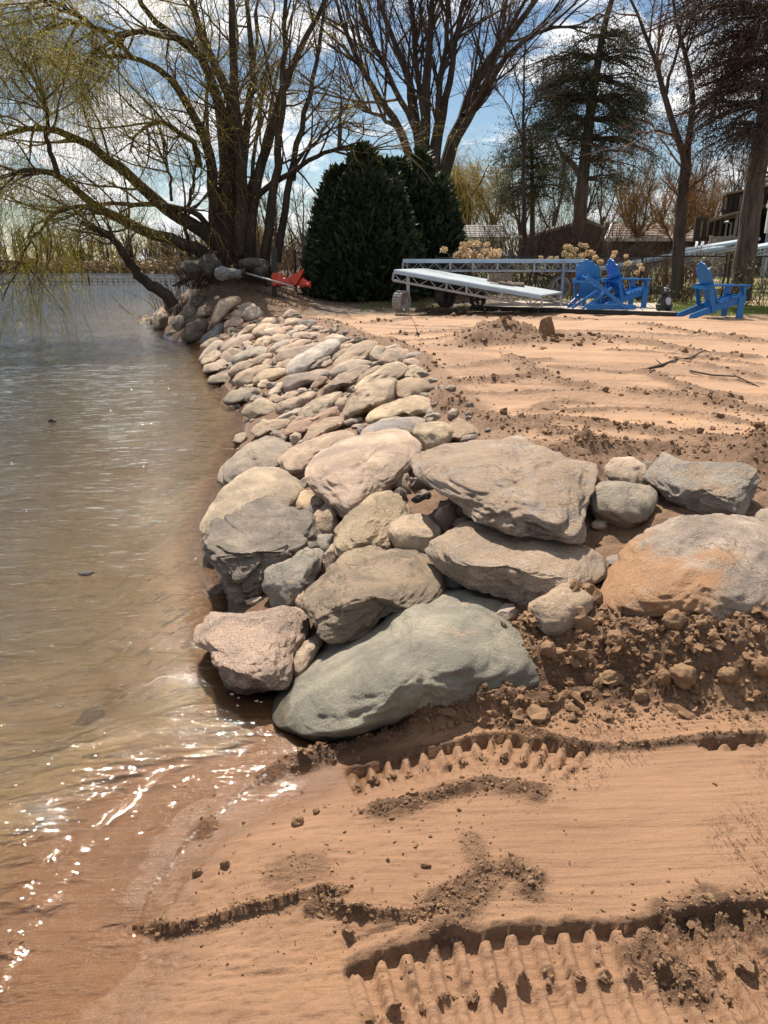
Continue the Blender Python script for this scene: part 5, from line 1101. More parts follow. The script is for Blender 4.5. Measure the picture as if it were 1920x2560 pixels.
for i in range(len(ML)): mt.put('limb#%d' % i, P0[i:i + 1], R0[i:i + 1], 8)
k1 = mt.kids(P0, R0, 13, 0.25, 0.98, 0.5, 3.6, 9, 0.05, 0.09, (0, 0, 0.05))
k2 = mt.kids(*k1, 8, 0.15, 1.0, 0.55, 1.6, 7, 0.016, 0.11, (0, 0, 0.03)); k3 = mt.kids(*k2, 4, 0.2, 1.0, 0.6, 0.8, 4, 0.008, 0.13, (0, 0, 0.0)); k4 = mt.kids(*k3, 1, 0.3, 1.0, .6, .6, 3, .006, .12)
for k, n in ((k1, 4), (k2, 3), (k3, 3), (k4, 3)): mt.put('branches', *k, n)
p = at_y(960 + 200 / 1.728, 700, MY); p[2] = float(base_h(p[0], p[1]))
root = empty('maple_tree', p, 'tall bare grey tree with many steep stems rising behind the dark evergreen bushes', 'tree')
mt.build(root, {k: (MAT['bark_grey'] if k.startswith('limb') else MAT['twig_brown']) for k in mt.layers})
mb = MB(); mb.tube([(0, 0, -.3), (0.05, 0, 1.0), (0.1, 0, 2.6)], [0.85, 0.7, 0.6], 12); mb.build('trunk', MAT['bark_grey'], root, True)

# --- bare trees traced in the middle distance and filling the gaps behind
def bare_tree(name, label, limbs, crop, dist, mat, twig, seed, n1=9, n2_=7, n3=3, L1=1.6, group=None, ang=0.6, base=None, rt=0.03, cat_='tree', trop=(0, 0, 0.04)):
    t = Tree(seed); bl = [t.limb(crop_line(p, crop, dist, dist + dd), r0, r1, 12, 0.015) for p, dd, r0, r1 in limbs]; P0, R0 = cat(bl)
    for i in range(len(limbs)): t.put(('trunk' if i == 0 else 'limb') + '#%d' % i, P0[i:i + 1], R0[i:i + 1], 9)
    k1 = t.kids(P0, R0, n1, 0.35, 0.98, ang, L1, 7, rt, 0.1, trop); k2 = t.kids(*k1, n2_, 0.15, 1.0, 0.6, L1 * 0.5, 6, rt * .4, 0.12, (0, 0, .02))
    t.put('branches', *k1, 4); t.put('branches', *k2, 3)
    if n3: t.put('branches', *t.kids(*k2, n3, 0.2, 1, .6, L1 * .27, 4, rt * .22, .13), 3)
    p = P0[0, 0].copy(); root = empty(name, p, label, cat_, group)
    t.build(root, {k: (mat if not k.startswith('branches') else twig) for k in t.layers}); return root, P0, R0
bare_tree('young_tree', 'slim bare forked tree standing behind the blue chairs by the wire fence',
    [([(1258,1290),(1268,1150),(1278,1000),(1290,850),(1300,740),(1302,660)],0,.17,.12), ([(1300,680),(1270,600),(1240,540),(1215,420),(1190,300),(1130,150),(1080,40),(1040,-80)],-.5,.09,.02),
     ([(1304,680),(1330,560),(1335,460),(1340,380),(1310,280),(1260,80),(1240,-20),(1230,-140)],.8,.09,.02), ([(1335,520),(1380,470),(1440,400),(1480,330),(1500,230)],-.8,.05,.015), ([(1270,600),(1200,560),(1150,560),(1080,620)],-.6,.035,.01),
     ([(1215,420),(1230,320),(1280,180),(1340,60),(1400,-60)],.6,.045,.015),([(1296,830),(1340,800),(1380,760)],-.3,.025,.01)], CB, 19.5, MAT['bark_grey'], MAT['twig_red'], 21, 9, 7, 3, 1.3)
# --- the great trunk at the right with dark conifer boughs
def conifer(name, label, trunk, crop, dist, blobs, mat, seed, bough, spray, n_spray, group=None, barkmat='bark_rough', sp=0.16, extra=()):
    """trunk traced; blobs = (crop x, crop y, radius x px, radius y px, depth m, share): uneven masses of foliage carried on drooping boughs"""
    t = Tree(seed); P0, R0 = t.limb(crop_line(trunk[0], crop, dist, dist + trunk[3]), trunk[1], trunk[2], 16, 0.01); t.put('trunk', P0, R0, 12)
    for e in extra: t.put('limb', *t.limb(crop_line(e[0], crop, dist, dist + e[3]), e[1], e[2], 10, .02), 7)
    cs = []; lines_ = []
    for bx, by, rx, ry, dd, sh in blobs:
        c = at_y(bx / crop[2] + crop[0], by / crop[2] + crop[1], dist + dd); sx, sz = rx / crop[2] / F * dist, ry / crop[2] / F * dist
        nb = max(3, int(sh * bough))
        # boughs from the trunk out through the mass
        for _ in range(nb):
            q = c + t.rs.normal(size=3) * (sx * .75, (sx + sz) * .4, sz * .7); j = np.argmin(np.abs(P0[0][:, 2] - (q[2] + 0.12 * abs(q[0] - P0[0][:, 0].mean())))); a = P0[0][j]
            m_ = (a + q) / 2 + (0, 0, 0.12 * np.linalg.norm(q - a)); ln = np.array([a, m_, q, q + (q - m_) * .35 + (0, 0, -.12)])
            lines_.append(ln)
    lines_ = np.array(lines_); u = np.linspace(0, 3, 9); i0 = np.minimum(u.astype(int), 2); w = (u - i0)[None, :, None]
    L9 = lines_[:, i0] * (1 - w) + lines_[:, i0 + 1] * w; L9[:, 1:-1] = (L9[:, :-2] + 2 * L9[:, 1:-1] + L9[:, 2:]) / 4; L9[:, 1:] += 0.03 * t.rs.normal(size=L9[:, 1:].shape)
    rb = np.linspace(0.035, 0.008, 9)[None] * np.ones((len(L9), 1)); t.put('boughs', L9, rb, 4)
    k = t.kids(L9, rb, 9, 0.4, 1.0, 0.8, 0.75, 5, 0.008, 0.12, (0, 0, -0.06)); t.put('boughs', *k, 3)
    pts = np.concatenate([k[0][:, 1:].reshape(-1, 3), L9[:, 5:].reshape(-1, 3)])
    pts = pts[t.rs.integers(0, len(pts), n_spray)] + t.rs.normal(size=(n_spray, 3)) * 0.10
    root = empty(name, P0[0, 0], label, 'tree', group)
    t.build(root, {'trunk': MAT[barkmat], 'limb': MAT[barkmat], 'boughs': MAT['twig_brown']})
    v, f = sprays(pts, sp * 1.1, t.rs, 0.2, np.array([0, 0, -0.25])); tag(mesh_np('foliage', v - P0[0, 0], f, mat, root), kind='stuff')
    return root
conifer('conifer_tree', 'big leaning trunk at the edge of the picture carrying dark brownish conifer boughs', ([(1538,1300),(1540,1275),(1562,1100),(1590,900),(1615,720),(1640,560),(1680,350),(1720,100),(1750,-150)], .26, .17, .4), CB, 19.0,
    [(1600,560,110,70,0,1),(1480,520,110,90,-.5,1),(1560,380,130,90,.4,1.2),(1440,330,90,80,0,.8),(1600,180,120,110,0,1.3),(1480,140,120,80,.5,1),(1420,20,100,70,0,.8),(1600,20,120,90,-.4,1),(1520,-80,200,90,0,1.2),(1700,300,120,200,0,1.4),(1760,0,160,200,0,1.5)], MAT['cedar_brown'], 31, 22, .14, 30000, sp=.085)
conifer('cedar_tree', 'tall ragged cedar with a dark dense side and a forked dark trunk beyond the fence', ([(835,1190),(842,1050),(845,920),(855,780),(875,640),(890,500),(905,380),(925,230),(950,120),(985,0),(1010,-120)], .30, .07, .4), CB, 29.0,
    [(760,470,90,70,0,1.4),(720,400,60,50,0,.8),(800,560,90,70,.5,1.3),(760,330,80,50,0,1),(850,290,70,40,0,.7),(830,420,60,60,.5,1),(990,430,90,60,0,.9),(1060,480,90,60,.5,.9),(980,560,80,70,0,.8),(1100,380,80,50,0,.7),(1040,290,80,50,0,.7),(950,200,90,40,0,.7),(1030,180,70,40,0,.5),(960,110,60,30,0,.4),(1130,600,60,60,0,.5),(1000,700,80,60,0,.6),(930,640,60,60,0,.6),(860,180,40,30,0,.3)],
    MAT['cedar'], 32, 21, .17, 36000, sp=.11, extra=[([(848,760),(830,720),(790,690),(755,640),(740,600)], .12, .04, -.3)])
conifer('small_cedar', 'smaller dark green cedar standing between the grey shed and the tall ragged cedar', ([(640,1160),(640,1000),(640,860),(640,700),(630,560)], .14, .05, .2), CB, 33.0,
    [(640,620,70,50,0,1),(580,700,60,60,0,1),(700,700,70,60,0,1),(620,780,80,60,.4,1.2),(710,800,60,60,0,.8),(560,810,50,60,0,.8),(640,560,50,40,0,.6)], MAT['cedar'], 33, 16, .17, 14000, sp=.12)
bare_tree('bare_sapling', 'thin straight bare sapling in front of the smaller cedar',
    [([(610,1060),(605,900),(603,700),(600,500),(605,300),(610,180)],0,.09,.02),([(603,620),(560,500),(520,420),(480,380)],-.3,.03,.01),([(603,560),(640,450),(680,370),(700,300)],.3,.03,.01),([(603,430),(570,330),(540,250)],0,.025,.01)], CB, 27, MAT['bark_grey'], MAT['twig_brown'], 41, 9, 6, 3, 1.3)

# --- two clipped-looking evergreen bushes beside the stored dock
def evergreen(label, cx, base_y, top_y, wpx, dist, seed, n):
    rs = np.random.default_rng(seed); b0 = at_y(cx * DS, base_y * DS, dist); H = (base_y - top_y) * DS / F * dist * 1.02; Rd = wpx * DS / F * dist / 2
    b0[2] = float(base_h(b0[0], b0[1])) - .05
    H = at_y(cx * DS, top_y * DS, dist)[2] - b0[2]
    spires = [(0, 0, 1.0, .62)] + [(Rd * .52 * math.cos(t), Rd * .42 * math.sin(t), rs.uniform(.70, .97), rs.uniform(.42, .58)) for t in np.linspace(0, 6.283, 12)[:-1] + rs.uniform(0, .5, 11)]
    which = rs.integers(0, len(spires), n); SP = np.array(spires)[which]
    u = rs.random(n) ** 0.8; z = u * H * SP[:, 2]; prof = np.where(u < .15, 0.85 + .15 * u / .15, np.clip((1 - u) / .85, 0, 1) ** 0.62)
    a = rs.uniform(0, 6.283, n); lump = 1 + 0.20 * n2(np.cos(a) * 1.5 + np.sin(a) * 3, z, 1.6, 1.4, seed, 3)
    rr = Rd * SP[:, 3] * prof * lump * (1 - 0.25 * rs.random(n) ** 2); c = np.stack([SP[:, 0] * (1 - .25 * u) + rr * np.cos(a), SP[:, 1] * (1 - .25 * u) + rr * np.sin(a), z], 1)
    d = np.stack([np.cos(a) * .6, np.sin(a) * .6, np.full(n, 0.75)], 1)
    root = empty('evergreen_bush', b0, label, 'bush', 'evergreen bushes by the dock')
    v, f = sprays(c, 0.24, rs, 0.36, d); tag(mesh_np('foliage', v, f, MAT['arborvitae'], root), kind='stuff')
    mb = MB(); mb.tube([(0, 0, -.1), (0, 0, H * .5), (0, 0, H * .9)], [.12, .07, .02], 7); mb.build('stem', MAT['bark_grey'], root, True)
    for _ in range(0): pass
    return root
evergreen('broad dark green evergreen bush nearest the lake beside the dock', 785, 668, 322, 262, 21.5, 51, 36000)
evergreen('second dark evergreen bush with a rounded top next to the dock truss', 905, 645, 332, 215, 23.2, 52, 24000)

# --- woods behind: every bare tree its own, sharing three grown shapes
def proto_tree(seed, mat, twig, Ht, spread, n0=5, dens=1.0):
    t = Tree(seed); tr = np.array([(0, 0, 0), (0.1, 0, Ht * .2), (0, .1, Ht * .4)]); T0 = t.limb(tr, Ht * .022, Ht * .014, 6); t.put('trunk', *T0, 7)
    k0 = t.kids(*T0, n0, .35, 1, .45, Ht * .62, 9, Ht * .011, .08, (0, 0, .07), lenj=.15, decay=.1); t.put('trunk', *k0, 5)
    k1 = t.kids(*k0, int(9 * dens), .15, 1, .6, Ht * .24 * spread, 7, Ht * .004, .1, (0, 0, .03)); k2 = t.kids(*k1, int(7 * dens), .1, 1, .6, Ht * .11, 5, Ht * .0022, .12); k3 = t.kids(*k2, 3, .2, 1, .6, Ht * .05, 3, Ht * .0015, .12)
    t.put('crown', *k1, 3); t.put('crown', *k2, 3); t.put('crown', *k3, 3)
    r = empty('bare_tree', (0, 0, 0), 'x', 'tree'); t.build(r, {'trunk': mat, 'crown': twig}); return r
protos = [proto_tree(61, MAT['bark_grey'], MAT['twig_brown'], 9, 1.0), proto_tree(62, MAT['bark_grey'], MAT['twig_brown'], 8, 1.2, 4), proto_tree(63, MAT['bark_grey'], MAT['twig_orange'], 6.5, 1.3, 8, 2.1)]
first = [True] * 3
def wood(kind, px, y, sc, label, group='bare trees behind the yard', rz=0, name='bare_tree'):
    o = protos[kind] if first[kind] else copy_tree(protos[kind]); first[kind] = False
    p = at_y(px, 660, y); o.location = (p[0], y, float(base_h(p[0], y)) - .1); o.scale = (sc,) * 3; o.rotation_euler = (0, 0, rz); o.name = name; tag(o, label, 'tree', group)
for i, (k, px, y, sc, lab) in enumerate([
    (0, 690, 52, .85, 'bare grey tree seen between the willow stems and the evergreens'), (1, 760, 60, .9, 'bare tree behind the white pipes'), (1, 655, 46, .62, 'low bare tree just right of the willow trunks'), (0, 600, 70, .95, 'bare tree far behind the willow roots'),
    (0, 1225, 62, 1.0, 'pale bare tree standing above the grey shed'), (1, 1160, 66, 1.0, 'bare tree behind the yellow willow'), (0, 1300, 58, .95, 'bare tree half hidden behind the smaller cedar'), (1, 1375, 56, 1.0, 'bare tree over the dark slate house'),
    (0, 1440, 60, 1.0, 'bare tree rising behind the tall cedar trunk'), (1, 1500, 62, .95, 'bare tree over the low brown roof'), (0, 1560, 66, 1.05, 'bare tree between the tall cedar and the slim forked tree'), (1, 1640, 70, 1.15, 'bare tree behind the orange-brown bushy tree'),
    (0, 1700, 74, 1.2, 'bare tree above the brown house extension roof'), (1, 1760, 66, 1.15, 'curly-limbed bare tree behind the brown house'), (0, 1830, 68, 1.1, 'bare tree showing beside the big leaning trunk'), (1, 1900, 60, 1.0, 'bare tree over the blue house roof'),
    (2, 1590, 44, .78, 'orange-brown bushy tree in front of the low brown roof'), (2, 1680, 42, .7, 'orange twiggy tree beside the brown house'), (2, 1740, 48, .74, 'smaller orange twiggy tree behind the slim forked trunk')]):
    wood(k, px, y, sc, lab, rz=i * 1.7)
def weeping(label, px, y, H, Rd, seed, n, mat='willow_far', group='yellow weeping willows'):
    rs = np.random.default_rng(seed); p = at_y(px, 660, y); z0 = float(base_h(p[0], y)); t = Tree(seed)
    T0 = t.limb([(0, 0, 0), (0.1, 0, H * .3), (0, 0, H * .5)], H * .03, H * .02, 6); k0 = t.kids(*T0, 7, .4, 1, .6, H * .45, 7, H * .012, .1, (0, 0, .08)); k1 = t.kids(*k0, 8, .3, 1, .8, Rd * .6, 6, H * .004, .12, (0, 0, -.05))
    k2 = t.kids(*k1, n, .1, 1, .8, H * .33, 7, .008 * y / 40, .06, (0, 0, -.4), lenj=.3, decay=.1, taper=.6)
    t.put('trunk', *T0, 7); t.put('trunk', *k0, 5); t.put('crown', *k1, 3); t.put('crown', *k2, 3)
    r = empty('weeping_willow', (p[0], y, z0), label, 'tree', group); loc = np.array(r.location)
    for k in t.layers: t.layers[k] = [(P + loc, R_, n_) for P, R_, n_ in t.layers[k]]
    t.build(r, {'trunk': MAT['bark_grey'], 'crown': MAT[mat]}); return r
weeping('bright yellow willow glowing behind the grey shed', 1165, 52, 8.2, 2.9, 71, 28)
weeping('slim yellow willow behind the many-stemmed willow trunks', 640, 90, 9, 2.4, 72, 10)

# --- brush: twiggy shrubs along the fence
def shrub(name, label, px, py, y, H, spread, n, mat, seed, group='bare shrubs along the fence', leaf=None, r=.009):
    t = Tree(seed); p = at_y(px, py, y); z0 = float(base_h(p[0], y)); a = t.rs.uniform(0, 6.28, n); b = np.abs(t.rs.normal(size=n)) * .45
    st = np.stack([p[0] + spread * .35 * t.rs.normal(size=n), y + spread * .3 * t.rs.normal(size=n), np.full(n, z0)], 1); d = np.stack([np.cos(a) * np.sin(b), np.sin(a) * np.sin(b), np.cos(b)], 1)
    m_ = 8; P = np.zeros((n, m_, 3)); P[:, 0] = st; ln = H * t.rs.uniform(.5, 1.1, n) / (m_ - 1)
    for i in range(1, m_):
        d = d + .13 * t.rs.normal(size=d.shape) + np.array([0, 0, -.02]); d /= np.linalg.norm(d, axis=1)[:, None]; P[:, i] = P[:, i - 1] + d * ln[:, None]
    R0 = np.linspace(r, r * .35, m_)[None] * np.ones((n, 1)); k = t.kids(P, R0, 6, .2, 1, .7, H * .28, 4, r * .5, .15); k2 = t.kids(*k, 2, .2, 1, .7, H * .15, 3, r * .4, .15)
    root = empty(name, (p[0], y, z0), label, 'shrub', group); t.put('stems', P, R0, 4); t.put('twigs', *k, 3); t.put('twigs', *k2, 3); t.build(root, {'stems': mat, 'twigs': mat})
    if leaf:
        pts = k[0][:, 1:].reshape(-1, 3); pts = pts[t.rs.random(len(pts)) < leaf[1]]; v, f = sprays(pts, leaf[2], t.rs, .5); tag(mesh_np('leaves', v - np.array(root.location), f, leaf[0], root), kind='stuff')
    return root, P
for i, (px, y, H, sp_, n, mt_, lab) in enumerate([
    (1270, 25, 2.9, 1.8, 95, 'twig_brown', 'dense brown twiggy shrub right of the grey shed'), (1350, 26, 3.3, 1.9, 110, 'twig_brown', 'tall brown thicket in front of the dark slate house'), (1430, 25, 3.0, 1.8, 100, 'twig_red', 'reddish-brown thicket behind the two paired chairs'),
    (1500, 24, 2.5, 1.6, 80, 'twig_brown', 'brown shrub between the thicket and the slim forked tree'), (1580, 25, 2.2, 1.6, 75, 'twig_red', 'reddish shrub behind the garden statue'), (1660, 23.5, 1.7, 1.2, 40, 'twig_brown', 'open brown shrub right of the slim forked trunk'),
    (1705, 20.2, 1.5, .7, 45, 'twig_red', 'fan of upright red-brown stems at the foot of the slim forked tree'), (1610, 20.6, 1.2, .8, 36, 'twig_brown', 'low arching shrub between the paired chairs and the forked tree'), (1220, 23, 1.6, 1.0, 30, 'twig_brown', 'low bare shrub behind the upper dock section'),
    (690, 30, 2.4, 2.0, 60, 'twig_brown', 'tangled shrub behind the orange tarpaulin'), (750, 32, 3.4, 2.2, 60, 'twig_brown', 'tall tangled shrub between the willow and the evergreens'), (640, 27, 1.3, 1.2, 40, 'twig_brown', 'low tangled brush at the willow roots'), (560, 22.3, 1.5, .9, 80, 'twig_brown', 'dark tangled suckers round the willow trunks'), (500, 22.6, 1.5, 1.0, 80, 'twig_brown', 'dark tangle of suckers on the lake side of the willow trunks'), (620, 22.0, .9, .8, 60, 'twig_brown', 'low dark suckers between the willow and the black post'), (500, 25.5, 1.6, 1.5, 50, 'twig_brown', 'brush leaning over the lake below the willow limbs'), (430, 23, 1.2, 1.0, 40, 'twig_brown', 'thin brush hanging by the leaning willow limb')]):
    shrub('bare_shrub', lab, px, 660, y, H, sp_, n, MAT[mt_], 200 + i, r=.011)
shrub('leafing_shrub', 'olive shrub just coming into leaf at the foot of the big leaning trunk', 1885, 690, 18.0, 1.25, 1.0, 40, MAT['twig_brown'], 230, None, (MAT['olive_leaf'], .55, .07))
shrub('leafing_shrub', 'dry leafy shrub under the porch of the brown house', 1850, 620, 33, 1.3, 1.2, 40, MAT['twig_red'], 231, None, (MAT['dry_leaf'], .4, .08))

# --- dried hydrangeas
def hydrangea(label, heads, dist, seed):
    rs = np.random.default_rng(seed); pts = [at_y(h[0], h[1], dist + rs.uniform(-.3, .3)) for h in heads]; c = np.mean(pts, 0); z0 = float(base_h(c[0], dist)); root = empty('hydrangea', (c[0], dist, z0), label, 'shrub', 'dried hydrangeas'); o = np.array(root.location)
    mb = MB()
    for q in pts: b_ = np.array([c[0] + rs.normal() * .25, dist + rs.normal() * .15, z0]); mb.tube(np.array([b_, (b_ + q) / 2 + (0.06 * rs.normal(), 0, .1), q]) - o, [.008, .006, .005], 4)
    tag(mb.build('stems', MAT['twig_red'], root, True), kind='stuff')
    for q, h in zip(pts, heads):
        r = h[2] / F * dist * .82; n = 120; d = rs.normal(size=(n, 3)); d /= np.linalg.norm(d, axis=1)[:, None]; cc = d * r * rs.uniform(.5, .9, (n, 1)) * (1, 1, .8)
        v, f = sprays(cc, r * .42, rs, .8, d * .5); ob = mesh_np('flower_head', v, f, MAT['hydrangea'], root); ob.location = q - o
hydrangea('dried beige hydrangea with many flower heads above the upper dock section', [(1158,612,11),(1176,609,11),(1192,610,12),(1217,611,9),(1160,620,13),(1170,632,14),(1182,636,14),(1150,634,11),(1140,638,10),(1165,643,13),(1188,646,11),(1200,642,10),(1210,627,10),(1222,628,12),(1234,632,13),(1246,630,11),(1240,640,13),(1225,645,11),(1110,624,11)], 19.6, 1)
hydrangea('dried hydrangea behind the paired blue chairs', [(1416,617,9),(1424,620,10),(1436,626,11),(1412,634,10),(1420,640,11),(1432,641,11),(1453,612,8),(1464,615,9),(1455,640,11),(1470,632,11),(1480,634,9),(1487,644,9),(1500,655,9),(1352,644,7),(1375,646,8),(1392,646,7)], 19.8, 2)
hydrangea('sparse dried hydrangea between the chairs and the slim forked tree', [(1537,632,8),(1532,642,7),(1570,658,9),(1600,662,9),(1604,672,8),(1592,682,8),(1565,640,7)], 19.6, 3)
# ------------------------------------------------------------------ houses beyond the fence
def quad_wall(mb, a, b, z0, z1, t=0.15):
    a = np.asarray(a, float); b = np.asarray(b, float); d = (b - a) / np.linalg.norm(b - a); nrm = np.array([-d[1], d[0]])
    mb.prism([(a[0], a[1], z0), (b[0], b[1], z0), (b[0], b[1], z1), (a[0], a[1], z1)], (nrm[0] * t, nrm[1] * t, 0))
def px_at(px, y): return at_y(px, 660, y)[0]
def z_at(py, y): return at_y(960, py, y)[2]
# grey shed
y = 42.0; xl, xr = px_at(1115, y), px_at(1257, y); zb = float(base_h(xl, y)); ze, zr = z_at(597, y), z_at(566, y + 2.5)
root = empty('garden_shed', ((xl + xr) / 2, y, zb), 'small beige shed with a grey shingle roof beside the evergreen bushes', 'shed'); o = np.array(root.location)
mb = MB(); mb.box((0, 2.5, (ze - zb) / 2 - .2), (xr - xl, 5, ze - zb + .4)); mb.build('wall', MAT['beige_wall'], root)
mb = MB(); hw = (xr - xl) / 2 + .25
for s_ in (0, 1):
    n_ = 7
    for k in range(n_):
        f0, f1 = k / n_, (k + 1) / n_; ya, yb_ = (-.25 + 2.75 * f0, -.25 + 2.75 * f1) if s_ == 0 else (5.25 - 2.75 * f0, 5.25 - 2.75 * f1); za, zb_ = [ze - zb + (zr - ze) * q for q in (f0, f1)]
        mb.prism([(-hw, ya, za + .05), (hw, ya, za + .05), (hw, yb_, zb_ + .02), (-hw, yb_, zb_ + .02)], (0, 0, .05))
mb.build('roof', MAT['shingle'], root)
mb = MB(); mb.box((0, -.05, ze - zb), (2 * hw, .1, .16)); mb.box((hw - .3, -.06, (ze - zb) / 2), (.12, .06, ze - zb)); mb.build('trim', MAT['white_trim'], root)
# dark slate house behind the brush
y = 48.0; xl, xr, xm = px_at(1345, y), px_at(1530, y), px_at(1455, y); zb = float(base_h(xl, y)); zp = z_at(556, y); ze = z_at(590, y)
root = empty('slate_house', ((xl + xr) / 2, y, zb), 'dark slate-grey house with a low gable behind the brown thicket', 'house'); o = np.array(root.location)
mb = MB(); mb.prism([(xl - o[0], 0, -.3), (xr - o[0], 0, -.3), (xr - o[0], 0, ze - zb), (xm - o[0], 0, zp - zb), (xl - o[0], 0, ze - zb)], (0, 7, 0)); mb.build('wall', MAT['slate_wall'], root)
mb = MB()
for a, b_ in ((xl - .3, xm), (xm, xr + .3)):
    za, zb2 = (ze - .05, zp) if a < xm - .01 else (zp, ze - .05)
    mb.prism([(a - o[0], -.3, za - zb + .03), (b_ - o[0], -.3, zb2 - zb + .03), (b_ - o[0], -.3, zb2 - zb + .2), (a - o[0], -.3, za - zb + .2)], (0, 7.6, 0))
mb.build('roof', MAT['shingle'], root)
wx_ = px_at(1517, y) - o[0]; wz_ = z_at(572, y) - zb; mb = MB()
for dx, dz_, sx, sz_ in ((0, .38, .8, .08), (0, -.38, .8, .08), (.36, 0, .08, .7), (-.36, 0, .08, .7), (0, 0, .05, .7)): mb.box((wx_ + dx, -.05, wz_ + dz_), (sx, .1, sz_))
w_ = mb.build('window', MAT['white_trim'], root); mb = MB(); mb.box((wx_, -.012, wz_), (.7, .03, .7)); mb.build('pane', MAT['glass'], w_)
# low bungalow with the brown roof
y = 44.0; xl, xr = px_at(1505, y), px_at(1745, y); zb = float(base_h(xl, y)); ze = z_at(600, y); zr = z_at(563, y + 3)
root = empty('bungalow', ((xl + xr) / 2, y, zb), 'low bungalow with a pale tan roof under the orange-brown trees', 'house'); o = np.array(root.location); hw = (xr - xl) / 2
mb = MB(); mb.box((0.2, 3, (ze - zb) / 2 - .2), (2 * hw - 1.0, 6, ze - zb + .4)); mb.build('wall', MAT['brown_board'], root)
mb = MB(); n_ = 6
for k in range(n_):
    f0, f1 = k / n_, (k + 1) / n_; mb.prism([(-hw + 1.2 * f0, -.4 + 3.4 * f0, ze - zb + (zr - ze) * f0 + .05), (hw - .2 * f0, -.4 + 3.4 * f0, ze - zb + (zr - ze) * f0 + .05), (hw - .2 * f1, -.4 + 3.4 * f1, ze - zb + (zr - ze) * f1 + .02), (-hw + 1.2 * f1, -.4 + 3.4 * f1, ze - zb + (zr - ze) * f1 + .02)], (0, 0, .05))
mb.prism([(-hw, 6.4, ze - zb), (hw, 6.4, ze - zb), (hw - .2, 3, zr - zb), (-hw + 1.2, 3, zr - zb)], (0, 0, .06)); mb.build('roof', MAT['shingle_tan'], root)
mb = MB(); mb.beam((-hw - .05, -.42, ze - zb + .02), (-hw + 1.2, 3, zr - zb + .06), .12, .14); mb.beam((-hw, -.43, ze - zb), (hw, -.43, ze - zb), .08, .16); mb.build('fascia', MAT['white_trim'], root)
# brown house with the porch
y = 36.0; zb = float(base_h(px_at(1780, y), y)) + .05
root = empty('porch_house', (px_at(1800, y), y, zb), 'dark brown board house with a sloping porch roof and grey railing', 'house'); o = np.array(root.location)
X = lambda px, d=0: px_at(px, y + d) - o[0]
Z = lambda py, d=0: z_at(py, y + d) - zb
mb = MB(); mb.prism([(X(1806), .9, Z(530)), (X(1990), .9, Z(530)), (X(1990), .9, Z(452)), (X(1806), .9, Z(486))], (2.8, 6, 0)); mb.build('upper_wall', MAT['brown_board'], root)
for k in range(15):
    xa = X(1808) + k * (X(1990) - X(1808)) / 15; zt = Z(486) + (Z(452) - Z(486)) * k / 15; mb = MB(); mb.box((xa + .08, .86, (zt + Z(524)) / 2), (.10, .06, zt - Z(524) - .12)); mb.build('board', MAT['shingle_tan'] if k % 3 == 0 else MAT['brown_board'], root)
mb = MB(); mb.prism([(X(1800), .4, Z(483)), (X(2000), .4, Z(445)), (X(2000), .4, Z(441)), (X(1800), .4, Z(479))], (3.2, 7, 0)); mb.build('upper_roof', MAT['shingle_tan'], root)
mb = MB(); mb.prism([(X(1808) + .8, 1.9, -.1), (X(1990) + .8, 1.9, -.1), (X(1990) + .8, 1.9, Z(520)), (X(1808) + .8, 1.9, Z(530))], (1.9, 4.2, 0)); mb.build('wall', MAT['dark_wall'], root)
mb = MB(); mb.prism([(X(1732), -1.2, Z(555)), (X(1870), -1.2, Z(517)), (X(1870), -1.2, Z(512)), (X(1732), -1.2, Z(550))], (1.66, 3.6, 0)); mb.build('porch_roof', MAT['shingle_tan'], root)
mb = MB(); mb.box(((X(1735) + X(1805)) / 2, .5, (Z(596) + Z(548)) / 2), (X(1805) - X(1735), .1, Z(546) - Z(606))); mb.build('lower_wall', MAT['brown_board'], root)
for k in range(8):
    xa = X(1740) + k * (X(1802) - X(1740)) / 8; mb = MB(); mb.box((xa + .06, .42, (Z(592) + Z(552 - k)) / 2), (.09, .05, Z(552) - Z(592))); mb.build('board', MAT['shingle_tan'] if k % 2 else MAT['brown_board'], root)
mb = MB(); mb.beam((X(1804), -.9, Z(598)), (X(1804), -.9, Z(537)), .1, .1, (0, 1, 0)); mb.build('porch_post', MAT['shingle'], root)
mb = MB()
for a, b_ in (((1833, 550), (1833, 590)), ((1857, 550), (1857, 590)), ((1833, 551), (1857, 551)), ((1845, 551), (1845, 590))): mb.beam((X(a[0]), 1.8, Z(a[1])), (X(b_[0]), 1.8, Z(b_[1])), .07, .06, (0, 1, 0))
dr = mb.build('door', MAT['white_trim'], root); mb = MB(); mb.box((X(1845), 1.84, Z(571)), (X(1857) - X(1833), .03, Z(551) - Z(590))); mb.build('pane', MAT['glass'], dr)
mb = MB(); mb.box(((X(1725) + X(1840)) / 2, -.6, Z(616) - .12), (X(1840) - X(1725), 2.6, .2)); mb.prism([(X(1725), -1.7, -.3), (X(1840), -1.7, -.3), (X(1840), -1.7, Z(616) - .22), (X(1725), -1.7, Z(616) - .22)], (1.0, 2.2, 0)); mb.build('porch_floor', MAT['shingle'], root)
rl = MB(); rl.beam((X(1727), -1.8, Z(596)), (X(1812), -1.8, Z(596)), .07, .05); rl.beam((X(1727), -1.8, Z(612)), (X(1812), -1.8, Z(612)), .07, .05); rl = rl.build('railing', MAT['shingle'], root)
for k in range(24): mb = MB(); xa = X(1728) + k * (X(1811) - X(1728)) / 23; mb.box((xa, -1.8, (Z(596) + Z(612)) / 2), (.05 if k not in (0, 13, 23) else .12, .05, Z(596) - Z(612) + (.0 if k not in (0, 13, 23) else .14))); mb.build('baluster', MAT['shingle'], rl)
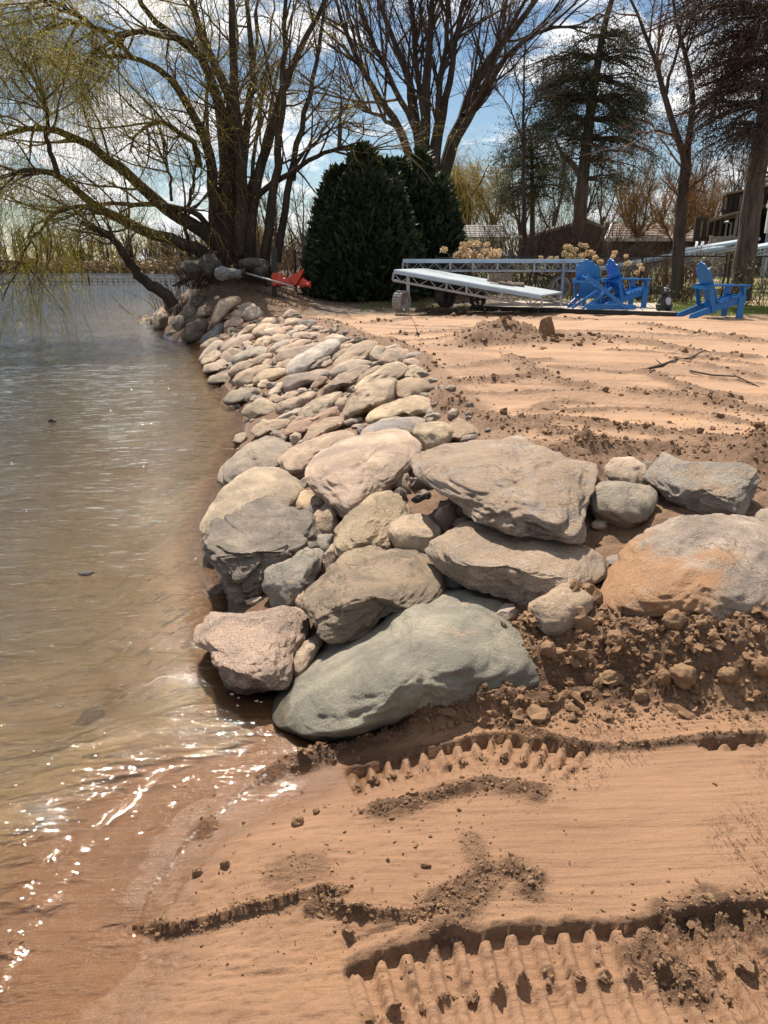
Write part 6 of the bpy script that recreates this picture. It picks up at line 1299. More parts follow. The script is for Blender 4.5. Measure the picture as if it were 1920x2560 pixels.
# blue house at the right edge
y = 33.0; xl = px_at(1904, y); zb = float(base_h(xl, y))
root = empty('blue_house', (xl, y, zb), 'blue-grey sided house with a white-framed window behind the leaning trunk', 'house'); Z = lambda py: z_at(py, y) - zb
mb = MB(); mb.prism([(0, 0, -.3), (7, 0, -.3), (7, 0, Z(516)), (0, 0, Z(516))], (3.2, 6, 0)); w = mb.build('wall', MAT['blue_siding'], root)
for k in range(12): mb = MB(); mb.box((3.5, -.02, .1 + k * (Z(520) - .1) / 12 + .08), (7, .05, (Z(520) - .1) / 12 - .02)); mb.build('siding_board', MAT['blue_siding'], root)
mb = MB(); mb.prism([(-.4, -.5, Z(516)), (7.2, -.5, Z(516)), (8.9, 3, Z(470)), (1.4, 3, Z(470))], (0, 0, .12)); mb.build('roof', MAT['shingle'], root)
mb = MB(); mb.box((3.4, -.5, Z(516)), (7.6, .08, .16)); mb.build('fascia', MAT['white_trim'], root)
xw = px_at(1925, y) - xl; mb = MB()
for dx, dz_, sx, sz_ in ((0, .48, .95, .1), (0, -.48, .95, .1), (.43, 0, .1, .9), (-.43, 0, .1, .9)): mb.box((xw + dx, -.08, Z(549) + dz_), (sx, .1, sz_))
w_ = mb.build('window', MAT['white_trim'], root); mb = MB(); mb.box((xw, -.055, Z(549)), (.8, .03, .9)); mb.build('pane', MAT['glass'], w_)

# ------------------------------------------------------------------ dock sections on wheels
def dock(name, label, A, B, depth, hgt, panels, bay, dvec, group='dock sections stored on shore', posts=(), cut=None):
    """deck from A to B (near edge, top), depth runs along dvec; an aluminium truss hangs from both edges"""
    A, B, dvec = [np.asarray(q, float) for q in (A, B, dvec)]; root = empty(name, A, label, 'dock', group); L = np.linalg.norm(B - A); u = (B - A) / L; dvec = dvec / np.linalg.norm(dvec); upv = np.cross(u, dvec); upv = upv if upv[2] > 0 else -upv
    for k in range(panels):
        a, b_ = u * (L * k / panels + .0012), u * (L * (k + 1) / panels - .0012); mb = MB(); mb.prism([a + dvec * .02, b_ + dvec * .02, b_ + dvec * (depth - .02), a + dvec * (depth - .02)], upv * .03); mb.build('deck_panel', MAT['deck_blue'], root)
    for s_ in (0, depth):
        off = dvec * s_
        mb = MB(); mb.beam(off - upv * .02, off + u * L - upv * .02, .04, .075, upv); mb.build('top_rail', MAT['deck_side'], root)
        h0, h1 = hgt if isinstance(hgt, tuple) else (hgt, hgt)
        mb = MB(); mb.beam(off - upv * h0, off + u * L - upv * h1, .04, .045, upv); mb.build('bottom_rail', MAT['alu'], root)
        n_ = int(L / bay)
        for k in range(n_):
            xa, xb = L * k / n_, L * (k + 1) / n_; ha, hb = h0 + (h1 - h0) * k / n_, h0 + (h1 - h0) * (k + 1) / n_
            p, q = (off + u * xa - upv * .05, off + u * xb - upv * hb) if k % 2 == 0 else (off + u * xa - upv * ha, off + u * xb - upv * .05)
            mb = MB(); mb.tube([p, q], .011, 5); mb.build('brace', MAT['alu'], root)
            if k % 6 == 0 or k == n_ - 1: mb = MB(); mb.beam(off + u * xa - upv * .05, off + u * xa - upv * ha, .04, .04, u); mb.build('upright', MAT['alu'], root)
    return root, u, dvec, upv, L
def wheel(dock_root, c, r, w, axis, mat, spokes=5, lugs=22):
    """ribbed roll-in wheel; axis is the axle direction"""
    ax = np.asarray(axis, float); ax /= np.linalg.norm(ax); a = np.cross(ax, (0, 0, 1)); a /= np.linalg.norm(a); b_ = np.cross(ax, a)
    ring = lambda q, rr: [rr * (math.cos(t) * a + math.sin(t) * b_) + ax * q for t in np.linspace(0, 6.2832, 33)[:-1]]
    mb = MB(); v = []; prof = [(-w / 2, r * .80), (-w / 2, r * .95), (w / 2, r * .95), (w / 2, r * .80)]
    for q, rr in prof: v += ring(q, rr)
    mb.add(v, [(p * 32 + i, p * 32 + (i + 1) % 32, ((p + 1) % 4) * 32 + (i + 1) % 32, ((p + 1) % 4) * 32 + i) for p in range(4) for i in range(32)])
    for k in range(lugs):
        t = k / lugs * 6.2832; d = math.cos(t) * a + math.sin(t) * b_; tn = np.cross(ax, d); mb.box(d * r * .95, (w * .96, .028, .035), np.array([ax, tn, d]))
    root = mb.build('wheel', mat, dock_root); root.location = np.asarray(c) - np.array(dock_root.location)
    for k in range(spokes):
        t = k / spokes * 6.2832 + .4; d = math.cos(t) * a + math.sin(t) * b_; mb = MB(); mb.beam(d * .03, d * r * .86, r * .16, w * .3, ax); mb.build('spoke', mat, root)
    mb = MB(); mb.tube([-ax * w * .4, ax * w * .4], r * .17, 12); mb.build('hub', mat, root); return root
D1 = 17.6
A = at_y(1007, 651, D1 + .5); B = at_y(1462, 651, D1 + .5)
dock('dock_section', 'level blue-grey dock section with a zigzag truss lying above the other one', A, B, 1.25, .235, 7, .185, (0.12, 1, 0))
r1 = bpy.data.objects['dock_section']
for px in (1182, 1336, 1410):
    a = at_y(px, 654, D1 + .42); mb = MB(); mb.beam(a - A, np.array([a[0], a[1], float(base_h(a[0], a[1]))]) - A if px == 1410 else a - A - (0, 0, .24), .06 if px == 1410 else .04, .05, (0, 1, 0)); mb.build('leg' if px == 1410 else 'upright', MAT['alu'], r1)
for px0, px1 in ((1420, 1300), (1300, 1395)):
    mb = MB(); a = at_y(px0, 672 if px0 == 1300 else 705, D1 + 1.2); b_ = at_y(px1, 672 if px1 == 1300 else 700, D1 + 1.2); mb.beam(a - A, b_ - A, .03, .03); mb.build('strut', MAT['wire'], r1)
# tilted section: its near edge falls from the wheel end to the platform
A2 = at_y(985, 677, 16.6); B2 = at_y(1354, 741, 15.6); C2 = at_y(1452, 735, 17.6)
far_ = at_y(1060, 674, 17.9)
root, u, dv, up_, L = dock('dock_section', 'tilted dock section sloping from its wheels down to the timber platform', A2, B2, 1.5, (.20, .22), 8, .20, np.array(far_) - A2 - 0 * A2)
a = at_y(1020, 690, 16.55); mb = MB(); mb.beam(a - A2, at_y(1020, 760, 16.55) - A2, .07, .06, (0, 1, 0)); mb.build('leg', MAT['alu'], root)
for px, py0, py1 in ((1166, 715, 736), (1254, 731, 744), (1354, 745, 768), (1402, 742, 766)):
    mb = MB(); yy = 16.5 - .9 * (px - 985) / 369; mb.beam(at_y(px, py0, yy) - A2, at_y(px, py1, yy) - A2, .04, .04, (0, 1, 0)); mb.build('upright', MAT['alu'], root)
mb = MB(); mb.tube([at_y(1378, 748, 15.9) - A2, at_y(1450, 762, 16.3) - A2], .014, 5); mb.build('strut', MAT['alu'], root)
wheel(root, at_y(1004, 754, 16.4), .225, .20, (0.72, -.5, 0), MAT['wheel_plastic'])
wheel(root, at_y(1115, 742, 17.6), .24, .2, (0.6, -.6, 0), MAT['wheel_dark'])
wheel(root, at_y(1194, 748, 17.2), .17, .15, (0.3, -1, 0), MAT['wheel_dark'])
wheel(r1, at_y(1399, 718, 18.4), .25, .18, (0.25, -1, 0), MAT['wheel_plastic'])
# dock sections on the neighbour's lawn
for i, (p0, p1, d0, d1, lab) in enumerate([((1500, 672), (1812, 618), 23, 24.5, 'pale dock section in the neighbour\'s yard reaching from the thicket to the fence post'), ((1706, 628), (1900, 596), 25, 26.5, 'pale dock section behind the leaning trunk below the porch'), ((1880, 622), (2020, 596), 23.5, 24.5, 'pale dock end right of the leaning trunk')]):
    A = at_y(*p0, d0); B = at_y(*p1, d1); root, *_ = dock('dock_section', lab, A, B, .8, .24, 5, .3, (-0.1, 1, 0.015), 'dock sections in the neighbour\'s yard')
    for px in (p0[0] + 40, p1[0] - 30):
        a = at_y(px, (p0[1] + p1[1]) / 2, (d0 + d1) / 2); mb = MB(); t = (px - p0[0]) / (p1[0] - p0[0]); q = (A + (B - A) * t) - (0, 0, .1); g0 = np.array([q[0], q[1], float(base_h(q[0], q[1]))]); mb.beam(q - A, g0 - A, .06, .06, (0, 1, 0)); mb.build('leg', MAT['alu'], root)
ND = bpy.data.objects['dock_section.002']
wheel(ND, at_y(1757, 674, 22.5), .26, .16, (0.2, -1, 0), MAT['wheel_dark'])
wheel(ND, at_y(1779, 683, 22.2), .17, .14, (0.2, -1, 0), MAT['wheel_plastic'])
wheel(ND, at_y(1727, 679, 22.6), .2, .14, (0.2, -1, 0), MAT['wheel_dark'])

# ------------------------------------------------------------------ platform, logs, statue
P0 = at_y(1178, 768, 17.0); P1 = at_y(1690, 783, 14.9)
zt = float(P1[2]); fl = at_z(1180, 764, zt); fr = at_z(1692, 781, zt); br = at_z(1640, 758, zt); bl = at_z(1300, 752, zt)
zb = float(base_h(fr[0], fr[1])) - .06
root = empty('timber_platform', (fl[0], fl[1], zb), 'low dark timber platform carrying the paired blue chairs', 'platform'); o = np.array(root.location)
for a, b_, nm in ((fl, fr, 'edge_timber'), (fr, br, 'edge_timber'), (br, bl, 'edge_timber'), (bl, fl, 'edge_timber')):
    mb = MB(); a2, b2 = np.array([a[0], a[1], zb]), np.array([b_[0], b_[1], zb]); h = (zt - zb) / 2; mb.beam(a2 + (0, 0, h) - o, b2 + (0, 0, h) - o, .09, 2 * h - .004); mb.build(nm, MAT['platform_dark'], root)
nb_ = 14
for k in range(nb_):
    f0, f1 = (k + .04) / nb_, (k + .96) / nb_; q = [fl + (fr - fl) * f0, fl + (fr - fl) * f1, bl + (br - bl) * f1, bl + (br - bl) * f0]
    mb = MB(); mb.prism([w_ - o + (0, 0, -.02) for w_ in q], (0, 0, .024)); mb.build('deck_board', MAT['platform_top'], root)
def on_deck(px, py): return at_z(px, py, zt + .004)
for i, (px, py, L_, r_, lab) in enumerate([(1242, 706, .42, .085, 'end-on split log at the lake end of the tilted dock'), (1261, 712, .36, .085, 'middle log of the three lying on the tilted dock'), (1280, 716, .5, .09, 'log nearest the blue chairs on the tilted dock'), (1250, 693, .5, .08, 'log lying on top of the others on the tilted dock')]):
    yy = 16.9 - i * .08; c = at_y(px, py, yy); rs = np.random.default_rng(i); root = empty('log', c, lab, 'log', 'logs on the dock', rz=(-.25, .5, .12, .05)[i])
    n_ = 12; pr = [(r_ * (1 + .1 * rs.normal()) * math.cos(t), r_ * .9 * (1 + .1 * rs.normal()) * math.sin(t)) for t in np.linspace(0, 6.283, n_ + 1)[:-1]]
    mb = MB(); mb.prism([(-L_ / 2, a, b_) for a, b_ in pr], (L_, 0, 0)); mb.build('bark', MAT['log'], root)
    mb = MB(); mb.prism([(-L_ / 2 - .004, a * .85, b_ * .85) for a, b_ in pr], (-.004, 0, 0)); mb.prism([(L_ / 2 + .004, a * .85, b_ * .85) for a, b_ in pr], (.004, 0, 0)); mb.build('cut_end', MAT['log_end'], root)
# garden statue, a sitting animal
p = on_deck(1659, 776); sc_ = at_y(1659, 776, p[1]); H = at_y(1659, 714, p[1])[2] - p[2]
root = empty('garden_statue', p, 'black statue of a sitting animal with a pale face and belly on the platform corner', 'statue', rz=.15)
v, f = ICO[4]
body = v * (.23, .2, .36) * H / .62 * .8; body[:, 2] += .27 * H; body[:, 0] *= 1 + .25 * (v[:, 2] < 0); head = v * np.array([.24, .22, .20]) * H * .85 + np.array([-.06, -.05, .78]) * H
head = head * (1 + .0)
ear = lambda s_: v * np.array([.065, .05, .09]) * H + np.array([-.06 + s_ * .15, -.03, .94]) * H
muz = v * np.array([.10, .10, .075]) * H + np.array([-.07, -.24, .74]) * H
paw = lambda s_: v * np.array([.10, .14, .07]) * H + np.array([-.02 + s_ * .14, -.22, .06]) * H
allv = np.vstack([body, head, ear(-1), ear(1), muz, paw(-1), paw(1)]); nv = len(v); ff = np.vstack([f + nv * k for k in range(7)])
mesh_np('body', allv, ff, MAT['statue'], root)
mesh_np('belly', v * np.array([.14, .06, .21]) * H + np.array([.03, -.205, .34]) * H, f, MAT['statue_white'], root)
mb = MB(); 
for s_ in (-1, 1): mb.tube([(( -.06 + s_ * .10) * H, -.235 * H, .82 * H), ((-.06 + s_ * .10) * H, -.255 * H, .82 * H)], .035 * H, 10)
mb.tube([(-.13 * H, -.20 * H, .90 * H), (.02 * H, -.20 * H, .90 * H)], .022 * H, 6); mb.build('face_marking', MAT['statue_white'], root)

# ------------------------------------------------------------------ blue slatted garden chairs
def make_chair(label, loc, rz, scale=1.0):
    root = empty('garden_chair', loc, label, 'chair', 'blue slatted garden chairs', rz); root.scale = (scale,) * 3; m_ = MAT['chair_blue']
    def part(nm, fn): mb = MB(); fn(mb); return mb.build(nm, m_, root)
    for s_ in (-1, 1):
        x = s_ * .255
        part('side_rail', lambda mb: mb.prism([(x - .014, .33, .40), (x - .014, .35, .29), (x - .014, -.10, .16), (x - .014, -.58, .0), (x - .014, -.70, .0), (x - .014, -.68, .07), (x - .014, -.12, .29)], (.028, 0, 0)))
        part('front_leg', lambda mb: mb.box((s_ * .285, .26, .29), (.028, .12, .58)))
        part('back_post', lambda mb: mb.beam((s_ * .285, -.36, .575), (s_ * .285, -.24, .10), .028, .075, (0, 1, 0)))
        part('armrest', lambda mb: mb.prism([(s_ * .285 - .055, -.42, .58), (s_ * .285 + .055, -.42, .58), (s_ * .285 + .085, .15, .58), (s_ * .285 + .07, .36, .58), (s_ * .285 - .05, .38, .58), (s_ * .285 - .075, .15, .58)], (0, 0, .026)))
        part('arm_bracket', lambda mb: mb.prism([(s_ * .315, .22, .58), (s_ * .315, .31, .58), (s_ * .315, .27, .40)], (s_ * .025, 0, 0)))
    for k in range(6):
        f_ = k / 5; y_ = .31 - .44 * f_; z_ = .405 - .125 * f_; part('seat_slat', lambda mb: mb.beam((-.285, y_, z_), (.285, y_, z_), .076, .022, (0, .27, 1)))
    part('front_apron', lambda mb: mb.box((0, .345, .345), (.54, .022, .10)))
    d = np.array([0, -.36, .80]); d /= np.linalg.norm(d); nn = np.array([0, .80, .36]); nn /= np.linalg.norm(nn)
    for k in range(5):
        q = k - 2; L_ = .84 - .03 * q * q; b0 = np.array([q * .094, -.13, .235]); b1 = b0 + d * L_ + np.array([q * .018, 0, 0]); w0_, w1_ = .0465, .0565
        tl, tr_ = (-.05 * (q < 0) * abs(q) * .55, -.05 * (q > 0) * abs(q) * .55)
        pts = [b0 + (-w0_, 0, 0), b0 + (w0_, 0, 0), b1 + (w1_, 0, 0) + d * tr_, b1 + (w1_ * .5, 0, 0) + d * (.012 + tr_ * .45), b1 + (-w1_ * .5, 0, 0) + d * (.012 + tl * .45), b1 + (-w1_, 0, 0) + d * tl]
        part('back_slat', lambda mb: mb.prism(pts, -nn * .02))
    part('back_rail', lambda mb: mb.box((0, -.395, .548), (.62, .05, .055))); part('lower_back_rail', lambda mb: mb.box((0, -.165, .235), (.50, .04, .09)))
    return root
def ground_pt(px, py): p = hit(px, py); p[2] = float(ground(p[0], p[1])[0]); return p
make_chair('blue slatted chair standing alone on the sand by the lawn', ground_pt(1800, 797) + (0, .1, 0), R(-86), 1.02)
make_chair('blue slatted chair turned side-on, between the folded footstool and the statue', on_deck(1568, 768) + (0, .1, 0), R(-79), 1.02)
make_chair('blue slatted chair with its back turned, behind the folded footstool', on_deck(1486, 768) + (0, .25, 0), R(-38), 1.0)
# folded footstool leaning in front of the paired chairs
p = on_deck(1520, 775); root = empty('folding_footstool', p, 'blue footstool with crossed legs lying in front of the paired chairs', 'footstool', rz=R(4)); m_ = MAT['chair_blue']
sX = lambda px, py, dy=0: at_y(px, py, p[1] + dy) - p
for nm, a, b_, w_, t_, dy in [('crossed_leg', (1456, 772), (1530, 720), .05, .03, 0), ('crossed_leg', (1468, 690), (1566, 771), .075, .035, -.08), ('crossed_leg', (1430, 770), (1494, 727), .05, .03, .35), ('base_rail', (1468, 768), (1590, 768), .10, .05, -.02), ('base_rail', (1475, 765), (1570, 766), .08, .04, .35)]:
    a, b_ = sX(*a, dy), sX(*b_, dy); mb = MB(); mb.beam(a, b_, t_, w_, (0, 0, 1)) if nm != 'base_rail' else mb.prism([a + (0, 0, -.05), b_ + (-.03, 0, -.05), b_ + (.02, 0, -.02), b_ + (.02, 0, .02), b_ + (-.03, 0, .05), a + (.05, 0, .05), a + (0, 0, .0)], (0, t_, 0)); c_ = mb.build(nm, m_, root); c_.rotation_euler = (0, 0, -R(4))
for k in range(4):
    a = sX(1470 + 9 * k, 696 + 8 * k, -.1); mb = MB(); mb.beam(a + (0, -.02, 0), a + (0.02, .42, .03), .075, .02, (.4, 0, .8)); c_ = mb.build('slat', m_, root); c_.rotation_euler = (0, 0, -R(4))

# ------------------------------------------------------------------ wire fence
def fence(label, pts, H, post_r, name='wire_fence', posts=None):
    pts = [np.asarray(q, float) for q in pts]; root = empty(name, pts[0], label, 'fence'); o = pts[0]
    wires = MB(); rails = MB()
    for a, b_ in zip(pts[:-1], pts[1:]):
        L_ = np.linalg.norm(b_ - a); n_ = max(1, round(L_ / 2.4)); u_ = (b_ - a) / L_
        mb = MB(); mb.tube([a - o + (0, 0, H), b_ - o + (0, 0, H)], .02, 6); mb.build('top_rail', MAT['post_black'], root)
        mb = MB(); mb.tube([a - o + (0, 0, .05), b_ - o + (0, 0, .05)], .006, 4); mb.build('bottom_wire', MAT['wire'], root)
        for k in range(n_ + 1):
            q = a + (b_ - a) * k / n_; mb = MB(); mb.tube([q - o + (0, 0, -.3), q - o + (0, 0, H + .06)], post_r, 8); mb.build('post', MAT['post_black'], root)
        st = .075; nn = int((L_ + H) / st)
        for k in range(nn):
            for s_ in (1, -1):
                t0 = k * st - (H if s_ > 0 else 0); q0, q1 = (t0, t0 + H) if s_ > 0 else (t0, t0 - H); z0, z1 = 0.04, H
                lo, hi = (q0, q1); za, zb_ = z0, z1
                def clip(t, lo=lo, hi=hi, za=za, zb_=zb_): return za + (zb_ - za) * (t - lo) / (hi - lo)
                c0, c1 = np.clip(lo, 0, L_), np.clip(hi, 0, L_)
                if abs(c1 - c0) < .02: continue
                wires.tube([a - o + u_ * c0 + (0, 0.004 * s_, clip(c0)), a - o + u_ * c1 + (0, .004 * s_, clip(c1))], .0028, 3, False)
    ob = wires.build('wire_mesh', MAT['wire'], root, True); ob['kind'] = 'stuff'
    return root
def fp(px, y): x = px_at(px, y); return np.array([x, y, float(base_h(x, y))])
fence('black chain-link fence running behind the docks and the blue chairs', [fp(1090, 20.8), fp(1400, 20.6), fp(1815, 20.2)], 1.12, .026)
fence('black chain-link fence section at the leaning trunk', [fp(1826, 20.1), fp(2040, 19.6)], 1.12, .035)
fence('short black fence with two posts beside the orange tarpaulin', [fp(738, 22.2), fp(800, 22.0)], 1.05, .03)
x = at_y(683, 700, 20.8); b_ = np.array([x[0], 20.8, float(base_h(x[0], 20.8))]); mb = MB(); mb.beam((0, 0, -.3), (.06, 0, at_y(690, 618, 20.8)[2] - b_[2]), .12, .12, (0, 1, 0)); ob = mb.build('fence_post', MAT['post_black']); ob.location = b_; tag(ob, 'thick black post standing between the thin willow trunks and the orange tarpaulin', 'post')

# ------------------------------------------------------------------ things left on the willow mound
def crumple(name, label, cat_, mat, fn, n=40, m_=24):
    s_, t_ = np.meshgrid(np.linspace(0, 1, n), np.linspace(0, 1, m_), indexing='ij'); P = fn(s_, t_); idx = np.arange(n * m_).reshape(n, m_); f_ = np.stack([idx[:-1, :-1], idx[1:, :-1], idx[1:, 1:], idx[:-1, 1:]], -1).reshape(-1, 4)
    return P.reshape(-1, 3), f_
c0 = hit(688, 712); c1 = hit(776, 716); yy = 20.6
A = at_y(680, 700, yy); B = at_y(776, 711, yy - .4); root = empty('orange_tarpaulin', A, 'crumpled bright orange tarpaulin with a pointed flap sticking up', 'tarpaulin')
def fn(s_, t_):
    a = t_ * math.pi * 1.15 - .2; r_ = (.22 + .05 * np.sin(s_ * 9)) * (1 - .45 * s_); nz = n2(s_ * 3, t_ * 2, 3, 3, 5, 3)
    c = (B - A)[None, None] * s_[..., None]; return c + np.stack([0.04 * nz, -np.cos(a) * r_ * 1.1, np.sin(a) * r_ * .95 + .05 * nz - .05], -1)
v, f = crumple('', '', '', None, fn); v2 = v + np.array([0, 0, -.02]); mesh_np('sheet', v, f, MAT['orange'], root).modifiers.new('thickness', 'SOLIDIFY').thickness = .012
tip = at_y(759, 672, yy - .3) - A; b0, b1, b2 = at_y(722, 692, yy - .35) - A, at_y(738, 712, yy - .55) - A, at_y(750, 700, yy - .3) - A
mb = MB(); mid_ = (b1 + tip) / 2 + (.02, -.06, -.02); mb.add([b0, b1, b2, tip, mid_, (b2 + tip) / 2 + (.03, .02, 0), tip + (.02, .02, -.03)], [(0, 1, 4), (0, 4, 3), (1, 2, 5), (1, 5, 4), (4, 5, 6), (4, 6, 3), (0, 3, 6), (0, 6, 5), (0, 5, 2)]); mb.build('flap', MAT['orange'], root)
A = at_y(556, 690, 20.6); Bq = at_y(612, 678, 20.4); root = empty('net_bag', A, 'grey mesh-covered sack with a knotted neck lying on the willow mound', 'sack')
def sack(s_, t_):
    r_ = .165 * np.interp(s_, [0, .04, .25, .4, .6, .92, .96, 1], [0.02, .75, 1.15, .9, .75, .62, .45, .02]); a = t_ * 6.2832; w_ = 1 + .05 * np.sin(a * 5 + s_ * 20); c = at_y(536, 684, 20.6) - A; d = at_y(615, 684, 20.3) - A
    return c + (d - c) * s_[..., None] + np.stack([0 * a, r_ * w_ * np.cos(a), r_ * w_ * np.sin(a)], -1)
v, f = crumple('', '', '', None, sack, 40, 25); mesh_np('sack_body', v, f, MAT['net'], root)
wires = MB()
for k in range(14):
    for s_ in (1, -1):
        u_ = np.linspace(0, .42, 14); tt = (k / 14 + s_ * u_ * 1.2) % 1; wires.tube(sack(u_, tt) * 1 + 0, .006, 3, False)
wires.build('netting', MAT['pole'], root)
mb = MB(); mb.tube([at_y(608, 682, 20.3) - A, at_y(616, 683, 20.28) - A], .13, 10); mb.build('neck_band', MAT['post_black'], root)
ob = MB(); a, b_ = at_y(612, 682, 20.25), at_y(733, 716, 19.6); ob.tube([np.zeros(3), (b_ - a) * .5, b_ - a], .022, 8); ob = ob.build('pole', MAT['pole'], None, True); ob.location = a; tag(ob, 'long grey pole lying from the mesh sack down to the orange tarpaulin', 'pole')
for i, (px, py, rx, rz_, lab) in enumerate([(525, 663, .28, .30, 'round netted rock bag beside the mesh sack'), (632, 660, .42, .17, 'long dark rock at the foot of the willow trunks'), (478, 672, .35, .22, 'dark rock at the lake end of the willow mound'), (655, 675, .25, .2, 'dark rock between the mesh sack and the black post')]):
    v, f = ICO[4]; q = v * (1 + .12 * fbm(v * 1.8 + i * 9, 3))[:, None] * (rx, .3, rz_); ob = mesh_np('stone', q, f, MAT['stone']); ob.location = at_y(px, py, 21.0); ob.color = (.085, .075, .065, 1); tag(ob, lab, 'stone', 'stones of the riprap shore')
    for k_ in ('speck', 'band', 'dust', 'rough', 'rust'): ob[k_] = .3 if k_ != 'rust' else 0.0
for i, (px, r_, lab) in enumerate([(791, .045, 'thinner white pipe standing behind the evergreen bushes'), (802, .06, 'thicker white pipe standing behind the evergreen bushes')]):
    q = fp(px, 34.0); mb = MB(); top = at_y(px, 490 if i == 0 else 478, 34.0)[2] - q[2]; mb.tube([(0, 0, -.2), (0, 0, top * .5), (0, 0, top)], r_ * 1.4, 10); ob = mb.build('white_pipe', MAT['pipe_white'], None, True); ob.location = q; tag(ob, lab, 'pipe', 'white pipes')
# sticks dropped on the sand
def stick(label, pts, r, tw=()):
    P = np.array([ground_pt(p[0] * DS, p[1] * DS) + (0, 0, p[2]) for p in pts]); o = P[0].copy(); mb = MB(); n_ = len(P); mb.tube(P - o, np.linspace(r, r * .45, n_), 7)
    for a, b_ in tw: mb.tube([P[a] - o, (ground_pt(b_[0] * DS, b_[1] * DS) + (0, 0, b_[2])) - o], [r * .5, r * .25], 5)
    ob = mb.build('stick', MAT['stick'], None, True); ob.location = o; tag(ob, label, 'stick', 'sticks on the sand')
stick('long forked stick lying on the sand below the lone chair', [(1390, 795, .0), (1430, 788, .02), (1460, 778, .02), (1490, 774, .02), (1520, 769, .05)], .018, [(1, (1415, 785, .05)), (2, (1442, 789, .0)), (4, (1532, 770, .03))])
stick('dark stick half buried in the tyre rut at the picture edge', [(1490, 804, .02), (1540, 812, .03), (1590, 822, .03), (1640, 834, .0)], .013, [(2, (1578, 818, .06))])
stick('thin bent twig standing up from the sand near the dock wheel', [(905, 728, .0), (895, 722, .14), (884, 714, .24)], .008)
v, f = ICO[4]; q = v.copy()
for nn, d0 in (((.8, -.3, .5), .45), ((-.7, -.5, .4), .5), ((0, -1, .1), .5), ((-.2, .2, 1), .8), ((.9, .5, -.1), .6)): nn = np.array(nn) / np.linalg.norm(nn); q = q - np.clip(q @ nn - d0, 0, None)[:, None] * nn
ob = mesh_np('mud_chunk', q * (1 + .08 * fbm(v * 4 + 4, 4))[:, None] * (.15, .13, .22), f, MAT['clod']); p = hit(1180 * DS, 722 * DS); ob.location = (PILE[0] + .36, PILE[1] + .05, float(ground(PILE[0] + .36, PILE[1] + .05)[0]) + .05); tag(ob, 'pointed chunk of dried mud standing on the sand heap', 'mud chunk')
for i, (px, py, s_, lab) in enumerate([(130, 1054, .045, 'small dark bobbing object out on the water'), (215, 1432, .05, 'dark drifting leaf clump on the shallow water')]):
    p = at_z(px, py, .005); v, f = ICO[2]; ob = mesh_np('floating_debris', v * (1 + .25 * fbm(v * 2 + i, 2))[:, None] * (s_, s_ * .6, s_ * (.8 if i == 0 else .12)), f, MAT['platform_dark']); ob.location = p; tag(ob, lab, 'debris', None)

# ------------------------------------------------------------------ across the lake
y = 75.0; A = at_y(-80, 697, y); B = at_y(455, 697, y); z0 = at_y(0, 704, y)[2]; A[2] = B[2] = z0
root = empty('long_dock', A, 'long thin dock on posts stretching across the lake', 'dock'); H = .26
for nm, z, h in (('deck', H + .02, .06), ('lower_rail', -.02, .05)): mb = MB(); mb.beam((0, 0, z), B - A + (0, 0, z), .9 if nm == 'deck' else .06, h); mb.build(nm, MAT['brown_board'], root)
for k in range(42):
    q = (B - A) * k / 41; mb = MB(); mb.beam(q + (0, -.4, -.6 - z0), q + (0, -.4, H), .05, .05, (0, 1, 0)); mb.build('post', MAT['platform_dark'], root)
for px, top in ((211, 682), (227, 678), (228, 690)):
    q = at_y(px, 697, y) - A; mb = MB(); mb.beam((q[0], -.6, -.5), (q[0], -.6, at_y(px, top, y)[2] - A[2]), .09, .09, (0, 1, 0)); mb.build('mooring_post', MAT['platform_dark'], root)
# the far wood: one mass of bare crowns and willow gold
t = Tree(91); n = 380; xs = np.sort(t.rs.uniform(-235, 5, n)); ysh = np.interp(xs, [-420, -110, -60, -28, -17, 5], [219, 204, 190, 152, 110, 62]) + t.rs.uniform(1, 22, n); H = t.rs.uniform(7, 14, n) * np.clip(ysh / 200, .45, 1.1)
def far_wood(name, label, sel, mat, lean, thick, m1):
    k = np.where(sel)[0]; P = np.zeros((len(k), 6, 3)); P[:, :, 0] = xs[k][:, None] + .25 * t.rs.normal(size=(len(k), 6)).cumsum(1); P[:, :, 1] = ysh[k][:, None]; P[:, :, 2] = .2 + np.linspace(0, 1, 6)[None] * H[k][:, None] * .8; R0 = np.linspace(.25, .08, 6)[None] * np.ones((len(k), 1))
    a = t.kids(P, R0, m1, .15, 1, .6, 4.2, 6, .09, .12, (0, 0, lean)); b_ = t.kids(*a, 4, .15, 1, .7, 2.2, 3, thick * 1.2, .15, (0, 0, lean)); vs, fs, off = [], [], 0
    for p_, kk in ((((P, R0)), 5), (a, 3), (b_, 3)): off = tubes(p_[0], p_[1], kk, vs, fs, off)
    tag(mesh_np(name, np.vstack(vs), np.vstack(fs), mat), label, None, kind='stuff')
far_wood('far_woods', 'bare brown wood along the far shore', t.rs.random(n) < .85, MAT['twig_brown'], .03, .07, 10)
far_wood('far_woods', 'golden willows among the far shore wood', t.rs.random(n) < .25, MAT['willow_far'], -.22, .07, 10)
n_ = 1700; xs2 = t.rs.uniform(-235, 0, n_); ys2 = np.interp(xs2, [-420, -110, -60, -28, -17, 5], [212, 197.5, 183, 145, 100, 60]) + t.rs.uniform(-.8, 4, n_); pts = np.column_stack([xs2, ys2, .3 + t.rs.random(n_) * 1.6]); v, f = sprays(np.repeat(pts, 8, 0) + t.rs.normal(size=(n_ * 8, 3)) * .8, 1.0, t.rs, .6)
tag(mesh_np('far_undergrowth', v, f, MAT['dry_leaf']), 'low brush along the far shore', None, kind='stuff')
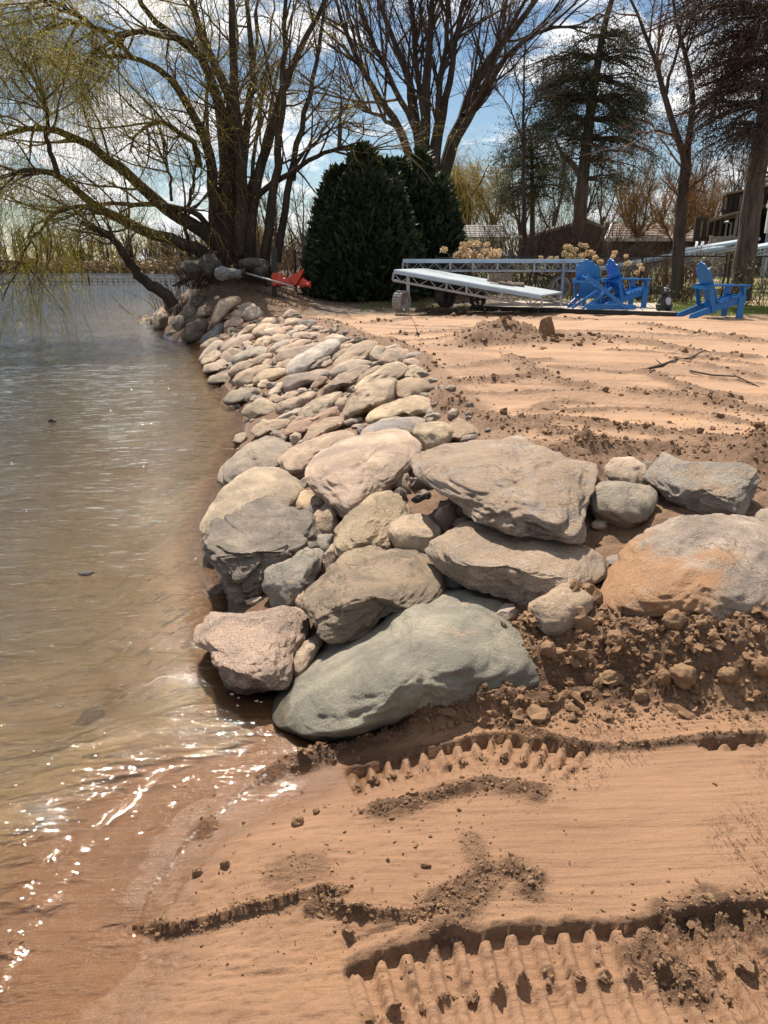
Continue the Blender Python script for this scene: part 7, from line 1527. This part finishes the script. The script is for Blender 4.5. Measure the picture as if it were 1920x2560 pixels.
n_ = 60; q = np.array([-.0, 0, 0]); c = at_y(193, 640, 198); c[2] = 0.3; pts = c + t.rs.normal(size=(900, 3)) * (1.6, 1, 1.5) + (0, 0, 2); v, f = sprays(pts, 1.0, t.rs, .5); root = empty('far_conifer', c, 'dark green conifer on the far shore', 'tree'); mesh_np('foliage', v - c, f, MAT['arborvitae'], root)
c = at_y(245, 640, 192); c[2] = .5; mb = MB(); mb.box((0, 0, .45), (4.5, 1.2, .25)); mb.box((-1.6, 0, .2), (.2, 1, .6)); mb.box((1.6, 0, .2), (.2, 1, .6)); ob = mb.build('far_bench_dock', MAT['white_trim']); ob.location = c; tag(ob, 'small white landing stage on the far shore', 'landing stage')

# ------------------------------------------------------------------ grass and fallen leaves
n_ = 60000; gx_ = rng.uniform(-1, 24, n_); gy_ = 17.0 + 22 * rng.random(n_) ** 1.6; gx_ *= gy_ / 38 * 1.2; yb = 17.6 + 0.5 * np.sin(gx_ * .9) - 2.6 * ss(gx_, 5.5, 7.0); k = (gy_ > yb + .2) & (n2(gx_, gy_, .5, .8, 95, 3) < .35); gx_, gy_ = gx_[k], gy_[k]
n_ = 14000; ax_ = rng.uniform(5.6, 10.5, n_); ay_ = rng.uniform(15.0, 18, n_); yb = 17.6 + 0.5 * np.sin(ax_ * .9) - 2.6 * ss(ax_, 5.5, 7.0); k = ay_ > yb + .25; gx_, gy_ = np.concatenate([gx_, ax_[k]]), np.concatenate([gy_, ay_[k]])
gz_ = base_h(gx_, gy_); n_ = len(gx_); h = rng.uniform(.03, .075, n_); a = rng.uniform(0, 6.28, n_); w_ = .006 * np.maximum(1, gy_ / 18)
v = np.stack([np.stack([gx_ - w_ * np.cos(a), gy_ - w_ * np.sin(a), gz_], 1), np.stack([gx_ + w_ * np.cos(a), gy_ + w_ * np.sin(a), gz_], 1), np.stack([gx_ + h * .5 * rng.normal(size=n_), gy_ + h * .4 * rng.normal(size=n_), gz_ + h], 1)], 1).reshape(-1, 3)
tag(mesh_np('lawn_grass', v, np.arange(n_ * 3).reshape(-1, 3), MAT['grass']), 'short spring grass of the lawn', None, kind='stuff')
n_ = 7000; lx = rng.uniform(-6, 8, n_); ly = rng.uniform(16.5, 24, n_); k = (shore_dist(lx, ly) > .8) & (n2(lx, ly, .6, .6, 97, 3) > -.1) & ((lx < 4.8) | (ly > 17.5)) & ((ly > 18.5) | (lx > .2)); lx, ly = lx[k], ly[k]
c = np.column_stack([lx, ly, ground(lx, ly) + .012]); v, f = sprays(c, .07, rng, .6, np.array([.6, .2, .12])); tag(mesh_np('fallen_leaves', v, f, MAT['dry_leaf']), 'dry fallen leaves under the trees and bushes', None, kind='stuff')
